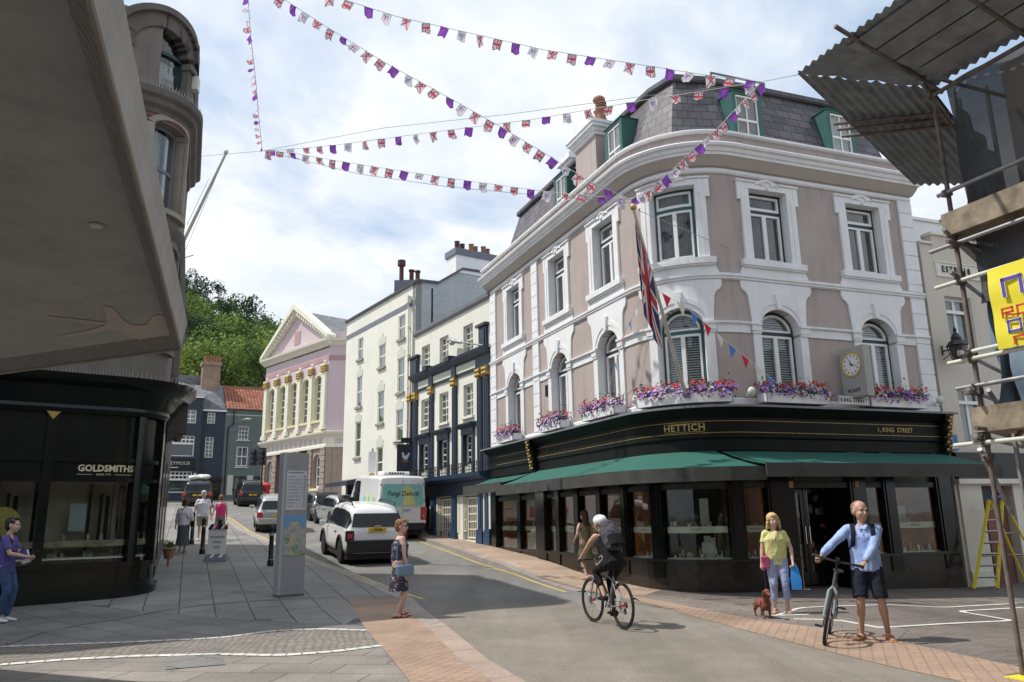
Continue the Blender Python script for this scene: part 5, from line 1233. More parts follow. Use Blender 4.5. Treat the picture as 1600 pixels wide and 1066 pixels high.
for i,(a,b) in enumerate(gall[2:] if 0 else gall):
    m=MB();m.box(a,b,-.06,-.052,.92,2.52);w=gbu(m,'display_window',MAT['glass_shop'])
    m=MB();m.box(a,b,-.80,-.75,.9,2.6);m.box(a,b,-.75,-.08,2.52,2.55);gbu(m,'display_back',pm('taupe_display',(.30,.26,.20),.8,var=.3),w)
    m=MB();m.box(a,b,-.6,-.10,1.24,1.36);gbu(m,'display_counter',MAT['wood_board'],w)
    m=MB();m.box(a,b,-.9,-.10,1.0,1.03);gbu(m,'display_shelf',MAT['label_cream'],w)
    m=MB();rg=random.Random(i)
    for k in range(int((b-a)*9)):
        x=rg.uniform(a+.05,b-.05);z=rg.choice((1.03,1.36));m.box(x-.03,x+.03,-.35,-.3,z,z+rg.uniform(.06,.16))
    gbu(m,'display_stock',MAT['curtain'],w)
    m=MB();m.box(a+(b-a)*.66,a+(b-a)*.70,-.5,-.45,1.36,2.3);m.box(a+(b-a)*.74,a+(b-a)*.80,-.5,-.45,1.36,2.25);m.box(a+(b-a)*.55,a+(b-a)*.58,-.7,-.66,.92,2.5);gbu(m,'display_column',MAT['shop_black'],w)
    m=MB();m.box(a+(b-a)*.3,a+(b-a)*.5,-.42,-.38,1.55,2.1);gbu(m,'poster',MAT['side_grey'],w)
m=MB();m.text('GOLDSMITHS',.185,8.03,2.79,-.015,.008,sx=.92,space=1.02,off=.006);m.box(7.5,7.78,-.02,-.012,2.665,2.672);m.box(8.18,8.55,-.02,-.012,2.665,2.672);m.text('SINCE 1778',.055,7.98,2.668,-.015,.006)
gbu(m,'lettering',MAT['warm_cream'],fix=False)
# yellow disc in the window behind the tourist
m=MB();m.prism([(6.35+.28*math.cos(2*PI*k/24),1.75+.28*math.sin(2*PI*k/24)) for k in range(24)],-.09,-.08);gbu(m,'yellow_disc',pm('dull_yellow',(.28,.23,.06),.7))
# flank wall plinth
m=MB();m.box(10.6,GEND,-.1,.0,0,4.4);gbu(m,'flank_wall',MAT['stone_dark'])
for s in(13,16,19):m=MB();m.box(s-.7,s+.7,-.02,.015,1.2,3.4);gbu(m,'flank_window',MAT['shop_black'])
# plant pot on the flank
p=GP.at(13.6,.28);pt=thing('plant_pot','terracotta pot with a leafy green plant against the dark shop flank','plant pot',(*p,hg(*p)+.09))
m=MB();m.lathe([(.17,0),(.26,.38),(.29,.40),(.28,.45),(.22,.44)],(0,0,.35),14);m.tube([(0,0,0),(0,0,.4)],.05,6);m.build('pot',MAT['terracotta'],pt,local=True,smooth=40)
m=MB();rg=random.Random(2)
for k in range(260):
    d=Vector((rg.gauss(0,1),rg.gauss(0,1),abs(rg.gauss(0,1)))).normalized();q=Vector((0,0,.85))+d*rg.uniform(.05,.36);s=rg.uniform(.03,.07);u1=d.orthogonal().normalized();u2=d.cross(u1)
    m.add([q+u1*s,q+u2*s*.5,q-u1*s,q-u2*s*.5],[(0,1,2,3)])
m.build('leaves',LM[1],pt,local=True,fix=False);pt.scale=(.6,.6,.6)
# two leaning flagpoles on the flank
for (a,b,Y,lab) in (((283,385),(353,240),24,'white flagpole leaning out from the stone building, the longer one'),((292,352),(326,280),26,'thin white cable-like pole beside the longer flagpole')):
    A1=atY(a[0],a[1],Y);B1=atY(b[0],b[1],Y-1.2) ;f=thing('flagpole',lab,'flagpole',tuple(A1))
    m=MB();m.tube([A1,B1],[.06 if Y==24 else .012,.04 if Y==24 else .008],8);m.build('pole',MAT['label_cream'],f,smooth=40)
    if Y==24:
        m=MB();m.ball(B1+Vector((0,0,.05)),(.08,.08,.09),8,6);m.build('finial',MAT['label_cream'],f,smooth=50)
        m=MB();m.tube([B1,atY(290,390,24)],.008,4);m.build('halyard',MAT['label_cream'],f)
A1=atY(284,404,24);B1=atY(302,399,23.5);f=thing('wall_rod','thin iron rod sticking out of the stone building below the flagpoles','rod',tuple(A1));m=MB();m.tube([A1,B1],.015,5);m.build('rod',MAT['black_metal'],f)
# ================= CANOPY OVERHEAD
CZ=3.4
cA=atZ(283,545,CZ);cB=atZ(0,583,CZ);cC=atZ(140,0,CZ);cD=cC+(cC-cA)*1.6
# outer lip and inner soffit in plan
def un(v):return Vector((v.x,v.y,0)).normalized()
e1=un(cD-cA);e2=un(cB-cA);
inn=cA+e1*.30+e2*.15
cn=thing('canopy','weathered grey timber-edged concrete canopy overhead with peeling patched paint','canopy',(cA.x-2,cA.y-2,CZ))
far=(cB-cA).normalized()
P0=cA;P1=cA+e1*12;P2=P1+e2*9;P3=cA+e2*9
I0=inn;I1=inn+e1*12;I2=I1+e2*9;I3=inn+e2*9
zf,zs=CZ,CZ+.10
m=MB();m.add([(I0.x,I0.y,zs),(I1.x,I1.y,zs),(I2.x,I2.y,zs),(I3.x,I3.y,zs)]+[(I0.x,I0.y,zs+.3),(I1.x,I1.y,zs+.3),(I2.x,I2.y,zs+.3),(I3.x,I3.y,zs+.3)],[(0,1,2,3),(7,6,5,4)])
MAT['soffit']=pm('soffit',(.36,.36,.355),.9,var=.14,scale=.9,bump=.3,bscale=30,stain=.3)
m.build('soffit',MAT['soffit'],cn,fix=False)
def grain():
    m,nt,b=nmat('weathered_wood');tc=N(nt,'ShaderNodeTexCoord');mp=N(nt,'ShaderNodeMapping');mp.inputs['Rotation'].default_value=(0,0,R(22));mp.inputs['Scale'].default_value=(7,.5,7);lk(nt,tc.outputs['Object'],mp.inputs[0])
    w=N(nt,'ShaderNodeTexWave');w.inputs['Scale'].default_value=1.3;w.inputs['Distortion'].default_value=5;w.inputs['Detail'].default_value=4;w.inputs['Detail Scale'].default_value=.8;lk(nt,mp.outputs[0],w.inputs['Vector'])
    n=noisetex(nt,mp.outputs[0],5,6,.7)
    c=mixc(nt,ramp(nt,w.outputs['Fac'],[(.2,0.),(.8,1.)]),(.17,.165,.16),(.23,.225,.215));c=mixc(nt,1.,c,ramp(nt,n,[(.3,.8),(.7,1.15)]),'MULTIPLY')
    lk(nt,c,b.inputs['Base Color']);b.inputs['Roughness'].default_value=.85;bumpn(nt,b,w.outputs['Fac'],.25,.01);return m
MAT['weathered']=grain()
# lip: bottom face slopes from soffit down to outer trim
m=MB();m.add([(I0.x,I0.y,zs),(I1.x,I1.y,zs),(P1.x,P1.y,zf),(P0.x,P0.y,zf)],[(0,1,2,3)]);m.add([(I0.x,I0.y,zs),(P0.x,P0.y,zf),(P3.x,P3.y,zf),(I3.x,I3.y,zs)],[(0,1,2,3)]);m.build('timber_lip',MAT['weathered'],cn,fix=False)
n1=Vector((-e1.y,e1.x,0));
if n1.dot(e2)>0:n1=-n1
n2=Vector((-e2.y,e2.x,0))
if n2.dot(e1)>0:n2=-n2
o=n1*.05+n2*.02
m=MB();Q0=P0+n1*.02+Vector((0,0,.17));Q1=P1+n1*.02+Vector((0,0,.17));Q0b=Q0+n1*.02+Vector((0,0,.10));Q1b=Q1+n1*.02+Vector((0,0,.10))
m.add([P0,P1,Q1,Q0],[(0,1,2,3)]);m.add([Q0,Q1,Q1b,Q0b],[(0,1,2,3)])
T0=Vector((Q0b.x,Q0b.y,zf+.5));
m.add([P0,Q0,Q0b,P0+Vector((0,0,.3)),P3+Vector((0,0,.3)),P3],[(0,1,2,3,4,5)])
m.add([Q0b,Q1b,P2+Vector((0,0,.3)),P3+Vector((0,0,.3)),P0+Vector((0,0,.3))],[(0,1,2,3,4)])
m.build('fascia_board',pm('fascia_grey',(.36,.355,.34),.9,var=.12,scale=1.5,stain=.3,bump=.2),cn,fix=False)
m=MB()
for a,b in((P0,P1),(P0,P3)):
    m.tube([a+Vector((0,0,-.006)),b+Vector((0,0,-.006))],.014,6)
m.build('metal_trim',MAT['stone_light'],cn)
# patched filler and downlight
pa=[(160,478),(176,481),(190,498),(205,508),(228,508),(240,493),(252,492),(262,503),(272,500),(276,520),(250,528),(220,531),(205,528),(190,517),(172,514),(150,521),(97,528),(95,524),(140,516),(165,508),(76,497),(76,494),(168,504)]
pp=[atZ(x,y,zs-.006) for x,y in pa]
def inside(v):return v
m=MB();m.add([tuple(v) for v in pp],[tuple(range(len(pp)))]);m.build('filler_patch',pm('filler',(.44,.40,.36),.9,var=.1,scale=5),cn,fix=False)
p=atZ(150,355,zs-.02);m=MB();m.lathe([(.035,0),(.04,.012),(.03,.018)],tuple(p),16);m.build('downlight',MAT['label_cream'],cn,smooth=40)
# ================= RIGHT: CREAM BUILDING BEYOND, SCAFFOLD
e=(hc[0]+.9397*7.75,hc[1]+.342*7.75);EQ=Path([e,(e[0]+.9397*10,e[1]+.342*10)])
es=thing('cream_shop_building','cream old shop building with dated parapet panel, right of the taupe corner building','building',(e[0]+2,e[1]+1,0))
def eb(m,n,mat,parent=es,**k):return m.build(n,mat,parent,EQ,**k)
m=MB();wall_with_holes(m,0,10,-.3,8.7,-.3,0,[(.62,1.56,5.9,7.25),(.58,1.5,3.25,4.8),(2.6,3.5,5.9,7.25),(.85,1.95,-.3,2.25)]);m.box(.45,10,-.3,0,8.7,8.98);eb(m,'wall',pm('pale_cream',(.58,.54,.47),.85,var=.05,scale=.8,stain=.2))
m=MB();m.box(.0,10,-.9,-.8,0,8.6);eb(m,'inner_wall',MAT['room_dark'])
m=MB();m.box(-.0,.47,-.3,.05,8.68,8.74);m.box(.42,10,-.3,.05,8.96,9.04);m.box(.45,2.2,0,.03,7.78,8.2);m.box(.5,2.1,.03,.05,8.17,8.2);eb(m,'coping',MAT['cream_wall'])
m=MB();m.text('ESTB. 18',.25,1.15,7.99,.045,.015,sx=.85,space=1.35,off=.002);eb(m,'lettering',MAT['ink'],fix=False)
winblock(EQ,.62,1.56,5.9,7.25,-.2,.06,MAT['white_gloss'],es,2,1,.09,.09);winblock(EQ,.58,1.5,3.25,4.8,-.2,.06,MAT['white_gloss'],es,2,1,.09,.09);winblock(EQ,2.6,3.5,5.9,7.25,-.2,.06,MAT['white_gloss'],es,2,1,.09,.09)
m=MB()
for z in(6.8,4.35):m.box(.65,1.52,-.14,-.09,z,z+.09)
eb(m,'transom',MAT['white_gloss'])
m=MB();m.box(.05,10,0,.14,2.42,3.08);eb(m,'fascia',MAT['shop_black'])
m=MB();m.box(.0,10,0,.17,2.30,2.42);m.box(.1,.85,0,.05,0,2.30);m.box(1.95,2.4,0,.05,0,2.3);m.box(.1,.8,0,.09,-.3,.2);eb(m,'white_trim',MAT['cream_wall'])
m=MB();m.box(.85,1.95,-.28,-.22,-.3,2.25);dr=eb(m,'door',MAT['dark_navy_metal'])
m=MB();m.box(1.2,1.9,-.22,-.19,-.2,1.9);eb(m,'red_panel',MAT['stone_red'],dr)
ab=thing('alarm_box','blue and white alarm box on the cream building beside the green awning','alarm box',(*EQ.at(.05,.1),3.3));m=MB();m.box(-.06,.2,.02,.14,3.13,3.52);m.build('casing',MAT['blue_plain'],ab,EQ,bevel=.01);m=MB();m.box(-.03,.17,.14,.146,3.17,3.28);m.build('label_strip',MAT['white_gloss'],ab,EQ)
# wall lantern
ln=thing('wall_lantern','old black glass lantern on an iron scroll bracket beside the white quoins','lantern',(*EQ.at(.3,.1),5.6))
L0=Vector((*EQ.at(.25,.02),5.6));L1=Vector((*EQ.at(.75,.55),5.75));lc=atY(1496,545,L1.y)
m=MB();m.tube([L0,L0+Vector((0,0,.25)),],.02,6);m.tube([L0+Vector((0,0,.1)),(L0+lc)/2+Vector((0,0,.06)),lc+Vector((0,0,-.1))],.02,6);m.tube([L0+Vector((0,0,-.12)),(L0+lc)/2+Vector((0,0,-.05)),lc+Vector((0,0,-.25))],.012,6);m.build('bracket',MAT['black_metal'],ln)
m=MB();z=lc.z
for k in range(4):
    a=PI/4+k*PI/2;m.tube([(lc.x+.13*math.cos(a),lc.y+.13*math.sin(a),z-.35),(lc.x+.24*math.cos(a),lc.y+.24*math.sin(a),z+.08)],.014,5)
m.lathe([(.13,0),(.15,.03),(.10,.04)],(lc.x,lc.y,z-.38),4);m.lathe([(.27,0),(.2,.1),(.12,.16),(.13,.2),(.08,.3),(.03,.36),(.05,.42),(.01,.5)],(lc.x,lc.y,z+.08),8);m.build('lantern_frame',MAT['black_metal'],ln)
m=MB();m.lathe([(.13,0),(.235,.42)],(lc.x,lc.y,z-.35),4);m.build('lantern_glass',MAT['frosted'],ln)
# white tall gable behind (bright wall in the gap)
wb=thing('white_back_building','plain bright white gable wall showing above the cream building roof','building',(15,26,0))
q0=HP.at(S1,-3);q1=(q0[0]+9,q0[1]+3.3);WBp=Path([q0,q1]);m=MB();m.box(0,9,-5,0,0,10.9);m.build('wall',MAT['white_gloss'],wb,WBp);m=MB();m.box(0,9,-5,.05,10.9,11);m.build('coping',MAT['white_gloss'],wb,WBp)
# ---------- stepladder
ld=thing('stepladder','yellow fibreglass stepladder standing open by the cream shop door','stepladder',(11.5,19.6,-.17))
A1=Vector((10.45,18.5,-.17));A2=Vector((11.05,18.45,-.17))
tz=1.95;t1=Vector((11.03,18.9,tz));t2=Vector((11.32,18.95,tz))
f1=atG(1510,913);b2=A1
f1=Vector((*EQ.at(-.42,.5),-.15));f2=Vector((*EQ.at(.18,.62),-.16))
k1=atY(1541,779,f1.y-.0);k2=atY(1560,779,f2.y)
k1=Vector((*EQ.at(.58,.45),1.92));k2=Vector((*EQ.at(.96,.5),1.93))
m=MB()
for a,b in((f1,k1),(f2,k2)):m.tube([a,b],(.045),4)
m.build('front_rail',MAT['yellow_plastic'],ld)
m=MB()
for k in range(1,8):
    t=k/8;m.tube([f1.lerp(k1,t),f2.lerp(k2,t)],.028,4)
m.build('tread',MAT['steel'],ld)
b1=Vector((*EQ.at(1.45,.4),-.16));b2=Vector((*EQ.at(1.9,.6),-.16))
m=MB();m.tube([b1,k1],.03,4);m.tube([b2,k2],.03,4)
m.build('rear_rail',MAT['yellow_plastic'],ld)
m=MB()
for t in(.12,.35,.6):m.tube([b1.lerp(k1,t),b2.lerp(k2,t)],.018,4)
m.tube([f1.lerp(k1,.35),b1.lerp(k1,.35)],.012,4);m.build('brace',MAT['steel'],ld)
m=MB();m.obox((k1+k2)/2+Vector((0,0,.04)),(.5,.16,.06),rz=R(20));m.build('top_cap',MAT['blue_plain'],ld)
# ---------- scaffolding
PX,PY=5.11,8.35
def un2(a):return Vector((math.sin(R(a)),math.cos(R(a)),0))
uS=un2(-22);uT=un2(157);uE=un2(43);uO=un2(-112)   # along the street face (away), toward camera, along end face, outward
BP=Vector((PX,PY,0))
def al(t,z,o=0):return BP+uT*t+uO*o+Vector((0,0,z))   # t metres toward camera along the face
def ae(t,z,o=0):return BP+uE*t+un2(-47)*o+Vector((0,0,z))
sc=thing('scaffolding','tube scaffold with corrugated sheet fan, plank decks and dark netting at the right edge','scaffolding',(PX,PY,0))
def std(p0,p1,mat='galv',name='standard',r=.026):
    m=MB();m.tube([p0,p1],r,10);return m.build(name,MAT[mat],sc,smooth=40)
std(al(0,.02),al(0,6.9),'rust_steel');std(al(2.2,.02),al(2.2,7.1),'galv');std(ae(.9,.0,-.1)+Vector((0,0,0)),ae(.9,6.8,-.1),'galv');std(ae(2.2,0),ae(2.2,6.8),'galv');std(al(.05,0,-.9),al(.05,6.8,-.9),'galv')
std(al(1.1,0,-.9),al(1.1,2.3,-.9),'galv')
m=MB();m.obox(al(0,.01),(.22,.22,.012),rz=R(22));m.build('base_plate',MAT['rust_steel'],sc)
m=MB();m.obox(al(0,-.012)+Vector((.05,-.05,.012)),(.5,.22,.035),rz=R(22));m.build('sole_board',MAT['yellow_plastic'],sc)
# ledgers along the street face, poking out past the corner pole
for z,ext,mat in((4.18,.30,'label_cream'),(3.28,.28,'label_cream'),(3.36,.1,'label_cream'),(2.98,.22,'galv'),(5.25,.1,'galv'),(4.95,.12,'galv'),(2.36,.35,'label_cream'),(6.75,.2,'rust_steel'),(1.9+2.72,.3,'galv')):
    std(al(-ext,z,.045),al(3.2,z,.045),mat,'ledger',.024)
for z in(2.42,3.33,4.25,4.75,2.92,6.6):std(ae(-.25,z,.05),ae(2.6,z+.02,.05),'galv','ledger',.024)
for z in(2.5,4.6,6.7):
    for t in(0.08,2.25):std(al(t,z,.25),al(t,z,-1.2),'rust_steel','transom',.024)
std(al(.2,2.4,-.2),al(2.4,4.6,-.2),'rust_steel','brace');std(ae(.1,2.3,.1),ae(1.2,1.7,.1)-Vector((0,0,.1)),'galv','brace');std(ae(.2,2.95,-.05),ae(2.0,2.35,-.05),'galv','brace')
# couplers
m=MB();rg=random.Random(8)
for z in(4.18,3.28,3.36,2.98,5.25,4.95,2.36,2.42,3.33,4.25,4.75,2.92,6.7,6.6,4.62,2.2):
    p=al(0,z,.02);m=MB();m.obox(p,(.085,.085,.075),rz=rg.uniform(0,1));m.tube([p+uO*.03+Vector((0,0,-.05)),p+uO*.09+Vector((.02,0,.02))],.014,6);m.lathe([(.035,-.03),(.045,0),(.035,.03)],tuple(p),8)
    if z in(2.92,2.42,3.36):m.lathe([(.05,-.03),(.05,.03),(.03,.03)],tuple(p+un2(-60)*.09),10)
    m.build('coupler',MAT['rust_steel'],sc)
# decks
def deck(z,name='plank_deck',th=.05,t0=-.06):
    m=MB()
    for k in range(5):
        o=.10-.235*k;a,b=al(t0+.02*k,z,o),al(3.3,z,o);c,d=al(3.3,z,o-.225),al(t0+.02*k,z,o-.225)
        m.add([a,b,c,d]+[v+Vector((0,0,th)) for v in(a,b,c,d)],[(3,2,1,0),(4,5,6,7),(0,1,5,4),(1,2,6,5),(2,3,7,6),(3,0,4,7)])
    m.build(name,MAT['wood_board'],sc)
    m=MB();a,b=al(t0,z+.05,.06),al(3.3,z+.05,.06);a2,b2=al(t0,z+.05,.10),al(3.3,z+.05,.10)
    m.add([a,b,b2,a2]+[v+Vector((0,0,.22)) for v in(a,b,b2,a2)],[(3,2,1,0),(4,5,6,7),(0,1,5,4),(1,2,6,5),(2,3,7,6),(3,0,4,7)])
    a,b=al(t0,z+.05,.10),ae(2.4,z+.05,.1);n_=Vector((.03,.03,0));m.add([a,b,b+n_,a+n_]+[v+Vector((0,0,.22)) for v in(a,b,b+n_,a+n_)],[(3,2,1,0),(4,5,6,7),(0,1,5,4),(1,2,6,5),(2,3,7,6),(3,0,4,7)])
    m.build('toe_board',MAT['wood_board'],sc)
deck(2.47);deck(4.72)
# netting sheets with sag
MAT['netting']=None
def net():
    m=bpy.data.materials.new('debris_netting');m.use_nodes=True;nt=m.node_tree;b=nt.nodes['Principled BSDF'];tc=N(nt,'ShaderNodeTexCoord');n=noisetex(nt,tc.outputs['Object'],1.3,5);n2=noisetex(nt,tc.outputs['Object'],5,3)
    lk(nt,mixc(nt,ramp(nt,n,[(.35,0.),(.65,1.)]),(.035,.035,.037),(.075,.075,.08)),b.inputs['Base Color']);b.inputs['Roughness'].default_value=.8
    b.inputs['Alpha'].default_value=.93;bumpn(nt,b,n2,.6,.05);return m
MAT['netting']=net();MAT['blue_sheet']=pm('blue_sheet',(.17,.24,.32),.6,var=.25,scale=2.5,bump=.8,bscale=6)
def cloth(P0,P1,z0,z1,mat,name,amp=.06,seed=0,inset=0,nu=40,nv=24):
    rg=random.Random(seed);vs=[];ph=rg.uniform(0,9)
    n_=Vector((-(P1-P0).y,(P1-P0).x,0)).normalized()
    for j in range(nv+1):
        for i in range(nu+1):
            u,v=i/nu,j/nv;p=P0.lerp(P1,u);d=amp*(math.sin(u*19+ph+2*v)+.7*math.sin(v*9+u*5+ph)+.8*noise.noise((u*5,v*4,seed)))
            vs.append((p.x+n_.x*d,p.y+n_.y*d,z0+(z1-z0)*v))
    m=MB();m.add(vs,[(j*(nu+1)+i,j*(nu+1)+i+1,(j+1)*(nu+1)+i+1,(j+1)*(nu+1)+i) for j in range(nv) for i in range(nu)]);return m.build(name,mat,sc,smooth=80,fix=False)
cloth(al(.1,0,-.12),al(3.4,0,-.12),4.95,6.6,MAT['netting'],'debris_netting',.03,1)
cloth(ae(.15,0,-.15),ae(2.6,0,-.15),4.95,6.6,MAT['netting'],'debris_netting',.03,2)
cloth(al(.1,0,-.15),al(3.4,0,-.15),3.9,4.7,MAT['netting'],'debris_netting',.03,5)
cloth(al(.2,0,-.3),al(3.3,0,-.25),2.6,4.5,MAT['blue_sheet'],'plastic_sheet',.06,3)
cloth(ae(.15,0,-.2),ae(1.3,0,-.2),2.6,4.6,MAT['blue_sheet'],'plastic_sheet',.05,4)
# corrugated fan: two wings meeting on a mitre at the corner
MAT['corrugated']=pm('corrugated_steel',(.20,.225,.255),.65,metal=.0,var=.3,scale=3,stain=.45,bump=.3,bscale=12)
zi,zo=6.62,7.02;w=1.27
nF=uO;nE=un2(-47);det=nF.x*nE.y-nF.y*nE.x;ox=(w*nE.y-nF.y*w)/det;oy=(nF.x*w-nE.x*w)/det;OC=BP+Vector((ox,oy,zo));IC=BP+Vector((0,0,zi))
def wing(along,out,L,corr,name):
    # grid: u along the face, v from inner to outer edge; clipped by mitre because start follows inner->outer corner line
    vs=[];nu,nv=(190,10) if not corr else (30,90)
    for j in range(nv+1):
        v=j/nv;st_=IC.lerp(OC,v);en=IC+along*L+out*w*v+Vector((0,0,(zo-zi)*v))
        for i in range(nu+1):
            u=i/nu;p=st_.lerp(en,u);
            dist=(p-BP).dot(along);ph=dist if not corr else (p-BP).dot(out);q=p+Vector((0,0,.022*math.sin(ph*2*PI/.12)));vs.append(tuple(q))
    m=MB();m.add(vs,[(j*(nu+1)+i,j*(nu+1)+i+1,(j+1)*(nu+1)+i+1,(j+1)*(nu+1)+i) for j in range(nv) for i in range(nu)]);return m.build(name,MAT['corrugated'],sc,fix=False,smooth=50)
wing(uT,nF,3.6,0,'corrugated_sheet');wing(uE,nE,3.9,1,'corrugated_sheet')
# timber boards under the street wing, fan tubes, end tubes
m=MB();a=al(0.35,zi+.06,.25);
for k in range(4):
    o0=.12+.27*k;o1=o0+.25;f=lambda t,o:al(t,zi+(zo-zi)*o/w-.035,o)
    m.add([f(.25-.3*o0,o0),f(3.6,o0),f(3.6,o1),f(.25-.3*o1,o1)],[(0,1,2,3)])
m.build('fan_board',MAT['stone_dark'] if 0 else pm('grey_board',(.22,.235,.25),.85,var=.3,scale=4,stain=.4),sc,fix=False)
for t in(.05,1.15,2.2):
    a=al(t,zi-.07,-.1);b=al(t,zo+.04,w+.22);std(a,b,'rust_steel','fan_tube',.026)
for k,t in enumerate((.75,.95,1.2)):
    a=ae(t,zi-.03,0);b=ae(t,zo-.04,w+.14+.03*k);std(a,b,'rust_steel','fan_tube',.024)
std(al(-.1,zi-.12,.03),al(3.4,zi-.12,.03),'rust_steel','ledger');std(ae(-.1,zi-.12,.03),ae(2.6,zi-.12,.03),'rust_steel','ledger')
# building behind the scaffold
m=MB();bl=thing('scaffolded_building','building wrapped behind the scaffold netting at the right edge','building',(8,7,0))
m.plan([tuple(al(0,0,-1.3)[:2]),tuple(al(6,0,-1.3)[:2]),(14,4),(14,14),tuple((ae(4,0,-1.3))[:2])],0,7.2);m.build('wall',MAT['stone_light'],bl)
# banner
bn=thing('banner','yellow advertising banner with purple and red lettering tied to the scaffold tubes','banner',tuple(al(1.2,3.7,.1)))
bt0=.36;BNp=Path([tuple(al(bt0,0,.09)[:2]),tuple(al(3.0,0,.09)[:2])])
# path travelling toward camera: outward (street) side must be on the right
BNp=Path([tuple(al(bt0,0,.09)[:2]),tuple(al(3.0,0,.09)[:2])]);
z0,z1=3.30,4.19
m=MB()
nu,nv=40,12;vs=[]
for j in range(nv+1):
    for i in range(nu+1):vs.append((2.9*i/nu,.012*math.sin(i*.8+j*.3)+.01*math.sin(j*.9),z0+(z1-z0)*j/nv))
m.add(vs,[(j*(nu+1)+i,j*(nu+1)+i+1,(j+1)*(nu+1)+i+1,(j+1)*(nu+1)+i) for j in range(nv) for i in range(nu)])
by=m.build('sheet',pm('banner_yellow',(.78,.68,.04),.55,var=.04,bump=.05),bn,BNp,fix=False,smooth=80)
GL={'n':[(0,0,0,1),(0,1,1,1),(1,1,1,0)],'e':[(1,0,0,0),(0,0,0,1),(0,1,1,1),(1,1,1,.5),(1,.5,0,.5)],'R':[(0,0,0,1),(0,1,1,1),(1,1,1,.5),(1,.5,0,.5),(.4,.5,1,0)],'O':[(0,0,0,1),(0,1,1,1),(1,1,1,0),(1,0,0,0)],'7':[(0,1,1,1),(1,1,.6,0)]}
def techno(m,txt,x,z,w,h,t,y):
    for ch in txt:
        for a,b,c,d in GL['O' if ch=='0' else ch]:
            p0=Vector((x+a*w+.06*b*h*0,z-h/2+b*h));p1=Vector((x+c*w,z-h/2+d*h));dr=(p1-p0).normalized();n_=Vector((-dr.y,dr.x))*t/2;p0-=dr*t/2;p1+=dr*t/2
            m.prism([tuple(p0+n_),tuple(p1+n_),tuple(p1-n_),tuple(p0-n_)],y,y+.003)
        x+=w+t*2.4
MAT['purple_ink']=pm('purple_ink',(.10,.06,.35),.6,bump=0);MAT['red_ink']=pm('red_ink',(.55,.05,.03),.6,bump=0)
for txt,x,z,w_,h_,t_,mat in(('ne',.17,3.94,.19,.17,.034,'purple_ink'),('ROO',.12,3.67,.11,.09,.022,'red_ink'),('07',.16,3.52,.13,.11,.020,'purple_ink'),('ne',.20,3.365,.11,.07,.022,'red_ink')):
    if mat[0]=='p':m=MB();techno(m,txt,x,z,w_,h_,t_+.014,.021);m.build('lettering_edge',MAT['white_gloss'],by,BNp,fix=False)
    m=MB();techno(m,txt,x,z,w_,h_,t_,.026);m.build('lettering',MAT[mat],by,BNp,fix=False)

# terrace added unseen behind the viewer, so the shop glass reflects more than sky
ot=thing('unseen_terrace','plain stone shop terrace added unseen behind the viewpoint for the shop glass to reflect','building',(3,-7,0))
OP=Path([(24,-8),(-16,-8)]);m=MB();hl=[]
for k in range(12):
    for z in(4.4,8.0):hl.append((1.5+k*3.2,2.8+k*3.2,z,z+2.0))
wall_with_holes(m,0,40,3.6,11.5,-.3,0,hl);m.build('wall',MAT['stone_light'],ot,OP)
m=MB();m.box(0,40,-.4,.02,0,3.6);m.box(0,40,-1.2,-1,0,11);m.build('shopfront',MAT['room_dark'],ot,OP)
m=MB();m.box(0,40,-.3,.25,3.5,3.9);m.box(0,40,-.3,.3,11.4,11.7)
for k in range(11):m.box(k*3.8,k*3.8+.5,-.3,.1,0,3.5)
m.build('cornice',MAT['stone_dark'],ot,OP)
# ================= VEHICLES  (x right, y forward, z up; origin on the ground at the centre)
def carpaint(n,c,metal=.0):return pm(n,c,.28,metal,var=.03,bump=0,spec=.5,coat=.6,fine=.01)
CP={'white':carpaint('car_white',(.72,.73,.74)),'silver':carpaint('car_silver',(.42,.43,.44),.5),'black':carpaint('car_black',(.012,.013,.015)),'dark':carpaint('car_dark_green',(.03,.04,.04))}
MAT['car_glass']=pm('car_glass',(.012,.015,.017),.08,var=.1,bump=0,spec=.4)
MAT['trim']=pm('black_trim',(.02,.02,.02),.6,var=.2)
MAT['tail_red']=pm('tail_red',(.45,.01,.015),.2,var=.2,bump=0,spec=.8,coat=1)
MAT['plate_yellow']=pm('plate_yellow',(.62,.45,.03),.5,var=.03,bump=0)
MAT['alloy']=pm('alloy',(.50,.50,.51),.35,metal=.2,bump=0)
def boolcut(ob,cutters):
    for c in cutters:
        md=ob.modifiers.new('b','BOOLEAN');md.object=c;md.operation='DIFFERENCE';md.solver='EXACT'
    dg=bpy.context.evaluated_depsgraph_get();me=bpy.data.meshes.new_from_object(ob.evaluated_get(dg));ob.modifiers.clear();old=ob.data;ob.data=me;me.name=old.name
    for c in cutters:bpy.data.objects.remove(c)
def section(w,wt,zb,zs,zt,y,n=5):
    """half section from bottom centre out and up to roof centre, mirrored to a ring"""
    pts=[(0,zb),(w*.86,zb),(w*.96,zb+.08),(w,zb+.25),(w*.995,zs-.12),(w*.96,zs),(wt+.03,zt-.10),(wt-.03,zt-.02),(wt*.75,zt+.012),(0,zt+.03)]
    ring=[(x,y,z) for x,z in pts]+[(-x,y,z) for x,z in pts[-2:0:-1]];return ring
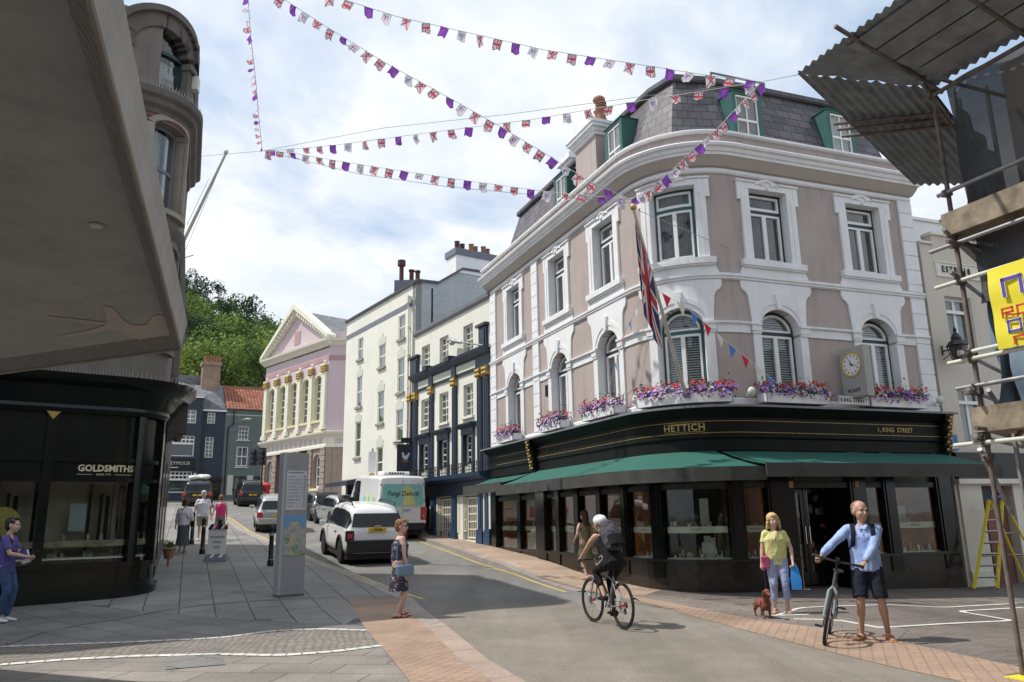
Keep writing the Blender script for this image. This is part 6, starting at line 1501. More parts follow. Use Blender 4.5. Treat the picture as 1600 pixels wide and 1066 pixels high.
def vehicle(name,label,cat,kind,paint,L,W,Hh,loc,rz,group=None,**o):
    t=thing(name,label,cat,(0,0,0),group);hw_=W/2
    wb=o.get('wb',L*.6);wr=o.get('wr',.33)
    # stations: (y, half width, half top width, bottom, shoulder, top)
    if kind=='suv':
        sh=Hh*.60;wt=hw_*.80;st_=[(-L/2,.88,.66,.45,sh*.9,sh*.92),(-L/2+.05,.95,.71,.36,sh*.98,sh*1.0),(-L/2+.20,.985,.72,.3,sh,Hh*.84),(-L/2+.40,1,.735,.28,sh,Hh*.955),(-L*.25,1,.75,.26,sh,Hh*.995),(0,1,.76,.26,sh,Hh),(L*.10,1,.80,.26,sh,Hh*.985),(L*.24,1,.76,.26,sh*.98,sh*1.02),(L*.40,.98,.80,.27,sh*.93,sh*.96),(L*.48,.93,.78,.3,sh*.85,sh*.88),(L/2,.84,.7,.42,sh*.72,sh*.74)]
    elif kind=='hatch':
        sh=Hh*.62;st_=[(-L/2,.90,.66,.42,sh*.85,sh*.88),(-L/2+.06,.96,.74,.33,sh*.98,sh*1.01),(-L/2+.38,1,.74,.25,sh,Hh*.90),(-L/2+.75,1,.76,.2,sh,Hh*.985),(-L*.12,1,.78,.2,sh,Hh),(L*.08,1,.77,.2,sh,Hh*.98),(L*.26,1,.74,.2,sh*.96,sh*1.0),(L*.40,.97,.78,.22,sh*.88,sh*.9),(L*.48,.9,.74,.27,sh*.75,sh*.78),(L/2,.8,.62,.36,sh*.62,sh*.64)]
    else:   # van
        sh=Hh*.52;st_=[(-L/2,.97,.82,.5,sh*.98,Hh*.93),(-L/2+.05,.99,.86,.42,sh,Hh*.97),(-L/2+.2,1,.88,.4,sh,Hh),(-L*.2,1,.88,.35,sh,Hh),(L*.18,1,.87,.35,sh,Hh*.99),(L*.24,1,.84,.35,sh,Hh*.95),(L*.37,1,.78,.33,sh*.96,sh*1.05),(L*.47,.95,.75,.33,sh*.8,sh*.83),(L/2,.86,.7,.4,sh*.68,sh*.7)]
    rings=[section(hw_*a,hw_*b,c,d,e_,y) for y,a,b,c,d,e_ in st_]
    m=MB();m.loft(rings);body=m.build('body',CP[paint],t,local=True)
    if kind!='van':
        md=body.modifiers.new('s','SUBSURF');md.levels=md.render_levels=2;dg=bpy.context.evaluated_depsgraph_get();me_=bpy.data.meshes.new_from_object(body.evaluated_get(dg));body.modifiers.clear();body.data=me_
    cy=[(-wb/2+o.get('dy',0)),wb/2+o.get('dy',0)]
    cut=[]
    for y in cy:
        for sx in(-1,1):
            m=MB();m.lathe([(wr*1.16,sx*(hw_-.34)),(wr*1.16,sx*(hw_+.2))],(0,y,wr*1.02),24,'x');cut.append(m.build('c',CP[paint],None))
    boolcut(body,cut);body.data.shade_smooth();body.data.set_sharp_from_angle(angle=R(28))
    # dark wheel wells
    m=MB()
    for y in cy:
        for sx in(-1,1):m.lathe([(wr*1.2,sx*(hw_-.36)),(wr*1.2,sx*(hw_-.30)),(wr*1.17,sx*(hw_-.30)),(wr*1.17,sx*(hw_-.36))],(0,y,wr*1.02),20,'x')
    m.box(-hw_*.9,hw_*.9,-L*.46,L*.42,.16,.34 if kind!='van' else .45);m.build('underbody',MAT['trim'],t,local=True)
    def prof_at(y):
        for a,b in zip(st_,st_[1:]):
            if a[0]<=y<=b[0]:
                k=(y-a[0])/(b[0]-a[0]);return [a[i]+(b[i]-a[i])*k for i in range(6)]
        return st_[0] if y<st_[0][0] else st_[-1]
    def sidept(y,f,sx,off=.012):
        _,a,b,c,d,e_=prof_at(y);x0,z0=hw_*a*.96,d;x1,z1=hw_*b+.03,e_-.10;return (sx*(x0+(x1-x0)*f+off),y,z0+(z1-z0)*f)
    # side glass
    g0,g1=o.get('glass',(-L/2+.35,L*.2));pil=o.get('pillars',[g0+(g1-g0)*.30,g0+(g1-g0)*.66])
    for sx in(-1,1):
        seg=[g0]+pil+[g1]
        for a,b in zip(seg,seg[1:]):
            if o.get('panel') and b<L*.1:continue
            a+=.03;b-=.03;m=MB();n=4;lo=[sidept(a+(b-a)*i/n,.06,sx) for i in range(n+1)];hi=[sidept(a+(b-a)*i/n,.90,sx) for i in range(n+1)]
            vs=lo+hi;m.add(vs,[(i,i+1,n+2+i,n+1+i) for i in range(n)]);m.build('side_window',MAT['car_glass'],t,local=True,fix=False)
        # door seams & handles
        m=MB()
        for y in pil[-2:]:
            m.add([sidept(y-.006,-.0,sx,.008),sidept(y+.006,-.0,sx,.008),(sx*(hw_+.004),y+.006,.42),(sx*(hw_+.004),y-.006,.42)],[(0,1,2,3)])
        m.box(*(sorted((sx*hw_*.99,sx*(hw_+.025)))),pil[-1]-.3,pil[-1]-.1,prof_at(0)[4]-.16,prof_at(0)[4]-.13);m.build('door_trim',MAT['trim'],t,local=True,fix=False)
    # rear glass & windscreen
    _,a0,b0,c0,d0,e0=st_[1];
    if kind!='van':
        A=st_[1];Bq=st_[3] if kind=='hatch' else st_[2]
        y0=A[0]-.02+.0;m=MB()
        ya,za=st_[1][0],st_[1][5];yb,zb=(st_[3][0],st_[3][5]) if kind=='hatch' else (st_[2][0],st_[2][5]);
        ym,zm=st_[2][0],st_[2][5]
        rows=[(ya,za+.03),(ym,zm)]+([(yb,zb)] if kind=='hatch' else [])
        wdt=[hw_*.80,hw_*.72]+([hw_*.66] if kind=='hatch' else [])
        vs=[];
        for (yy,zz),w_ in zip(rows,wdt):
            for i in range(7):
                u=-1+i/3;vs.append((u*w_,yy-.03+.03*abs(u)**2,zz+.02))
        m.add(vs,[(j*7+i,j*7+i+1,(j+1)*7+i+1,(j+1)*7+i) for j in range(len(rows)-1) for i in range(6)]);rw=m.build('rear_window',MAT['car_glass'],t,local=True,fix=False)
        m=MB();m.tube([(0,vs[3][1]-.015,vs[3][2]+.03),(-.35,vs[8][1]-.02+.03,vs[8][2]-.12)],.012,5);m.build('wiper',MAT['trim'],rw,local=True)
    else:
        m=MB()
    wi=6 if kind!='van' else 5
    A=st_[wi];Bq=st_[wi+1];m=MB();w1,w2=hw_*A[2]*.92,hw_*Bq[2]*.98
    m.add([(-w1,A[0]+.03,A[5]-.01),(w1,A[0]+.03,A[5]-.01),(w2,Bq[0],Bq[5]+.045),(-w2,Bq[0],Bq[5]+.045)],[(0,1,2,3)]);m.build('windscreen',MAT['car_glass'],t,local=True,fix=False)
    # lights, plate, bumper
    for sx in(-1,1):
        m=MB();zz=d0*.83 if kind!='van' else 1.0
        hgt=o.get('lh',.22);x=sx*(hw_*.86);m.box(x-.12,x+.12,-L/2-.025,-L/2+.09,zz-hgt/2,zz+hgt/2);m.build('taillight',MAT['tail_red'] if not o.get('darklight') else MAT['trim'],t,local=True,bevel=.02)
        if o.get('darklight'):
            m=MB();m.box(x-.07,x+.07,-L/2-.035,-L/2-.02,zz-.07,zz+.07);m.build('taillight_lens',MAT['tail_red'],t,local=True)
        m=MB();m.obox((sx*(hw_+.13),L*.17,d0+.05 if kind!='van' else sh+.1),(.2,.09,.15 if kind!='van' else .3));m.build('mirror',CP[paint] if kind!='van' else MAT['trim'],t,local=True,bevel=.02)
        m=MB();x=sx*hw_*.74;m.box(x-.14,x+.14,L/2-.12,L/2-.0,sh*.66,sh*.78);m.build('headlight',MAT['chrome'],t,local=True,bevel=.02)
    m=MB();m.box(-hw_*.93,hw_*.93,-L/2-.06,-L/2+.2,.36,.36+o.get('bh',.25));m.build('bumper',MAT['trim'] if o.get('darkbump',1) else CP[paint],t,local=True,bevel=.03)
    pz=o.get('pz',d0*.78);m=MB();m.box(-.26,.26,-L/2-.035,-L/2-.0,pz-.055,pz+.055);p_=m.build('number_plate',MAT['plate_yellow'],t,local=True)
    m=MB();m.text(o.get('reg','J 74420'),.095,0,pz,-L/2-.04,.004,sx=1,off=.003);m.build('plate_lettering',MAT['ink'],p_,local=True,fix=False)
    for y in cy:
        for sx in(-1,1):
            m=MB();x0,x1=sorted((sx*(hw_-.22),sx*(hw_-.01)));m.lathe([(wr*.68,x0),(wr*.93,x0),(wr,x0+.03),(wr,x1-.03),(wr*.93,x1),(wr*.68,x1)],(0,y,wr),24,'x');w_=m.build('wheel',MAT['rubber'],t,local=True,smooth=40)
            m=MB();xo=sx*(hw_-.03);
            m.lathe([(wr*.70,xo-sx*.1),(wr*.70,xo),(wr*.62,xo),(wr*.60,xo-sx*.06)],(0,y,wr),24,'x')
            for k in range(5):
                a=2*PI*k/5;c_,s_=math.cos(a),math.sin(a);m.tube([(xo-sx*.03,y,wr),(xo-sx*.015,y+wr*.64*c_,wr+wr*.64*s_)],[wr*.14,wr*.09],5)
            m.ball((xo-sx*.02,y,wr),(.03,wr*.16,wr*.16),8,6);m.build('rim',MAT['alloy'],w_,local=True)
            m=MB();m.lathe([(wr*.66,xo-sx*.14),(wr*.66,xo-sx*.12)],(0,y,wr),20,'x');m.build('brake_disc',MAT['trim'],w_,local=True)
            if kind=='suv':
                m=MB()
                for k in range(14):
                    a,b=PI*k/14,PI*(k+1)/14
                    q=lambda an,r:(y+r*math.cos(an),wr*1.02+r*math.sin(an))
                    p4=[q(a,wr*1.13),q(b,wr*1.13),q(b,wr*1.32),q(a,wr*1.32)];xa,xb=sorted((sx*(hw_-.05),sx*(hw_+.022)))
                    m.add([(xa,u,v) for u,v in p4]+[(xb,u,v) for u,v in p4],[(0,1,2,3),(7,6,5,4),(0,4,5,1),(1,5,6,2),(2,6,7,3),(3,7,4,0)])
                m.build('wheel_arch_trim',MAT['trim'] if o.get('darkarch',1) else CP[paint],t,local=True)
    t['_w']=0;del t['_w']
    x,y,z=loc;t.location=(x,y,z)
    # pitch with the road
    e_=.8;sl=(hg(x-math.sin(rz)*e_,y+math.cos(rz)*e_)-hg(x+math.sin(rz)*e_,y-math.cos(rz)*e_))/(2*e_)
    t.rotation_euler=(math.atan(sl),0,rz)
    return t
def at_road(px,py,off=0):
    p=atG(px,py);return (p.x,p.y,hg(p.x,p.y)+.006)
def vcen(px,Y,z=None):
    p=atY(px,812,Y);return (p.x,p.y,hg(p.x,p.y)+.006)
# white boxy SUV in the road
RZc=R(22.7)
vv=vehicle('parked_car','white boxy SUV with black bumper and roof rails, nearest car in the road','car','suv','white',4.2,1.80,1.68,vcen(563,24.5),R(24),'cars along the street',darklight=True,lh=.30,wr=.35,reg='J 74430',pz=.98,bh=.34,wb=2.57,glass=(-1.95,.86),pillars=[-1.35,-.45])
for sx in(-1,1):
    m=MB();m.tube([(sx*.62,-1.6,1.66),(sx*.63,-1.5,1.73),(sx*.64,.2,1.755),(sx*.63,.35,1.68)],.022,6);m.build('roof_rail',MAT['trim'],vv,local=True)
m=MB();m.box(-.1,.1,-2.128,-2.10,1.075,1.10);m.build('badge',MAT['chrome'],vv,local=True)
# white delivery van
vn=vehicle('delivery_van','white high-roof delivery van with turquoise panels and hand-lettered name','van','van','white',5.6,2.0,2.42,vcen(597,33.0),R(25),None,panel=1,wr=.36,lh=.5,reg='J 119034',pz=.72,bh=.28,wb=3.4,glass=(.2,1.9),pillars=[1.0])
m=MB();m.box(-.55,.55,-1.9,-1.0,2.44,2.60)
m.build('roof_unit',MAT['white_gloss'],vn,local=True,bevel=.04)
ru=vn.children[-1];m=MB()
for k in range(6):m.box(-.32+k*.11,-.26+k*.11,-1.92,-1.9,2.5,2.57)
m.build('grille',MAT['trim'],ru,local=True)
teal=pm('vinyl_turquoise',(.24,.55,.53),.4,var=.08,bump=0);ylw=pm('vinyl_yellow',(.60,.62,.28),.4,var=.1,bump=0)
m=MB();m.prism([(-.80,1.30),(.80,1.30),(.84,1.36),(.78,2.06),(.72,2.12),(-.72,2.12),(-.78,2.06),(-.84,1.36)],-2.835,-2.80);vp=m.build('vinyl_panel',teal,vn,local=True)
m=MB();m.prism([(-.05,1.31),(.55,1.31),(.48,1.5),(.42,1.65),(.45,1.8),(.36,1.95),(.22,2.06),(.08,2.04),(-.02,1.9),(.0,1.7),(.06,1.55)],-2.838,-2.834);m.build('yellow_shape',ylw,vp,local=True)
m=MB();m.text('Fungi Delecti',.27,0,1.76,-2.841,.004,sx=.88,shear=.25,off=.003);m.build('lettering',MAT['ink'],vp,local=True,fix=False)
m=MB();m.box(-.008,.008,-2.81,-2.80,.6,2.3)
for x in(-.86,.86):
    for z in(.9,1.5,2.1):m.box(x-.04,x+.04,-2.83,-2.79,z-.04,z+.04)
m.box(.05,.3,-2.83,-2.80,1.1,1.15);m.build('rear_door_seam',MAT['side_grey'],vn,local=True)
m=MB()
for sx in(-1,1):
    pts=[(-2.35,1.3),(-.3,1.3),(-.3,2.0),(-2.35,2.0)]
    m.add([(sx*(1.0*.96-.0+.022 -(z-1.26)*.115),y,z) for y,z in pts],[(0,1,2,3)])
m.build('side_panel',teal,vn,local=True,fix=False)
m=MB()
for sx in(-1,1):
    for (y0,y1) in((-2.0,-1.5),(-1.3,-.9)):
        m.add([(sx*(.96+.03-(z-1.26)*.115),y,z) for y,z in((y0,1.35),(y1,1.35),((y0+y1)/2+.1,1.95),((y0+y1)/2-.1,1.95))],[(0,1,2,3)])
m.build('side_shapes',ylw,vn,local=True,fix=False)
# cars beyond
vehicle('parked_car','silver estate car half hidden behind the grey information totem','car','suv','silver',4.5,1.82,1.55,vcen(431,35.5),R(20),'cars along the street',wr=.33,darkbump=0,darkarch=0,reg='J 3320')
vehicle('parked_car','dark hatchback with big red tail lights, just right of the totem','car','hatch','dark',4.0,1.74,1.46,vcen(497,42.5),R(30),'cars along the street',lh=.3,darkbump=0)
vehicle('parked_car','silver hatchback between the dark hatchback and the white van','car','hatch','silver',4.1,1.75,1.45,vcen(530,38.5),R(30),'cars along the street',darkbump=0)
sv=vehicle('parked_car','black off-road car parked by the grey-green house','car','suv','black',4.5,1.85,1.82,vcen(387,57.5),R(25),'cars along the street',wr=.37,darkbump=0,wb=2.7)
bv=vehicle('parked_car','black people carrier with a covered load on its roof','car','suv','black',4.6,1.9,1.85,vcen(307,55.5),R(20),'cars along the street',wr=.34,darkbump=0)
m=MB();rg=random.Random(4)
for k in range(9):m.ball((rg.uniform(-.5,.5),rg.uniform(-1.3,.2),1.95+rg.uniform(0,.15)),(.35,.4,.17),8,6)
rl=thing('roof_load','pale tarpaulin covered load strapped on the roof of the black people carrier','roof load',(0,0,0));m.build('cover',MAT['net_curtain'],rl,local=True,smooth=60);rl.location=bv.location;rl.rotation_euler=bv.rotation_euler
# ================= PEOPLE
def V3(*a):return Vector(a)
def remesh(ob,vox,sm=3,parent=None):
    md=ob.modifiers.new('r','REMESH');md.mode='VOXEL';md.voxel_size=vox
    s=ob.modifiers.new('s','SMOOTH');s.factor=.5;s.iterations=sm
    dg=bpy.context.evaluated_depsgraph_get();me=bpy.data.meshes.new_from_object(ob.evaluated_get(dg));ob.modifiers.clear();ob.data=me;me.name=ob.name;me.shade_smooth()
    return ob
def ik(a,t,l1,l2,bend):
    d=t-a;L=min(d.length,l1+l2-.002);u=d.normalized();c=(l1*l1+L*L-l2*l2)/(2*L);h=math.sqrt(max(0,l1*l1-c*c))
    b=(bend-u*bend.dot(u)).normalized();return a+u*c+b*h,a+u*L
def limb(m,pts,rs,n=12):
    m.tube(pts,rs,n)
    for p,r in zip(pts,rs):
        r=r if not isinstance(r,tuple) else min(r);m.ball(p,r*.995,10,8)
def handmesh(m,w,d,side,palmn,curl=.5,s=1.):
    """palm and five bent fingers from wrist w along d; palmn = direction the palm faces; side=+1 right"""
    d=d.normalized();n=(palmn-d*palmn.dot(d)).normalized();x=d.cross(n)*side
    m.tube([w-d*.01,w+d*.045*s,w+d*.09*s],[(.026*s,.018*s)]*3 if 0 else [.021*s,.024*s,.02*s],8)
    for k in(-1,0,1):m.tube([w+d*.02*s+x*.012*k*s,w+d*.088*s+x*.027*k*s],[.017*s,.014*s],8)
    for k,(o,l) in enumerate(((-.030,.072),(-.010,.080),(.010,.074),(.029,.058))):
        a=w+d*.085*s+x*o*s;c=curl*(1+.12*k)
        b=a+(d*math.cos(c)+n*math.sin(c))*l*.45*s;e=b+(d*math.cos(c*2.1)+n*math.sin(c*2.1))*l*.32*s;f=e+(d*math.cos(c*3)+n*math.sin(c*3))*l*.25*s
        m.tube([a-d*.01,a,b,e,f],[.0095*s,.0092*s,.0086*s,.0078*s,.0062*s],7);m.ball(f,.0062*s,6,5)
    a=w+d*.03*s-x*.026*s;b=a+(d*.6-x*.6+n*.35).normalized()*.034*s;e=b+(d*.85-x*.1+n*.5).normalized()*.03*s
    m.tube([w+d*.015,a,b,e],[.014*s,.0125*s,.010*s,.008*s],7);m.ball(e,.008*s,6,5)
def foot(m,an,fdir,s=1,r=.038):
    f=fdir.normalized();x=V3(f.y,-f.x,0)
    m.tube([an-f*.04-V3(0,0,.035),an+f*.05-V3(0,0,.05),an+f*.12-V3(0,0,.062),an+f*.175-V3(0,0,.066)],[(.036,.036),(.042,.032),(.046,.022),(.03,.014)],10)
    m.ball(an-f*.045-V3(0,0,.045),(.034,.04,.033),10,8)
class Fig:
    def __init__(s,label,h,loc,rz,**o):
        s.o=o;s.k=h/1.75;s.t=thing('person',label,'person',(0,0,0));s.loc=loc;s.rz=rz
        g=o.get;lean=g('lean',0);s.P=V3(*g('pelvis',(0,0,.95)));up=V3(math.sin(g('tilt',0)),math.sin(lean),math.cos(lean))
        s.up=up;s.C=s.P+up*.36+V3(0,g('chestf',0),0);s.N=s.C+up*.17;hd=V3(0,math.sin(lean*.4)+g('headf',.12),math.cos(lean*.4)).normalized()
        s.hs=g('hs',1.17);s.Hd=s.N+hd*.160;s.sw=g('sw',.185)
        tw=g('twist',0);s.rt=V3(math.cos(tw),math.sin(tw),0)
        s.sh={1:s.C+s.rt*s.sw+up*.10,-1:s.C-s.rt*s.sw+up*.10}
        s.hp={1:s.P+V3(.09,0,-.02),-1:s.P-V3(.09,0,.02)}
        s.an={1:V3(*g('ankR',(.10,0,.085))),-1:V3(*g('ankL',(-.10,0,.085)))}
        s.kn={}
        for k in(1,-1):s.kn[k],s.an[k]=ik(s.hp[k],s.an[k],.44,.44,V3(*g('kneedir',(0,1,0))))
        s.wr={1:V3(*g('handR',(.30,.05,.80))),-1:V3(*g('handL',(-.30,.05,.80)))}
        s.el={}
        for k in(1,-1):s.el[k],s.wr[k]=ik(s.sh[k],s.wr[k],.285,.255,V3(*g('elbR' if k>0 else 'elbL',(.5*k,-1,-.2))))
        s.fat=g('fat',1.);s.q=Matrix.Rotation(g('yaw',0),3,'Z')
    def fin(s):
        s.t.location=s.loc;s.t.rotation_euler=(0,0,s.rz);s.t.scale=(s.k,)*3;return s.t
    def body(s,skin,vox=.009):
        m=MB();f=s.fat;P,C,N_,Hd,up=s.P,s.C,s.N,s.Hd,s.up
        m.tube([P-up*.06,P+up*.05,P+up*.16,C,C+up*.10,C+up*.15],[(.16*f,.11*f),(.165*f,.115*f),(.145*f,.105*f),(.165*f,.11*f),(.15,.09),(.08,.06)],16)
        m.ball(P-up*.03,(.155*f,.11*f,.09))
        m.tube([C+up*.1,N_,Hd-V3(0,0,.04)],[.062,.052,.052],12)
        for k in(1,-1):
            limb(m,[s.hp[k],s.hp[k].lerp(s.kn[k],.5),s.kn[k],s.kn[k].lerp(s.an[k],.3),s.kn[k].lerp(s.an[k],.65),s.an[k]],[.088*f,.074*f,.052,.052*min(f,1.1),.040,.033])
            limb(m,[s.sh[k]-s.rt*k*.03,s.sh[k].lerp(s.el[k],.4),s.el[k],s.el[k].lerp(s.wr[k],.3),s.wr[k]],[.055*min(f,1.15),.046*f,.037,.036,.024])
            m.tube([C+up*.06+s.rt*k*.05,s.sh[k]-s.rt*k*.02],[.07,.055],10)
            d=(s.wr[k]-s.el[k]).normalized();hd_=s.o.get('hdirR' if k>0 else 'hdirL');hd_=V3(*hd_) if hd_ else d
            pn=s.o.get('palmR' if k>0 else 'palmL');handmesh(m,s.wr[k]+d*.01,hd_,k,V3(*pn) if pn else V3(-k,0,0)+V3(0,.1,0),s.o.get('curl',.45),1.05)
            fd=s.o.get('footR' if k>0 else 'footL',(.15*k,1,0));foot(m,s.an[k],V3(*fd))
        q=s.q@Matrix.Scale(s.hs,3);h=Hd
        def hv(x,y,z):return h+q@V3(x,y,z)
        m.ball(hv(0,-.012,.035),(.076,.094,.085),14,10,q);m.ball(hv(0,.018,-.02),(.062,.074,.085),14,10,q);m.ball(hv(0,.045,-.075),(.036,.034,.028),10,8,q)
        m.tube([hv(0,.083,.012),hv(0,.104,-.022),hv(0,.098,-.034)],[.008,.0145,.013],8)
        for k in(1,-1):
            m.ball(hv(k*.075,-.005,-.005),(.011,.021,.031),8,6,q);m.ball(hv(k*.036,.064,-.025),(.022,.02,.022),8,6,q);m.ball(hv(k*.03,.078,.03),(.022,.012,.009),8,6,q)
        m.ball(hv(0,.085,-.053),(.024,.010,.010),8,6,q)
        b=m.build('body',skin,s.t,local=True,uv=False,fix=False);remesh(b,vox,2)
        m=MB()
        for k in(1,-1):m.ball(hv(k*.031,.086,.012),(.011,.007,.0065),8,6,q)
        m.build('eyes',MAT['ink'],s.t,local=True,uv=False,smooth=60);m=MB();m.tube([hv(-.023,.090,-.052),hv(0,.098,-.054),hv(.023,.090,-.052)],.0035,6);m.build('mouth',MAT['lips'],s.t,local=True,uv=False)
        return b
    def hair(s,mat,style='short',jit=.004):
        h=s.Hd;q=s.q@Matrix.Scale(s.hs,3);m=MB()
        def hv(x,y,z):return h+q@V3(x,y,z)
        if style in('short','crop'):
            m.ball(hv(0,-.022,.045),(.083,.092,.082),14,10,q)
            if style=='short':m.ball(hv(0,-.05,.0),(.078,.06,.085),12,8,q);m.ball(hv(0,.045,.092),(.055,.035,.028),10,6,q)
        if style=='bob':
            m.ball(hv(0,-.02,.05),(.092,.10,.088),14,10,q);m.ball(hv(0,-.05,-.03),(.092,.065,.10),12,8,q);m.ball(hv(0,.055,.085),(.06,.035,.03),10,6,q)
            for k in(1,-1):m.tube([hv(k*.075,.02,.06),hv(k*.09,.02,-.02),hv(k*.098,.01,-.10),hv(k*.11,-.01,-.13)],[.025,.028,.03,.018],8)
        if style=='long':
            m.ball(hv(0,-.02,.045),(.09,.10,.09),14,10,q);m.ball(hv(0,-.06,-.06),(.09,.06,.14),12,8,q);m.ball(hv(0,-.085,-.17),(.08,.045,.10),12,8,q);m.ball(hv(0,.05,.085),(.05,.03,.02),8,6,q)
        if style=='bald':
            m.ball(hv(0,-.035,-.0),(.081,.075,.058),12,8,q);m.ball(hv(0,-.032,.045),(.079,.088,.078),12,8,q)
        rg=random.Random(3);b=m.v
        o=m.build('hair',mat,s.t,local=True,uv=False,fix=False);remesh(o,.009 if style!='bald' else .008,1)
        for v in o.data.vertices:v.co+=Vector((noise.noise(v.co*38),noise.noise(v.co*38+V3(5,5,5)),noise.noise(v.co*V3(38,38,12).x)))*.011*(1 if style!='bald' else .2)
        return o
    def top(s,name,mat,sleeve=0,hem=-.05,loose=1.,neck=.14,vest=False,vox=.011,bottom=None,cuff=False):
        f=s.fat*loose;P,C,up=s.P,s.C,s.up;m=MB()
        r=[(.172*f,.122*f),(.158*f,.118*f),(.178*f,.122*f)]
        pts=[P+up*hem,P+up*.12,C+up*.0];rs=list(r)
        if bottom:pts=[P+up*z for z,_,_ in bottom]+pts[1:];rs=[(a,b) for _,a,b in bottom]+rs[1:]
        pts+=[C+up*.09,C+up*neck];rs+=[(.165,.105) if not vest else (.14,.10),(.085,.068)]
        m.tube(pts,rs,20)
        for k in(1,-1):
            if not vest:
                m.tube([C+up*.06+s.rt*k*.05,s.sh[k]-s.rt*k*.01],[.085,.066],12);m.ball(s.sh[k]-s.rt*k*.012,.066,10,8)
            else:m.tube([C+up*.05+s.rt*k*.08,C+up*.14+s.rt*k*.085],[.06,.045],10)
            if sleeve>0:
                a,b,c=s.sh[k]-s.rt*k*.02,s.el[k],s.wr[k]
                if sleeve<=.5:
                    e_=a.lerp(b,sleeve*2);m.tube([a,a.lerp(e_,.5),e_],[.066*loose,.060*loose,.060*loose],12)
                else:
                    e_=b.lerp(c,(sleeve-.5)*2);m.tube([a,a.lerp(b,.5),b,b.lerp(e_,.4),b.lerp(e_,.85),e_],[.066*loose,.060*loose,.053*loose,.054*loose,.045*loose,.036],12);m.ball(b,.054*loose,10,8)
        o=m.build(name,mat,s.t,local=True,uv=False,fix=False);remesh(o,vox,3)
        for v in o.data.vertices:
            n_=noise.noise((v.co.x*11,v.co.y*11,v.co.z*6))*.014+noise.noise((v.co.x*24+3,v.co.y*24,v.co.z*15))*.006;v.co+=v.normal*n_
        return o
    def legs(s,name,mat,end=.4,loose=1.,hem=.06,vox=.011,flare=1.):
        """trousers/shorts; end: 0 hip, .5 knee, 1 ankle"""
        f=s.fat*loose;m=MB();P,up=s.P,s.up
        m.tube([P-up*.09,P+up*0,P+up*hem],[(.165*f,.118*f),(.172*f,.122*f),(.160*f,.115*f)],18);m.ball(P-up*.06,(.165*f,.118*f,.08))
        for k in(1,-1):
            a,b,c=s.hp[k],s.kn[k],s.an[k]
            if end<=.5:
                e_=a.lerp(b,end*2);m.tube([a-V3(0,0,.02),a.lerp(e_,.5),e_],[.10*f,.098*f,.09*f*flare],14)
            else:
                e_=b.lerp(c,(end-.5)*2);m.tube([a,a.lerp(b,.5),b,b.lerp(e_,.5),e_],[.098*f,.086*f,.068*loose,.062*loose,.055*loose*flare],14);m.ball(b,.067*loose,10,8)
        o=m.build(name,mat,s.t,local=True,uv=False,fix=False);remesh(o,vox,3)
        for v in o.data.vertices:v.co+=v.normal*(noise.noise((v.co.x*12,v.co.y*12,v.co.z*5))*.013+noise.noise((v.co.x*26,v.co.y*26,v.co.z*18))*.006)
        return o
    def shoes(s,mat,kind='shoe',sole=None):
        for k in(1,-1):
            fd=V3(*s.o.get('footR' if k>0 else 'footL',(.15*k,1,0))).normalized();x=V3(fd.y,-fd.x,0);an=s.an[k];m=MB()
            if kind=='shoe':
                m.tube([an-fd*.06-V3(0,0,.045),an+fd*.03-V3(0,0,.045),an+fd*.12-V3(0,0,.058),an+fd*.195-V3(0,0,.066)],[(.042,.042),(.048,.044),(.052,.030),(.034,.018)],12);m.ball(an-fd*.05-V3(0,0,.045),(.042,.045,.042))
                o=m.build('shoe',mat,s.t,local=True,uv=False,fix=False);remesh(o,.010,2)
            else:
                b=an-V3(0,0,.083);q=[(-.075,.0),(-.065,.034),(0,.036),(.07,.046),(.14,.048),(.19,.03),(.205,0),(.19,-.03),(.14,-.048),(.07,-.042),(0,-.036),(-.065,-.034)]
                m.loft([[b+fd*a+x*c+V3(0,0,z) for a,c in q] for z in(-.004,.014)])
                m.tube([b+fd*.06+x*.048+V3(0,0,.01),b+fd*.09+x*.02+V3(0,0,.062),b+fd*.14+V3(0,0,.05)],.011,6);m.tube([b+fd*.06-x*.048+V3(0,0,.01),b+fd*.09-x*.02+V3(0,0,.062),b+fd*.14+V3(0,0,.05)],.011,6);m.tube([b+fd*.14+V3(0,0,.05),b+fd*.16+V3(0,0,.015)],.009,6)
                if kind=='sandal':m.tube([b-fd*.03+x*.04+V3(0,0,.05),b-fd*.08+V3(0,0,.06),b-fd*.03-x*.04+V3(0,0,.05)],.010,6)
                m.build('sandal',mat,s.t,local=True,uv=False)
MAT['lips']=pm('lips',(.35,.12,.10),.5,bump=0)
MAT['hair_blond']=pm('hair_blond',(.52,.38,.17),.6,var=.35,scale=25);MAT['hair_ginger']=pm('hair_ginger',(.22,.10,.045),.6,var=.35,scale=25);MAT['hair_dark']=pm('hair_dark',(.018,.012,.010),.5,var=.3,scale=25);MAT['hair_brown']=pm('hair_brown',(.10,.05,.03),.6,var=.3,scale=25);MAT['hair_white']=pm('hair_white',(.50,.49,.46),.6,var=.2,scale=25);MAT['hair_fair']=pm('hair_fair',(.20,.12,.08),.7,var=.2,scale=25)
def fabric(n,c,var=.08,scale=4):MAT[n]=pm(n,c,.9,var=var,scale=scale,bump=.15,bscale=90,spec=.2);return MAT[n]
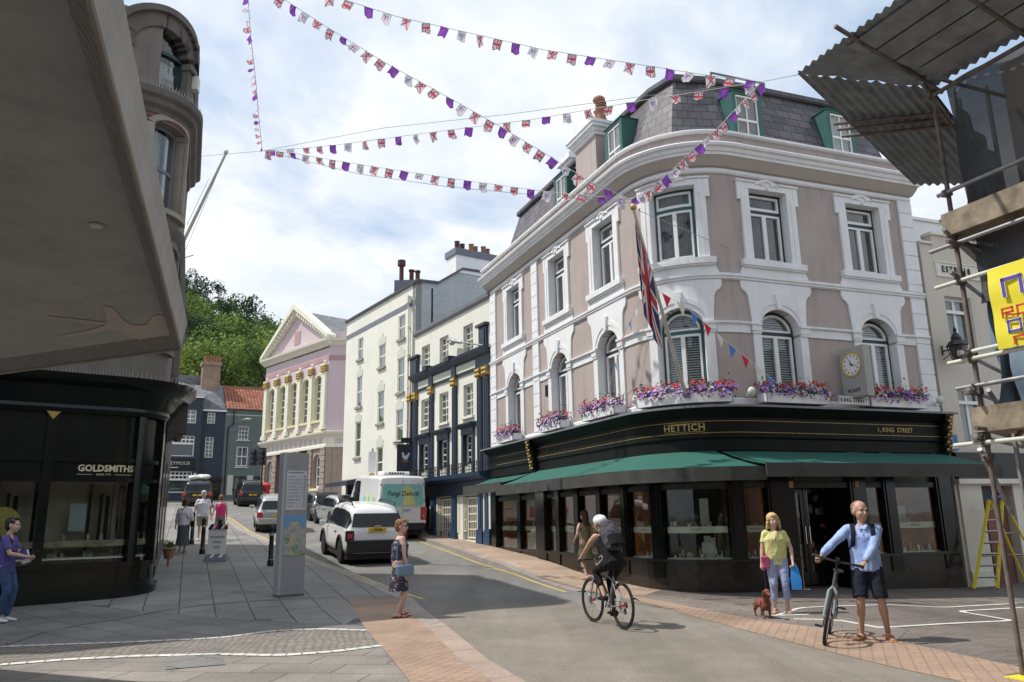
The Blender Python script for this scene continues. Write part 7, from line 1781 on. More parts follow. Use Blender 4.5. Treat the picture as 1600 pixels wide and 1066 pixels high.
fabric('shirt_blue',(.33,.45,.78),.10,6);fabric('shorts_navy',(.018,.022,.035));fabric('top_lime',(.60,.62,.27),.12,14);fabric('trousers_lilac',(.33,.37,.55),.1);fabric('bag_pink',(.55,.14,.24));fabric('bag_blue',(.05,.27,.75));fabric('tee_violet',(.10,.09,.28));fabric('jeans',(.05,.09,.19),.2,5);fabric('black_lycra',(.012,.012,.014));fabric('rucksack_grey',(.07,.07,.085),.25);fabric('white_cotton',(.70,.70,.76),.06);fabric('khaki',(.34,.30,.24));fabric('magenta',(.62,.05,.20),.1);fabric('skirt_grey',(.10,.11,.13),.15);fabric('skirt_green',(.14,.17,.15),.2);fabric('cardigan_red',(.16,.03,.05));fabric('bag_bluegrey',(.16,.24,.33));fabric('olive',(.22,.20,.12));fabric('strap_navy',(.015,.018,.04))
def floral():
    m,nt,b=nmat('floral_dress');tc=N(nt,'ShaderNodeTexCoord');v=N(nt,'ShaderNodeTexVoronoi');v.inputs['Scale'].default_value=17;lk(nt,tc.outputs['Object'],v.inputs['Vector'])
    r=ramp(nt,v.outputs['Color'],[(.0,(.02,.025,.05)),(.42,(.03,.035,.07)),(.48,(.30,.14,.20)),(.58,(.42,.40,.42)),(.66,(.03,.035,.07)),(.8,(.12,.16,.16))]);r.node.color_ramp.interpolation='CONSTANT'
    n=noisetex(nt,tc.outputs['Object'],26,3);c=mixc(nt,ramp(nt,n,[(.5,0.),(.53,1.)]),r,(.025,.03,.055));lk(nt,c,b.inputs['Base Color']);b.inputs['Roughness'].default_value=.85;return m
MAT['floral']=floral()
def gpos(px,py):
    p=atG(px,py);return (p.x,p.y,zk(p.x,p.y)+.006)
def face(px,loc):pass
def strap(f,pts,mat,w=.018,name='strap',parent=None):
    m=MB();m.tube(pts,[(w,.006)]*len(pts),8);return m.build(name,mat,parent or f.t,local=True,uv=False,smooth=60)
# --- man with the bicycle, facing the camera, looking to his left
ml=(4.72,10.78,.008)
f=Fig('balding man in a pale blue shirt and dark shorts standing and holding the hybrid bicycle',1.76,ml,R(180-22),fat=1.08,yaw=R(28),headf=.02,sw=.20,hs=1.22,
  handR=(.60,.30,1.02),handL=(.03,.30,.97),elbR=(.6,-.5,-.6),elbL=(-1,-.2,-.3),ankR=(.15,.02,.085),ankL=(-.17,-.06,.085),footR=(.55,1,0),footL=(-.35,1,0),curl=.75,palmR=(0,0,-1),palmL=(0,0,-1),hdirR=(.45,.8,-.25),hdirL=(.55,.75,-.3))
f.body(MAT['skin_tan'],.008);f.hair(MAT['hair_fair'],'bald');f.top('shirt',MAT['shirt_blue'],.97,-.08,1.06);f.legs('shorts',MAT['shorts_navy'],.47,.98,.05,flare=1.0);f.shoes(MAT['wood_display'],'sandal')
m=MB()
for k in(1,-1):
    m.tube([f.C+f.up*.165+V3(k*.04,.0,0),f.C+f.up*.15+V3(k*.055,.075,0),f.C+f.up*.10+V3(k*.02,.115,0)],[(.022,.010)]*3,8)
for z in(.03,-.04,-.10):m.ball(f.C+V3(0,.135,z),.009,6,4)
m.build('collar_and_buttons',MAT['shirt_blue'],f.t,local=True,uv=False)
for k in(1,-1):strap(f,[f.C+V3(k*.12,-.13,.0),f.C+V3(k*.125,-.06,.15),f.C+V3(k*.125,.03,.17),f.C+V3(k*.12,.125,.06),f.C+V3(k*.14,.12,-.10),f.C+V3(k*.17,.02,-.18)],MAT['strap_navy'],.03)
m=MB();m.tube([f.wr[-1]-V3(0,0,0)+(f.wr[-1]-f.el[-1]).normalized()*-.02,f.wr[-1]],.034,10);m.build('wrist_watch',MAT['steel'],f.t,local=True,uv=False)
f.fin();man=f
rs=thing('rucksack','dark navy rucksack worn on the back of the man holding the bicycle','rucksack',(0,0,0));m=MB();m.ball((0,-.2,1.22),(.15,.09,.21));o=m.build('bag',MAT['strap_navy'],rs,local=True,uv=False,smooth=60);rs.location=ml;rs.rotation_euler=(0,0,R(158))
# --- blonde woman
bl_=(4.50,13.80,.008)
f=Fig('blonde woman in a lime top and lilac trousers standing by the dachshund',1.62,bl_,R(180-12),fat=1.12,headf=.0,yaw=R(12),sw=.175,handR=(.29,.08,.80),handL=(-.27,.14,.92),elbL=(-.8,-1,0),ankR=(.10,0,.085),ankL=(-.13,.0,.085),curl=.7)
f.body(MAT['skin'],.008);f.hair(MAT['hair_blond'],'bob');f.top('top',MAT['top_lime'],.30,-.10,1.10,bottom=[(-.10,.19,.14)]);f.legs('trousers',MAT['trousers_lilac'],.80,1.02,.05,flare=1.3);f.shoes(MAT['skin_tan'],'sandal')
f.fin()
bg=thing('handbag','pink shoulder bag worn across the blonde woman in the lime top','handbag',(0,0,0));m=MB();m.obox((.21,.13,.90),(.15,.09,.22),rz=.3);m.build('bag',MAT['bag_pink'],bg,local=True,bevel=.025);
m=MB();m.obox((.225,.175,.95),(.14,.02,.11),rz=.3);m.build('flap',MAT['bag_pink'],bg,local=True,bevel=.008)
m=MB();m.tube([(.20,.13,1.0),(.12,.17,1.16),(.03,.165,1.28),(-.04,.13,1.40),(-.07,.03,1.47),(-.08,-.08,1.40),(.05,-.16,1.2),(.20,-.05,1.0)],[(.012,.004)]*8,6);m.build('strap',MAT['bag_pink'],bg,local=True,uv=False)
bg.location=bl_;bg.rotation_euler=(0,0,R(168));bg.scale=(.926,)*3
cb=thing('carrier_bag','bright blue carrier bag hanging from the blonde woman\'s left hand','carrier bag',(0,0,0));m=MB();m.loft([[(-.37,.10,.42),(-.22,.10,.42),(-.20,.22,.42),(-.38,.22,.42)],[(-.38,.09,.60),(-.21,.09,.60),(-.20,.22,.60),(-.38,.23,.60)],[(-.35,.12,.78),(-.23,.12,.78),(-.22,.19,.78),(-.35,.19,.78)],[(-.31,.145,.88),(-.26,.145,.88),(-.26,.165,.88),(-.31,.165,.88)]]);m.build('bag',MAT['bag_blue'],cb,local=True,smooth=30)
cb.location=bl_;cb.rotation_euler=(0,0,R(168));cb.scale=(.926,)*3
# --- dachshund facing right of the camera
dg_=thing('dog','small reddish brown dachshund in a pink harness standing on its lead','dog',(4.02,13.25,.008))
m=MB();m.tube([(0,-.17,.20),(0,-.08,.205),(0,.02,.20),(0,.12,.205),(0,.19,.23)],[.055,.070,.075,.082,.06],12);m.ball((0,.15,.19),(.07,.08,.085));m.tube([(0,.17,.23),(0,.21,.31),(0,.22,.37)],[.055,.042,.040],10)
m.ball((0,.235,.385),(.046,.060,.045));m.tube([(0,.26,.375),(.0,.32,.355),(0,.365,.345)],[.034,.024,.017],8);m.ball((0,.37,.347),.013)
for k in(1,-1):
    m.tube([(k*.045,.15,.17),(k*.055,.14,.10),(k*.05,.155,.03),(k*.05,.175,.018)],[.034,.022,.018,.02],8);m.ball((k*.05,.18,.015),(.02,.03,.015))
    m.tube([(k*.045,-.15,.19),(k*.055,-.12,.13),(k*.052,-.18,.08),(k*.05,-.165,.02)],[.045,.032,.018,.016],8);m.ball((k*.05,-.15,.015),(.018,.028,.015))
m.tube([(0,-.2,.22),(0,-.27,.20),(.02,-.33,.14)],[.02,.013,.006],8)
b=m.build('body',pm('dog_coat',(.16,.055,.025),.7,var=.3,scale=12),dg_,local=True,uv=False,fix=False);remesh(b,.008,2)
for k in(1,-1):
    m=MB();m.ball((k*.052,.215,.355),(.012,.03,.055));m.build('ear',pm('dog_ear',(.10,.035,.018),.75,bump=0),dg_,local=True,uv=False,smooth=60)
m=MB();m.tube([(0,.06,.20),(0,.14,.20)],[.080,.089],14);m.tube([(0,.15,.235),(0,.19,.265)],[.066,.056],12);m.build('harness',fabric('harness_pink',(.28,.06,.10)),dg_,local=True,uv=False,smooth=60)
m=MB();m.ball((0,.375,.352),.011,6,5)
for k in(1,-1):m.ball((k*.027,.282,.395),.007,6,5)
m.build('nose_and_eyes',MAT['ink'],dg_,local=True,uv=False)
dg_.rotation_euler=(0,0,R(180+4));dg_.scale=(1.08,)*3
ldl=thing('dog_lead','thin dark lead running from the woman\'s hand to the dachshund','dog lead',(4.2,13.5,.5));m=MB();m.tube([(4.24,13.72,.74),(4.22,13.62,.5),(4.15,13.45,.30),(4.05,13.22,.29)],.006,5);m.build('strap',MAT['strap_navy'],ldl)
# --- woman in the floral dress, side on
dl=(-2.05,14.03,.012)
f=Fig('woman in a dark floral dress and sunglasses standing side on at the kerb',1.63,dl,R(-68),fat=1.22,headf=.10,yaw=R(-25),sw=.165,handR=(.24,.12,.80),handL=(-.22,.14,.86),ankR=(.08,-.05,.085),ankL=(-.07,.06,.085),curl=.7,footR=(.05,1,0),footL=(-.05,1,0),chestf=.015)
f.body(MAT['skin'],.008);f.hair(MAT['hair_ginger'],'short');f.top('dress',MAT['floral'],0,-.5,1.04,vest=True,neck=.10,bottom=[(-.47,.225,.185),(-.35,.21,.17),(-.15,.19,.145),(-.02,.175,.13)],vox=.012)
m=MB();h=f.Hd
for k in(1,-1):m.ball(h+f.q@V3(k*.040,.103,.014),(.033,.012,.023),8,6,f.q)
m.tube([h+f.q@V3(.07,.06,.015),h+f.q@V3(.082,-.01,.01)],.004,5);m.tube([h+f.q@V3(-.07,.06,.015),h+f.q@V3(-.082,-.01,.01)],.004,5);m.build('sunglasses',MAT['ink'],f.t,local=True,uv=False)
f.shoes(MAT['cardigan_red'],'flipflop');f.fin()
bg=thing('handbag','blue-grey shoulder bag hanging at the hip of the woman in the floral dress','handbag',(0,0,0));m=MB();m.obox((.245,.05,.86),(.09,.34,.22),rx=.08);m.build('bag',MAT['bag_bluegrey'],bg,local=True,bevel=.035)
m=MB();m.tube([(.25,-.10,.95),(.215,-.10,1.15),(.13,-.06,1.40),(.10,.0,1.43),(.14,.07,1.38),(.24,.10,1.15),(.27,.14,.95)],[(.012,.005)]*7,6);m.build('strap',MAT['bag_bluegrey'],bg,local=True,uv=False)
bg.location=dl;bg.rotation_euler=(0,0,R(-68));bg.scale=(.93,)*3
# --- tourist at the left edge
tl2=(-8.78,13.72,zk(-8.78,13.72)+.004)
f=Fig('tourist in a violet T-shirt and jeans looking at a phone, left edge',1.70,tl2,R(-80),headf=.22,fat=1.05,handR=(.12,.36,1.10),handL=(-.06,.34,1.08),elbR=(.5,-.5,-1),elbL=(-.5,-.5,-1),ankR=(.10,-.02,.085),ankL=(-.09,.05,.085),curl=.8,palmR=(-.5,0,.6),palmL=(.5,0,.6),footR=(0,1,0),footL=(0,1,0))
f.body(MAT['skin'],.009);f.hair(MAT['hair_dark'],'short');f.top('t_shirt',MAT['tee_violet'],.36,-.12,1.08,bottom=[(-.12,.18,.135)]);f.legs('jeans',MAT['jeans'],.97,1.0,flare=1.25);f.shoes(MAT['white_cotton'],'shoe')
m=MB();m.tube([f.P+f.up*.14,f.P+f.up*.26],[(.175,.135),(.18,.135)],16);m.build('waist_band',MAT['cardigan_red'],f.t,local=True,uv=False,smooth=60)
strap(f,[f.C+V3(.12,-.13,-.1),f.C+V3(.12,-.08,.14),f.C+V3(.11,.03,.17),f.C+V3(.12,.12,.05),f.C+V3(.16,.06,-.15)],MAT['cardigan_red'],.022);f.fin()
ph=thing('phone','dark phone held up by the tourist in the violet T-shirt','phone',(0,0,0));m=MB();m.obox((.08,.47,1.13),(.075,.15,.010),rx=.5);m.build('casing',MAT['ink'],ph,local=True,bevel=.004);ph.location=tl2;ph.rotation_euler=(0,0,R(-80))
lf=thing('leaflet','white and violet folded leaflet held against the tourist\'s chest','leaflet',(0,0,0));m=MB();m.obox((-.02,.28,1.06),(.02,.14,.22),rx=.3);m.build('paper',MAT['white_cotton'],lf,local=True);m=MB();m.obox((.0,.26,1.10),(.03,.10,.16),rx=.3);m.build('cover',MAT['tee_violet'],lf,local=True);lf.location=tl2;lf.rotation_euler=(0,0,R(-80))
# --- three walkers up the street
def walker(px,py,h,lab,rz=R(22),**o):
    p=atY(px,812,py);loc=(p.x,p.y,zk(p.x,p.y)+.005);return Fig(lab,h,loc,rz,**o),loc
f,lw=walker(288,24.6,1.62,'woman in a white top and long grey skirt walking away along the left pavement',fat=1.1,ankR=(.07,.14,.10),ankL=(-.06,-.15,.13),handR=(.27,-.06,.82),handL=(-.26,.12,.84))
f.body(MAT['skin'],.012);f.hair(MAT['hair_brown'],'short');f.top('top',MAT['white_cotton'],.8,-.06,1.12)
m=MB();m.tube([f.P+V3(0,0,.08),f.P+V3(0,0,-.1),f.P+V3(0,0,-.4),f.P+V3(0,0,-.72)],[(.16,.12),(.19,.15),(.19,.17),(.22,.22)],18);o=m.build('skirt',MAT['skirt_grey'],f.t,local=True,uv=False,fix=False,smooth=60);m=MB();m.tube([f.P+V3(0,0,.04),f.P+V3(0,0,.10)],[(.175,.135),(.175,.135)],16);m.build('belt',MAT['tee_violet'],f.t,local=True,uv=False,smooth=60)
strap(f,[f.C+V3(-.10,-.08,.13),f.C+V3(0,-.14,-.02),f.C+V3(.15,-.13,-.22)],MAT['strap_navy'],.014);f.shoes(MAT['khaki'],'shoe');f.fin()
bg=thing('handbag','small black bag at the hip of the woman in the grey skirt','handbag',lw);m=MB();m.obox((.24,-.05,.86),(.10,.2,.2));m.build('bag',MAT['black_lycra'],bg,local=True,bevel=.02);bg.rotation_euler=(0,0,R(22))
f,_=walker(316,28.5,1.76,'white haired man in a white shirt and khaki shorts walking away up the street',fat=1.08,ankR=(.09,-.12,.11),ankL=(-.09,.12,.09),handR=(.29,.10,.86),handL=(-.3,.0,.84))
f.body(MAT['skin'],.012);f.hair(MAT['hair_white'],'short');f.top('shirt',MAT['white_cotton'],.34,-.10,1.16);f.legs('shorts',MAT['khaki'],.45,1.1);f.shoes(MAT['white_cotton'],'shoe');f.fin()
f,_=walker(344,29.0,1.60,'woman in a magenta sleeveless top and green-grey skirt walking near the kerb',fat=1.02,ankR=(.07,.10,.09),ankL=(-.07,-.12,.11),handR=(.25,.10,.82),handL=(-.34,.0,.86))
f.body(MAT['skin'],.012);f.hair(MAT['hair_ginger'],'short');f.top('top',MAT['magenta'],0,-.08,1.1,vest=True,neck=.12)
m=MB();m.tube([f.P+V3(0,0,.04),f.P+V3(0,0,-.1),f.P+V3(0,0,-.42)],[(.17,.125),(.19,.15),(.21,.19)],18);m.build('skirt',MAT['skirt_green'],f.t,local=True,uv=False,smooth=60);f.shoes(MAT['ink'],'shoe');f.fin()
# --- woman walking behind the cyclist
p=atY(913,812,20.0);f=Fig('dark haired woman in an olive dress walking on the pavement behind the cyclist',1.66,(p.x,p.y,zk(p.x,p.y)+.006),R(30),handL=(-.26,.12,1.02),handR=(.28,.05,.84),ankR=(.08,.12,.09),ankL=(-.08,-.14,.11),fat=1.0)
f.body(MAT['skin'],.010);f.hair(MAT['hair_brown'],'long');f.top('dress',MAT['olive'],0,-.4,1.02,vest=True,neck=.10,bottom=[(-.42,.22,.18),(-.2,.19,.15),(-.02,.17,.13)]);f.shoes(MAT['skin_tan'],'sandal');f.fin()
# ================= BICYCLES  (y forward, wheels on the y axis)
def bicycle(label,loc,rz,frame,accent,drop=True,steer=0,lean=0,r=.34):
    t=thing('bicycle',label,'bicycle',(0,0,0));wb=1.0;A=V3(0,0,r);B_=V3(0,wb,r);bb=V3(0,.43,.28)
    seat=V3(0,.26,.84) if drop else V3(0,.25,.82);head=V3(0,.83,.80);ht=V3(0,.80,.93);hl=V3(0,.845,.72)
    sr=Matrix.Rotation(steer,3,V3(0,-.3,1))
    def st(v):return head+sr@(v-head)
    for c,stt in((A,False),(B_,True)):
        q=(lambda v:st(v)) if stt else (lambda v:v)
        m=MB();n=40
        for rr,th,nn in((r-.012,.014 if drop else .020,8),):
            vs=[];fs=[]
            for i in range(n):
                a=2*PI*i/n
                for k in range(nn):
                    b=2*PI*k/nn;R_=rr+th*math.cos(b);vs.append(q(c+V3(th*math.sin(b),R_*math.cos(a),R_*math.sin(a))))
            for i in range(n):
                for k in range(nn):fs.append((i*nn+k,i*nn+(k+1)%nn,((i+1)%n)*nn+(k+1)%nn,((i+1)%n)*nn+k))
            m.add(vs,fs)
        w=m.build('wheel',MAT['rubber'],t,local=True,uv=False,smooth=60)
        m=MB()
        for i in range(40):
            a,b=2*PI*i/40,2*PI*(i+1)/40;R1,R2=r-.03,r-.052
            m.add([q(c+V3(x,R_*math.cos(an),R_*math.sin(an))) for x in(-.011,.011) for R_,an in((R1,a),(R1,b),(R2,b),(R2,a))],[(0,1,2,3),(7,6,5,4),(3,2,6,7)])
        m.build('rim',MAT['trim'] if drop else MAT['steel'],w,local=True,uv=False,fix=False)
        m=MB()
        for i in range(20):
            a=2*PI*i/20;m.tube([q(c+V3(.025*(1 if i%2 else -1),.012*math.cos(a),.012*math.sin(a))),q(c+V3(0,(r-.04)*math.cos(a+.25),(r-.04)*math.sin(a+.25)))],.0013,4)
        m.build('spokes',MAT['steel'],w,local=True,uv=False,fix=False)
        m=MB();m.tube([q(c+V3(-.05,0,0)),q(c+V3(.05,0,0))],.022,10);m.lathe([(.03,.03),(.075,.032),(.03,.034)],(0,0,0),16,'x') if 0 else None
        m.build('hub',accent,w,local=True,uv=False)
        m=MB();vs=[q(c+V3(-.035,.07*math.cos(2*PI*i/16),.07*math.sin(2*PI*i/16))) for i in range(16)];m.add(vs,[tuple(range(16))]);m.build('brake_disc',MAT['steel'],w,local=True,uv=False,fix=False)
    m=MB()
    for a,b,rr in((seat-V3(0,0,.10),bb,.017),(seat-V3(0,-.012,.16),V3(0,.80,.84) if drop else V3(0,.80,.80),.017),(bb,hl,.021),(ht,hl,.022)):m.tube([a,b],rr,10)
    for k in(1,-1):
        m.tube([bb+V3(k*.03,0,0),A+V3(k*.06,0,0)],.010,8);m.tube([seat-V3(0,-.02,.14)+V3(k*.015,0,0),A+V3(k*.06,0,0)],.009,8)
    m.build('frame',frame,t,local=True,uv=False,smooth=50)
    m=MB()
    for k in(1,-1):m.tube([st(hl+V3(0,0,.0)),st(hl+V3(k*.045,.02,-.06)),st(B_+V3(k*.055,-.01,.0))],[.018,.017,.012] if drop else [.02,.022,.019],8)
    m.build('fork',frame if drop else MAT['side_grey'],t,local=True,uv=False,smooth=50)
    m=MB()
    stem=V3(0,.88,.98) if drop else V3(0,.85,1.04);m.tube([st(ht),st(stem)],.016,8)
    if drop:
        for k in(1,-1):m.tube([st(stem),st(stem+V3(k*.20,0,0)),st(stem+V3(k*.21,.08,-.005)),st(stem+V3(k*.21,.13,-.06)),st(stem+V3(k*.215,.06,-.125)),st(stem+V3(k*.215,-.03,-.13))],.014,8);m.tube([st(stem+V3(k*.21,.09,0)),st(stem+V3(k*.21,.115,.05)),st(stem+V3(k*.21,.12,-.09))],[.016,.014,.006],8)
    else:
        for k in(1,-1):m.tube([st(stem),st(stem+V3(k*.12,.01,.01)),st(stem+V3(k*.30,-.04,.015))],.013,8);m.tube([st(stem+V3(k*.20,-.015,.012)),st(stem+V3(k*.32,-.045,.016))],.018,8);m.tube([st(stem+V3(k*.16,.02,-.01)),st(stem+V3(k*.27,.03,-.03))],.007,6)
        m.obox(st(stem+V3(0,.03,.04)),(.05,.05,.04))
    m.build('handlebar',MAT['trim'],t,local=True,uv=False,smooth=50)
    m=MB();m.tube([seat-V3(0,0,.10),seat+V3(0,-.02,.04)],.014,8);m.build('seat_post',MAT['trim'],t,local=True,uv=False)
    m=MB();s0=seat+V3(0,-.02,.06);m.loft([[s0+V3(x*a,y,z*b) for x,z in((-1,0),(-.6,.5),(.6,.5),(1,0),(.5,-.4),(-.5,-.4))] for y,a,b in((-.13,.05,.03),(-.10,.075,.05),(-.02,.055,.045),(.06,.025,.04),(.13,.018,.03),(.145,.01,.015))]);m.build('saddle',MAT['trim'],t,local=True,uv=False,smooth=50)
    m=MB();
    for i in range(24):
        a,b=2*PI*i/24,2*PI*(i+1)/24
        m.add([bb+V3(.05,R_*math.cos(an),R_*math.sin(an)) for R_,an in((.09,a),(.09,b),(.075,b),(.075,a))]+[bb+V3(.055,R_*math.cos(an),R_*math.sin(an)) for R_,an in((.09,a),(.09,b),(.075,b),(.075,a))],[(0,1,2,3),(7,6,5,4),(0,4,5,1),(2,6,7,3)])
    for k in range(5):m.tube([bb+V3(.05,0,0),bb+V3(.052,.08*math.cos(k*2*PI/5),.08*math.sin(k*2*PI/5))],.006,4)
    m.tube([bb+V3(.052,0,.088),A+V3(.05,0,.045)],.005,4);m.tube([bb+V3(.052,0,-.088),A+V3(.05,.03,-.09),A+V3(.05,0,-.045)],.005,4);m.lathe([(.045,.045),(.045,.06)],tuple(V3(0,0,r)),14,'x');m.box(.04,.065,.01,.05,r-.13,r-.05)
    m.build('drivetrain',MAT['trim'],t,local=True,uv=False,fix=False)
    for k,a in((1,R(-55)),(-1,R(125))):
        c=bb+V3(k*.07,0,0);e=c+V3(0,.17*math.cos(a),.17*math.sin(a));m=MB();m.tube([c,e],.009,6);m.box(*sorted((e.x+k*.01,e.x+k*.10)),e.y-.045,e.y+.045,e.z-.01,e.z+.01);m.build('pedal_crank',MAT['trim'],t,local=True,uv=False)
    if drop:
        m=MB();m.tube([bb.lerp(hl,.35)+V3(0,-.045,.04),bb.lerp(hl,.75)+V3(0,-.045,.04)],[.036,.034],12);m.build('water_bottle',MAT['steel'],t,local=True,uv=False,smooth=50)
    t.location=loc;t.rotation_euler=(0,lean,rz) if not drop else (0,lean,rz)
    t.rotation_mode='XYZ';return t
# cyclist: rear wheel touches at px(975,985), front at px(921,970)
ra=atG(975,985);rb=atG(921,971)
azc=math.atan2(-(rb.x-ra.x),rb.y-ra.y)
bk=bicycle('silver and red drop-bar road bicycle ridden by the cyclist in the road',(ra.x,ra.y,.008),azc,pm('frame_silver',(.34,.34,.38),.35,metal=.4,bump=0),MAT['red_plain'],True,R(4),R(0))
print('cyclist az',math.degrees(azc))
cy=Fig('cyclist in black with a blue and white helmet riding away along the road',1.72,(0,0,0),0,fat=1.04,pelvis=(0,.22,.97),lean=R(38),headf=.45,handR=(.21,.93,1.00),handL=(-.21,.93,1.00),elbR=(.8,0,-1),elbL=(-.8,0,-1),ankR=(.12,.50,.23),ankL=(-.12,.36,.47),footR=(0,1,-.0),footL=(0,1,0),curl=.9,palmR=(-1,0,0),palmL=(1,0,0),yaw=0,hdirR=(0,1,-.25),hdirL=(0,1,-.25),kneedir=(0,1,.3))
cy.k=1.0;cy.body(MAT['skin_tan'],.008);cy.hair(MAT['hair_brown'],'crop');cy.top('vest',MAT['black_lycra'],0,-.08,1.06,vest=True,neck=.12);cy.legs('leggings',MAT['black_lycra'],.82,.98);cy.shoes(MAT['black_lycra'],'shoe')
m=MB();q=cy.q;h=cy.Hd+V3(0,-.01,.065);m.ball(h,(.108,.142,.098),16,10);m.build('helmet',MAT['white_gloss'],cy.t,local=True,uv=False,smooth=60);hm=cy.t.children[-1]
m=MB()
for k in(-.055,0,.055):
    m.tube([h+V3(k,-.125+abs(k),.0),h+V3(k*1.1,-.10+abs(k)*.6,.052),h+V3(k*1.1,-.03,.086-abs(k)*.25)],[.012,.016,.012],6)
m.tube([h+V3(-.085,-.06,.0),h+V3(-.05,-.11,.01),h+V3(.05,-.11,.01),h+V3(.085,-.06,.0)],.012,6);m.build('helmet_vent',pm('helmet_blue',(.12,.22,.42),.3,bump=0),hm,local=True,uv=False)
m=MB()
for k in(-1,):m.tube([cy.C+V3(k*.15,-.05,-.1),cy.P+V3(k*.17,.04,.04),cy.hp[k].lerp(cy.kn[k],.5)+V3(k*.09,0,.03)],.007,5)
m.build('white_piping',MAT['white_cotton'],cy.t,local=True,uv=False)
cy.loc=(ra.x,ra.y,.008);cy.rz=azc;cy.fin()
rk=thing('rucksack','grey and black rucksack on the back of the cyclist','rucksack',(0,0,0));m=MB()
up=cy.up;bkc=cy.C-V3(0,up.z,-up.y)*.19+up*-.02
m.tube([bkc-up*.24,bkc-up*.12,bkc+up*.08,bkc+up*.22,bkc+up*.28],[(.13,.08),(.165,.115),(.17,.12),(.13,.09),(.05,.05)],14);o=m.build('bag',MAT['rucksack_grey'],rk,local=True,uv=False,fix=False);remesh(o,.014,2)
for v in o.data.vertices:v.co+=v.normal*noise.noise(v.co*14)*.02
m=MB();b2=bkc-up*.16-V3(0,up.z,-up.y)*.09;m.tube([b2-up*.08,b2+up*.09],[(.13,.06),(.135,.07)],12);m.build('pocket',MAT['black_lycra'],rk,local=True,uv=False,smooth=50)
rk.location=cy.loc;rk.rotation_euler=(0,0,azc)
# hybrid bicycle beside the man: front wheel toward the camera
fa_=atG(1288,1008);fb_=atG(1307,966)
azb=math.atan2(-(fa_.x-fb_.x),fa_.y-fb_.y)
d_=Vector((fa_.x-fb_.x,fa_.y-fb_.y)).normalized()
print('bike',fa_,fb_,math.dist(fa_[:2],fb_[:2]))
b2=bicycle('grey hybrid bicycle with flat bars held by the man in blue',(fa_.x-d_.x*1.0,fa_.y-d_.y*1.0,.008),azb,pm('frame_grey',(.10,.10,.11),.4,metal=.3,bump=0),MAT['steel'],False,R(0),R(-14))
# ================= STREET FURNITURE
MAT['totem_grey']=pm('totem_grey',(.27,.275,.285),.5,var=.04,bump=.03);MAT['totem_side']=pm('totem_side',(.36,.37,.39),.5,var=.04,bump=.03)
ta=atG(437,939);tb=atG(474,936);tc_=atG(422,938)
ax=Vector((tb.x-ta.x,tb.y-ta.y,0));Wt=ax.length;ax.normalize()
tt=thing('information_totem','tall grey street map totem with a coloured map panel on the left pavement','information sign',(ta.x,ta.y,zk(ta.x,ta.y)))
ang=math.atan2(ax.y,ax.x);hT=2.95
sd=Vector((tc_.x-ta.x,tc_.y-ta.y,0));dp=.28
print('totem W',Wt,sd.length)
m=MB();m.box(0,Wt,0,dp,.03,hT);m.build('casing',MAT['totem_grey'],tt,local=True)
m=MB();m.box(-.055,0,.0,dp,.03,hT);m.build('side_panel',MAT['totem_side'],tt,local=True)
m=MB();m.box(-.06,Wt+.01,-.015,dp+.01,0,.05);m.build('plinth',MAT['stone_dark'],tt,local=True)
z1=hT-.38;z2=hT-1.20;z3=hT-1.32;z4=hT-2.12
m=MB();m.box(.03,Wt-.03,-.006,0,z2,z1);lp=m.build('list_panel',MAT['label_cream'] if 0 else pm('list_white',(.50,.51,.53),.5,bump=0),tt,local=True)
m=MB();rg=random.Random(1)
m.box(.06,Wt-.10,-.009,-.006,z1-.05,z1-.03)
for k in range(10):
    z=z1-.13-k*.068;m.box(.06,.06+rg.uniform(.15,.38)*Wt/.6,-.009,-.006,z,z+.010);m.box(.05,Wt-.05,-.008,-.006,z-.02,z-.017);m.box(Wt-.10,Wt-.06,-.009,-.006,z-.004,z+.022)
m.box(.05,.3,-.003,-.0005,hT-.30,hT-.29);m.build('lines',MAT['band_grey'],lp,local=True)
def mapmat():
    m,nt,b=nmat('street_map');tc=N(nt,'ShaderNodeTexCoord');sx=N(nt,'ShaderNodeSeparateXYZ');lk(nt,tc.outputs['Object'],sx.inputs[0])
    n=noisetex(nt,tc.outputs['Object'],3.2,5,.6);v=N(nt,'ShaderNodeTexVoronoi');v.feature='DISTANCE_TO_EDGE';v.inputs['Scale'].default_value=13;lk(nt,tc.outputs['Object'],v.inputs['Vector'])
    v2=N(nt,'ShaderNodeTexVoronoi');v2.inputs['Scale'].default_value=9;lk(nt,tc.outputs['Object'],v2.inputs['Vector'])
    land=ramp(nt,v2.outputs['Color'],[(0,(.28,.28,.27)),(.3,(.45,.38,.16)),(.5,(.33,.33,.32)),(.7,(.16,.24,.12)),(.85,(.36,.34,.28))]);land.node.color_ramp.interpolation='CONSTANT'
    land=mixc(nt,ramp(nt,v.outputs[0],[(.02,1.),(.05,0.)]),land,(.42,.42,.40))
    mm=N(nt,'ShaderNodeMath',operation='MULTIPLY_ADD');mm.inputs[1].default_value=.9;lk(nt,n,mm.inputs[0]);mm.inputs[2].default_value=-.45
    ad=N(nt,'ShaderNodeMath',operation='ADD');lk(nt,mm.outputs[0],ad.inputs[0]);
    mr=N(nt,'ShaderNodeMapRange');mr.inputs['From Min'].default_value=z4+.25;mr.inputs['From Max'].default_value=z3+.0;mr.inputs['To Min'].default_value=-.2;mr.inputs['To Max'].default_value=.25;lk(nt,sx.outputs[2],mr.inputs['Value']);lk(nt,mr.outputs[0],ad.inputs[1])
    c=mixc(nt,ramp(nt,ad.outputs[0],[(.08,0.),(.10,1.)]),land,(.13,.30,.52));lk(nt,c,b.inputs['Base Color']);b.inputs['Roughness'].default_value=.4;return m
m=MB();m.box(.015,Wt-.02,-.006,0,z4,z3);m.build('map_panel',mapmat(),tt,local=True)
tt.rotation_euler=(0,0,ang)
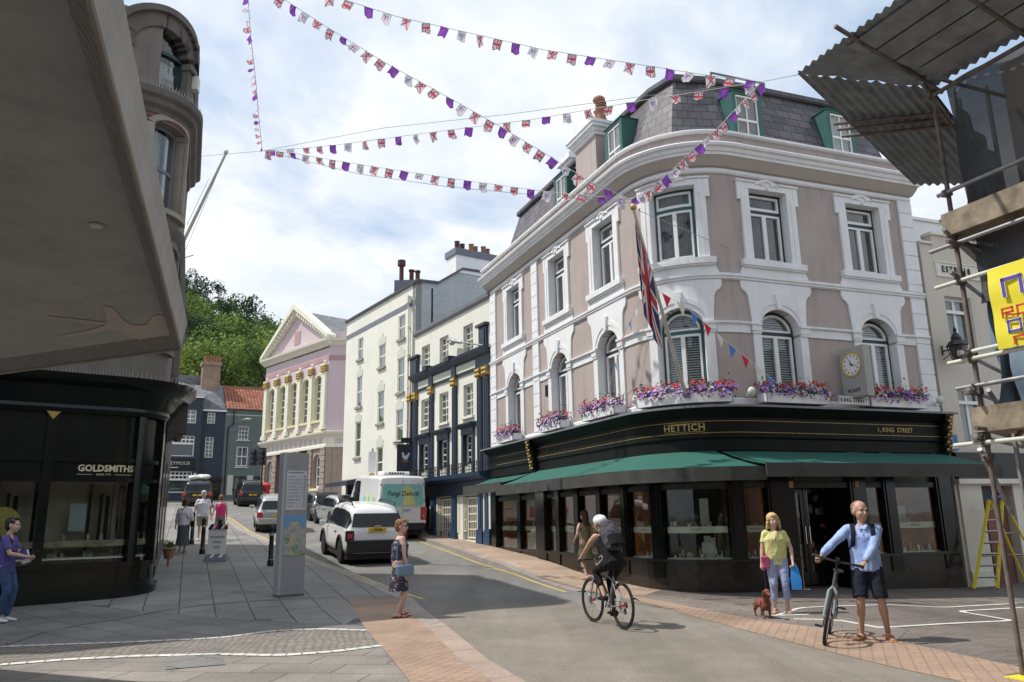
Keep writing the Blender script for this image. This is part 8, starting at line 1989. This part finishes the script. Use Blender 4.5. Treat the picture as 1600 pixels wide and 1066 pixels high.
# bollards
MAT['bollard_black']=pm('bollard_black',(.014,.013,.018),.4,var=.2);MAT['bollard_band']=pm('bollard_band',(.42,.38,.28),.5)
def bollard(px,Y,lab):
    p=atY(px,812,Y);b=thing('bollard',lab,'bollard',(0,0,0),'black bollards along the kerb');m=MB();m.lathe([(.085,0),(.085,.14),(.065,.17),(.06,.80),(.075,.82),(.075,.86),(.055,.9),(.055,.96),(.07,.98),(.06,1.04),(.02,1.08)],(0,0,0),14);m.build('post',MAT['bollard_black'],b,local=True,smooth=35)
    m=MB();m.lathe([(.067,.14),(.067,.18)],(0,0,0),14);m.lathe([(.078,.80),(.078,.86)],(0,0,0),14);m.build('band',MAT['bollard_band'],b,local=True);b.location=(p.x,p.y,zk(p.x,p.y));return b
bollard(302,27.3,'black bollard between the skirted woman and the white shirted man');bollard(319.5,24.3,'tallest looking black bollard, in front of the white shirted man');bollard(344.5,24.0,'black bollard standing right behind the white notice board');bollard(426,21.5,'black bollard half hidden behind the grey totem')
# notice board on the pavement
p=atG(337,882);ab=thing('pavement_notice','white free-standing pavement notice with red and blue striped top and foot','notice board',(p.x,p.y,zk(p.x,p.y)))
m=MB();m.box(-.25,.25,-.02,.02,.14,.90);bo=m.build('board',MAT['white_gloss'],ab,local=True)
m=MB();m.loft([[(-.32,-.2,0),(.30,-.2,0),(.30,.2,0),(-.32,.2,0)],[(-.29,-.13,.10),(.28,-.13,.10),(.28,.13,.10),(-.29,.13,.10)],[(-.25,-.05,.19),(.25,-.05,.19),(.25,.05,.19),(-.25,.05,.19)]]);m.build('foot',MAT['band_grey'],ab,local=True)
m=MB();m.prism([(-.27,.88),(.27,.88),(.25,1.0),(-.18,1.02)],-.045,.045);m.build('top_cap',MAT['strap_navy'],ab,local=True)
m=MB()
for x in(-.16,.08):m.prism([(x,.885),(x+.07,.885),(x+.13,1.0),(x+.06,1.0)],-.05,-.045);m.add([(x,-.132,.10),(x+.07,-.132,.10),(x+.13,-.055,.19),(x+.06,-.055,.19)],[(0,1,2,3)])
m.build('stripe',MAT['white_gloss'],ab,local=True)
m=MB()
for x in(-.08,.16):m.prism([(x-.0,.885),(x+.06,.885),(x+.12,1.0),(x+.06,1.0)],-.05,-.045)
m.build('red_stripe',MAT['red_plain'],ab,local=True)
m=MB()
for z,w_ in((.66,.20),(.52,.13),(.38,.09)):
    for zz in(-.018,.018):m.box(-w_,w_,-.024,-.02,z+zz-.008,z+zz+.008)
m.build('lines',MAT['band_grey'],bo,local=True);ab.rotation_euler=(0,0,R(10))
# door stanchion
p=atG(1256,922);sn=thing('stanchion','slim silver barrier post standing by the dark shop door','barrier post',(p.x,p.y,0));m=MB();m.lathe([(.16,0),(.15,.02),(.03,.04),(.022,.06),(.022,.90),(.035,.91),(.035,.95),(.01,.98)],(0,0,0),16);m.build('post',MAT['steel'],sn,local=True,smooth=35)
# ================= BUNTING
def flagmats():
    w=pm('flag_white',(.72,.70,.74),.8,bump=0);r=pm('flag_red',(.58,.10,.14),.8,bump=0);b=pm('flag_blue',(.12,.10,.28),.8,bump=0);p=pm('flag_purple',(.26,.08,.44),.8,bump=0,var=.15);p2=pm('flag_purple_light',(.30,.10,.50),.8,bump=0)
    for m in (w,r,b,p,p2):
        nt=m.node_tree;bs=nt.nodes['Principled BSDF'];out=nt.nodes['Material Output'];tr=N(nt,'ShaderNodeBsdfTranslucent');mx=N(nt,'ShaderNodeMixShader');mx.inputs[0].default_value=.35
        src=bs.inputs['Base Color'].links[0].from_socket;lk(nt,src,tr.inputs['Color']);lk(nt,bs.outputs[0],mx.inputs[1]);lk(nt,tr.outputs[0],mx.inputs[2]);lk(nt,mx.outputs[0],out.inputs[0])
    return [w,r,b,p,p2]
FM=flagmats()
def fcol(kind,u,v):
    x,y=u-.5,v-.5
    if kind=='union':
        if abs(x)<.09 or abs(y)<.10:return 1
        if abs(x)<.16 or abs(y)<.18:return 0
        d=abs(abs(x)-abs(y));return 1 if d<.05 else (0 if d<.12 else 2)
    if kind=='saltire':
        if abs(x)<.11 and y>.20 and y<.42:return 1
        return 1 if abs(abs(x)-abs(y))<.075 else 0
    if kind=='purple':return 4 if (abs(math.hypot(x,y)-.2)<.05) else 3
    return 3 if ((abs(x+.14)<.05 or abs(x-.16)<.05) and -.2<y<.2) or (abs(y-.16)<.05 and -.3<x<.28) else 0
flagmeshes={}
def flagmesh(kind,var):
    k=(kind,var)
    if k in flagmeshes:return flagmeshes[k]
    rg=random.Random(hash(kind)%97+var*13 if 0 else len(kind)*31+var*13);n=16;vs=[];w,h=.255,.28
    cu=rg.uniform(-1,1);tw=rg.uniform(-.5,.5);lift=[.3,.8,1.2,1.5,.55][var%5]
    for j in range(n+1):
        v=j/n
        for i in range(n+1):
            u=i/n;x=(u-.5)*w*(1-.25*v*abs(tw));a=lift*v
            y=math.sin(a)*h*v*.8+.03*math.sin(u*5+v*3+var)*v+cu*.05*v*(u-.5)*2;z=-h*v*math.cos(a*.8)+ .02*math.sin(u*7+var)*v
            x+=tw*.12*v
            vs.append((x,y,z))
    me=bpy.data.meshes.new('flag');me.from_pydata(vs,[],[(j*(n+1)+i,j*(n+1)+i+1,(j+1)*(n+1)+i+1,(j+1)*(n+1)+i) for j in range(n) for i in range(n)])
    for m_ in FM:me.materials.append(m_)
    for p in me.polygons:
        j,i=divmod(p.index,n);p.material_index=fcol(kind,(i+.5)/n,1-(j+.5)/n)
    me.shade_smooth();flagmeshes[k]=me;return me
def bunting(lab,pts,n,first=0,sc0=1,sc1=1,wires=()):
    """pts: list of (px,py,Y) nodes the cord passes through"""
    P3=[atY(*p) for p in pts];t=thing('bunting',lab,'bunting',tuple(P3[0]),'strings of patriotic bunting over the street')
    m=MB();m.tube(P3,.008,5);m.build('cord',MAT['label_cream'],t)
    L=[0]
    for a,b in zip(P3,P3[1:]):L.append(L[-1]+(b-a).length)
    kinds=['union','purple','seven','saltire'];rg=random.Random(len(lab))
    for k in range(n):
        s=L[-1]*(k+.5)/n;i=max(j for j in range(len(P3)-1) if L[j]<=s);f_=(s-L[i])/(L[i+1]-L[i]);p=P3[i].lerp(P3[i+1],f_);d=(P3[i+1]-P3[i]);
        o=bpy.data.objects.new('flag',flagmesh(kinds[(k+first)%4],rg.randrange(5)));COL.objects.link(o);o.parent=t;o.location=p-Vector(t.location)
        hz=math.atan2(d.y,d.x);pitch=math.atan2(d.z,math.hypot(d.x,d.y));s_=sc0+(sc1-sc0)*k/n
        o.rotation_euler=(0,-pitch if abs(pitch)<1.2 else 0,hz+rg.uniform(-.5,.5)) if rg.random()<2 else (0,0,0);o.scale=(s_*.86,)*3
    return t
N1=(1190,128,15.6);N2=(410,236,21);N3=(985,312,16.9)
bunting('top string of bunting, running from the picture top to the roof rail',[(470,-22,15.5),(620,26,16),(700,44,16.3),(850,78,16),(1000,101,15.8),(1100,117,15.7),N1],24,2)
bunting('diagonal string of bunting from the top left down to the corner window',[(430,-10,16.5),(510,42,16.6),(600,97,16.7),(700,152,16.9),(780,197,17.1),(860,245,17.0),(920,283,16.9),N3],27,0)
bunting('sagging middle string of bunting from the left wire to the roof rail',[N2,(470,232,21),(530,226,20.2),(620,214,19.5),(720,201,18.7),(830,187,17.9),(940,168,17.1),(1010,156,16.6),(1100,142,16.0),N1],26,1)
bunting('lowest near-level string of bunting, left wire to the corner window',[N2,(450,238,20.6),(530,252,20),(620,266,19.4),(740,284,18.7),(850,299,17.8),(920,306,17.3),N3],24,3)
bunting('short steep string of bunting between corner window and roof rail',[N3,(1015,297,16.3),(1050,266,16.0),(1085,232,15.8),(1120,202,15.7),(1150,170,15.6),N1],17,1,.9,.9)
bunting('bunched nearly vertical string of bunting hanging at the left of the sky',[(386,-25,15),(392,60,16.5),(400,130,18.2),(404,180,19.5),N2],22,0,.75,.75)
for lab,pts in(('thin wire from the stone building to the left bunting node',[(250,250,24),(330,243,22.5),N2]),('thin wire running above the middle bunting string',[N2,(600,200,19.6),(800,178,18.1),(1010,150,16.6),N1]),('thin wire under the lower bunting string',[(430,240,21),(560,272,20),(700,292,19),(850,306,18.2),(1000,318,17.7)]),('thin wire from the roof rail to the corrugated scaffold roof',[N1,(1225,121,13),(1262,114,9.5)]),('thin stay wire across the corner window wall',[(1000,330,17.0),(1060,355,17.0),(1138,388,17.4)])):
    P3=[atY(*p) for p in pts];w_=thing('wire',lab,'wire',tuple(P3[0]));m=MB();m.tube(P3,.007,4);m.build('strand',MAT['side_grey'],w_)
# triangular red, white and blue pennants at the corner
def pennants(lab,pts,n,cols,sz):
    P3=[atY(*p) for p in pts];t=thing('pennant_string',lab,'pennants',tuple(P3[0]),'pennant strings tied to the leaning flagpole');m=MB();m.tube(P3,.006,4);m.build('cord',MAT['white_gloss'],t)
    L=[0]
    for a,b in zip(P3,P3[1:]):L.append(L[-1]+(b-a).length)
    for k in range(n):
        s=L[-1]*(k+.5)/n;i=max(j for j in range(len(P3)-1) if L[j]<=s);p=P3[i].lerp(P3[i+1],(s-L[i])/(L[i+1]-L[i]));d=(P3[i+1]-P3[i]).normalized();q=d*sz*.5
        nn_=Vector((.04*math.sin(k*2.1),.03,0));m=MB();a,b,c=p-q,p+q,p+Vector((0,0,-sz*1.15))+nn_;th=Vector((0,.004,0));m.add([a,b,c,a+th,b+th,c+th],[(0,1,2),(5,4,3),(0,3,4,1),(1,4,5,2),(2,5,3,0)]);m.build('pennant',MAT[cols[k%3]],t)
MAT['pen_blue']=pm('pennant_blue',(.10,.22,.60),.8,bump=0);MAT['pen_cream']=pm('pennant_cream',(.68,.66,.55),.8,bump=0);MAT['pen_red']=pm('pennant_red',(.62,.03,.06),.8,bump=0)
pennants('string of red, cream and blue pennants slanting right from the flagpole across the corner window',[(1030,455,16.4),(1075,482,16.6),(1110,512,16.8),(1140,538,17),(1180,570,17.2),(1215,600,17.3)],9,['pen_red','pen_cream','pen_blue'],.24)
pennants('string of small red, white and blue pennants hanging left of the flagpole',[(1000,470,16.6),(990,492,17),(978,516,17.6),(968,545,18.2),(960,575,18.8),(952,606,19.3),(946,630,19.6)],7,['pen_cream','pen_blue','pen_red'],.17)
# ================= LIGHT AND SKY
SUN_AZ=R(-87);SUN_EL=R(57)     # azimuth from +Y, clockwise positive
w=bpy.data.worlds.new('World');SC.world=w;w.use_nodes=True;nt=w.node_tree;nt.nodes.clear()
out=N(nt,'ShaderNodeOutputWorld');bg=N(nt,'ShaderNodeBackground');sky=N(nt,'ShaderNodeTexSky');sky.sky_type='NISHITA';sky.sun_disc=False;sky.sun_elevation=SUN_EL;sky.sun_rotation=SUN_AZ%(2*PI);sky.air_density=1.2;sky.dust_density=1.5;sky.ozone_density=1.5
tc=N(nt,'ShaderNodeTexCoord');sx=N(nt,'ShaderNodeSeparateXYZ');lk(nt,tc.outputs['Generated'],sx.inputs[0])
def M_(op,a,b=None,c=None):
    n=N(nt,'ShaderNodeMath',operation=op)
    for i,x in enumerate((a,b,c)):
        if x is None:continue
        if isinstance(x,(int,float)):n.inputs[i].default_value=x
        else:lk(nt,x,n.inputs[i])
    return n.outputs[0]
zz=M_('ADD',M_('MAXIMUM',sx.outputs[2],0.0),.22);cx_=M_('DIVIDE',sx.outputs[0],zz);cy_=M_('DIVIDE',sx.outputs[1],zz)
cb=N(nt,'ShaderNodeCombineXYZ');lk(nt,cx_,cb.inputs[0]);lk(nt,cy_,cb.inputs[1])
n1=noisetex(nt,cb.outputs[0],1.5,8,.55,.3);n2=noisetex(nt,cb.outputs[0],.9,5,.5,.2);n3=noisetex(nt,cb.outputs[0],2.3,7,.6,.1)
mask=ramp(nt,n1,[(.37,0.),(.52,1.)])
shade_=ramp(nt,n3,[(.36,(.71,.78,.865)),(.62,(.93,.95,.98))])
skyc=mixc(nt,1.,sky.outputs[0],(.11,.11,.11),'MULTIPLY')
skyc=mixc(nt,.62,skyc,(.56,.71,.92))
# haze toward the horizon
hz=ramp(nt,sx.outputs[2],[(.0,1.),(.35,0.)])
c=mixc(nt,mask,skyc,shade_)
c=mixc(nt,M_('MULTIPLY',hz,.7),c,(.76,.82,.88))
lk(nt,c,bg.inputs['Color']);bg.inputs['Strength'].default_value=1.0;lk(nt,bg.outputs[0],out.inputs[0])
sl_=bpy.data.lights.new('sun','SUN');so=bpy.data.objects.new('sun',sl_);COL.objects.link(so);sl_.energy=3.9;sl_.angle=R(.6);sl_.color=(1,.95,.86)
d=Vector((math.sin(SUN_AZ)*math.cos(SUN_EL),math.cos(SUN_AZ)*math.cos(SUN_EL),math.sin(SUN_EL)))
so.rotation_euler=d.to_track_quat('Z','Y').to_euler();so.location=d*50
SC.view_settings.view_transform='Standard';SC.view_settings.look='None';SC.view_settings.exposure=.2;SC.view_settings.gamma=1
SC.cycles.max_bounces=6;SC.cycles.transparent_max_bounces=12
for o in SC.objects:
    if 'label' in o.keys() and len(o['label'].split())>16:print('LONG',len(o['label'].split()),o['label'])
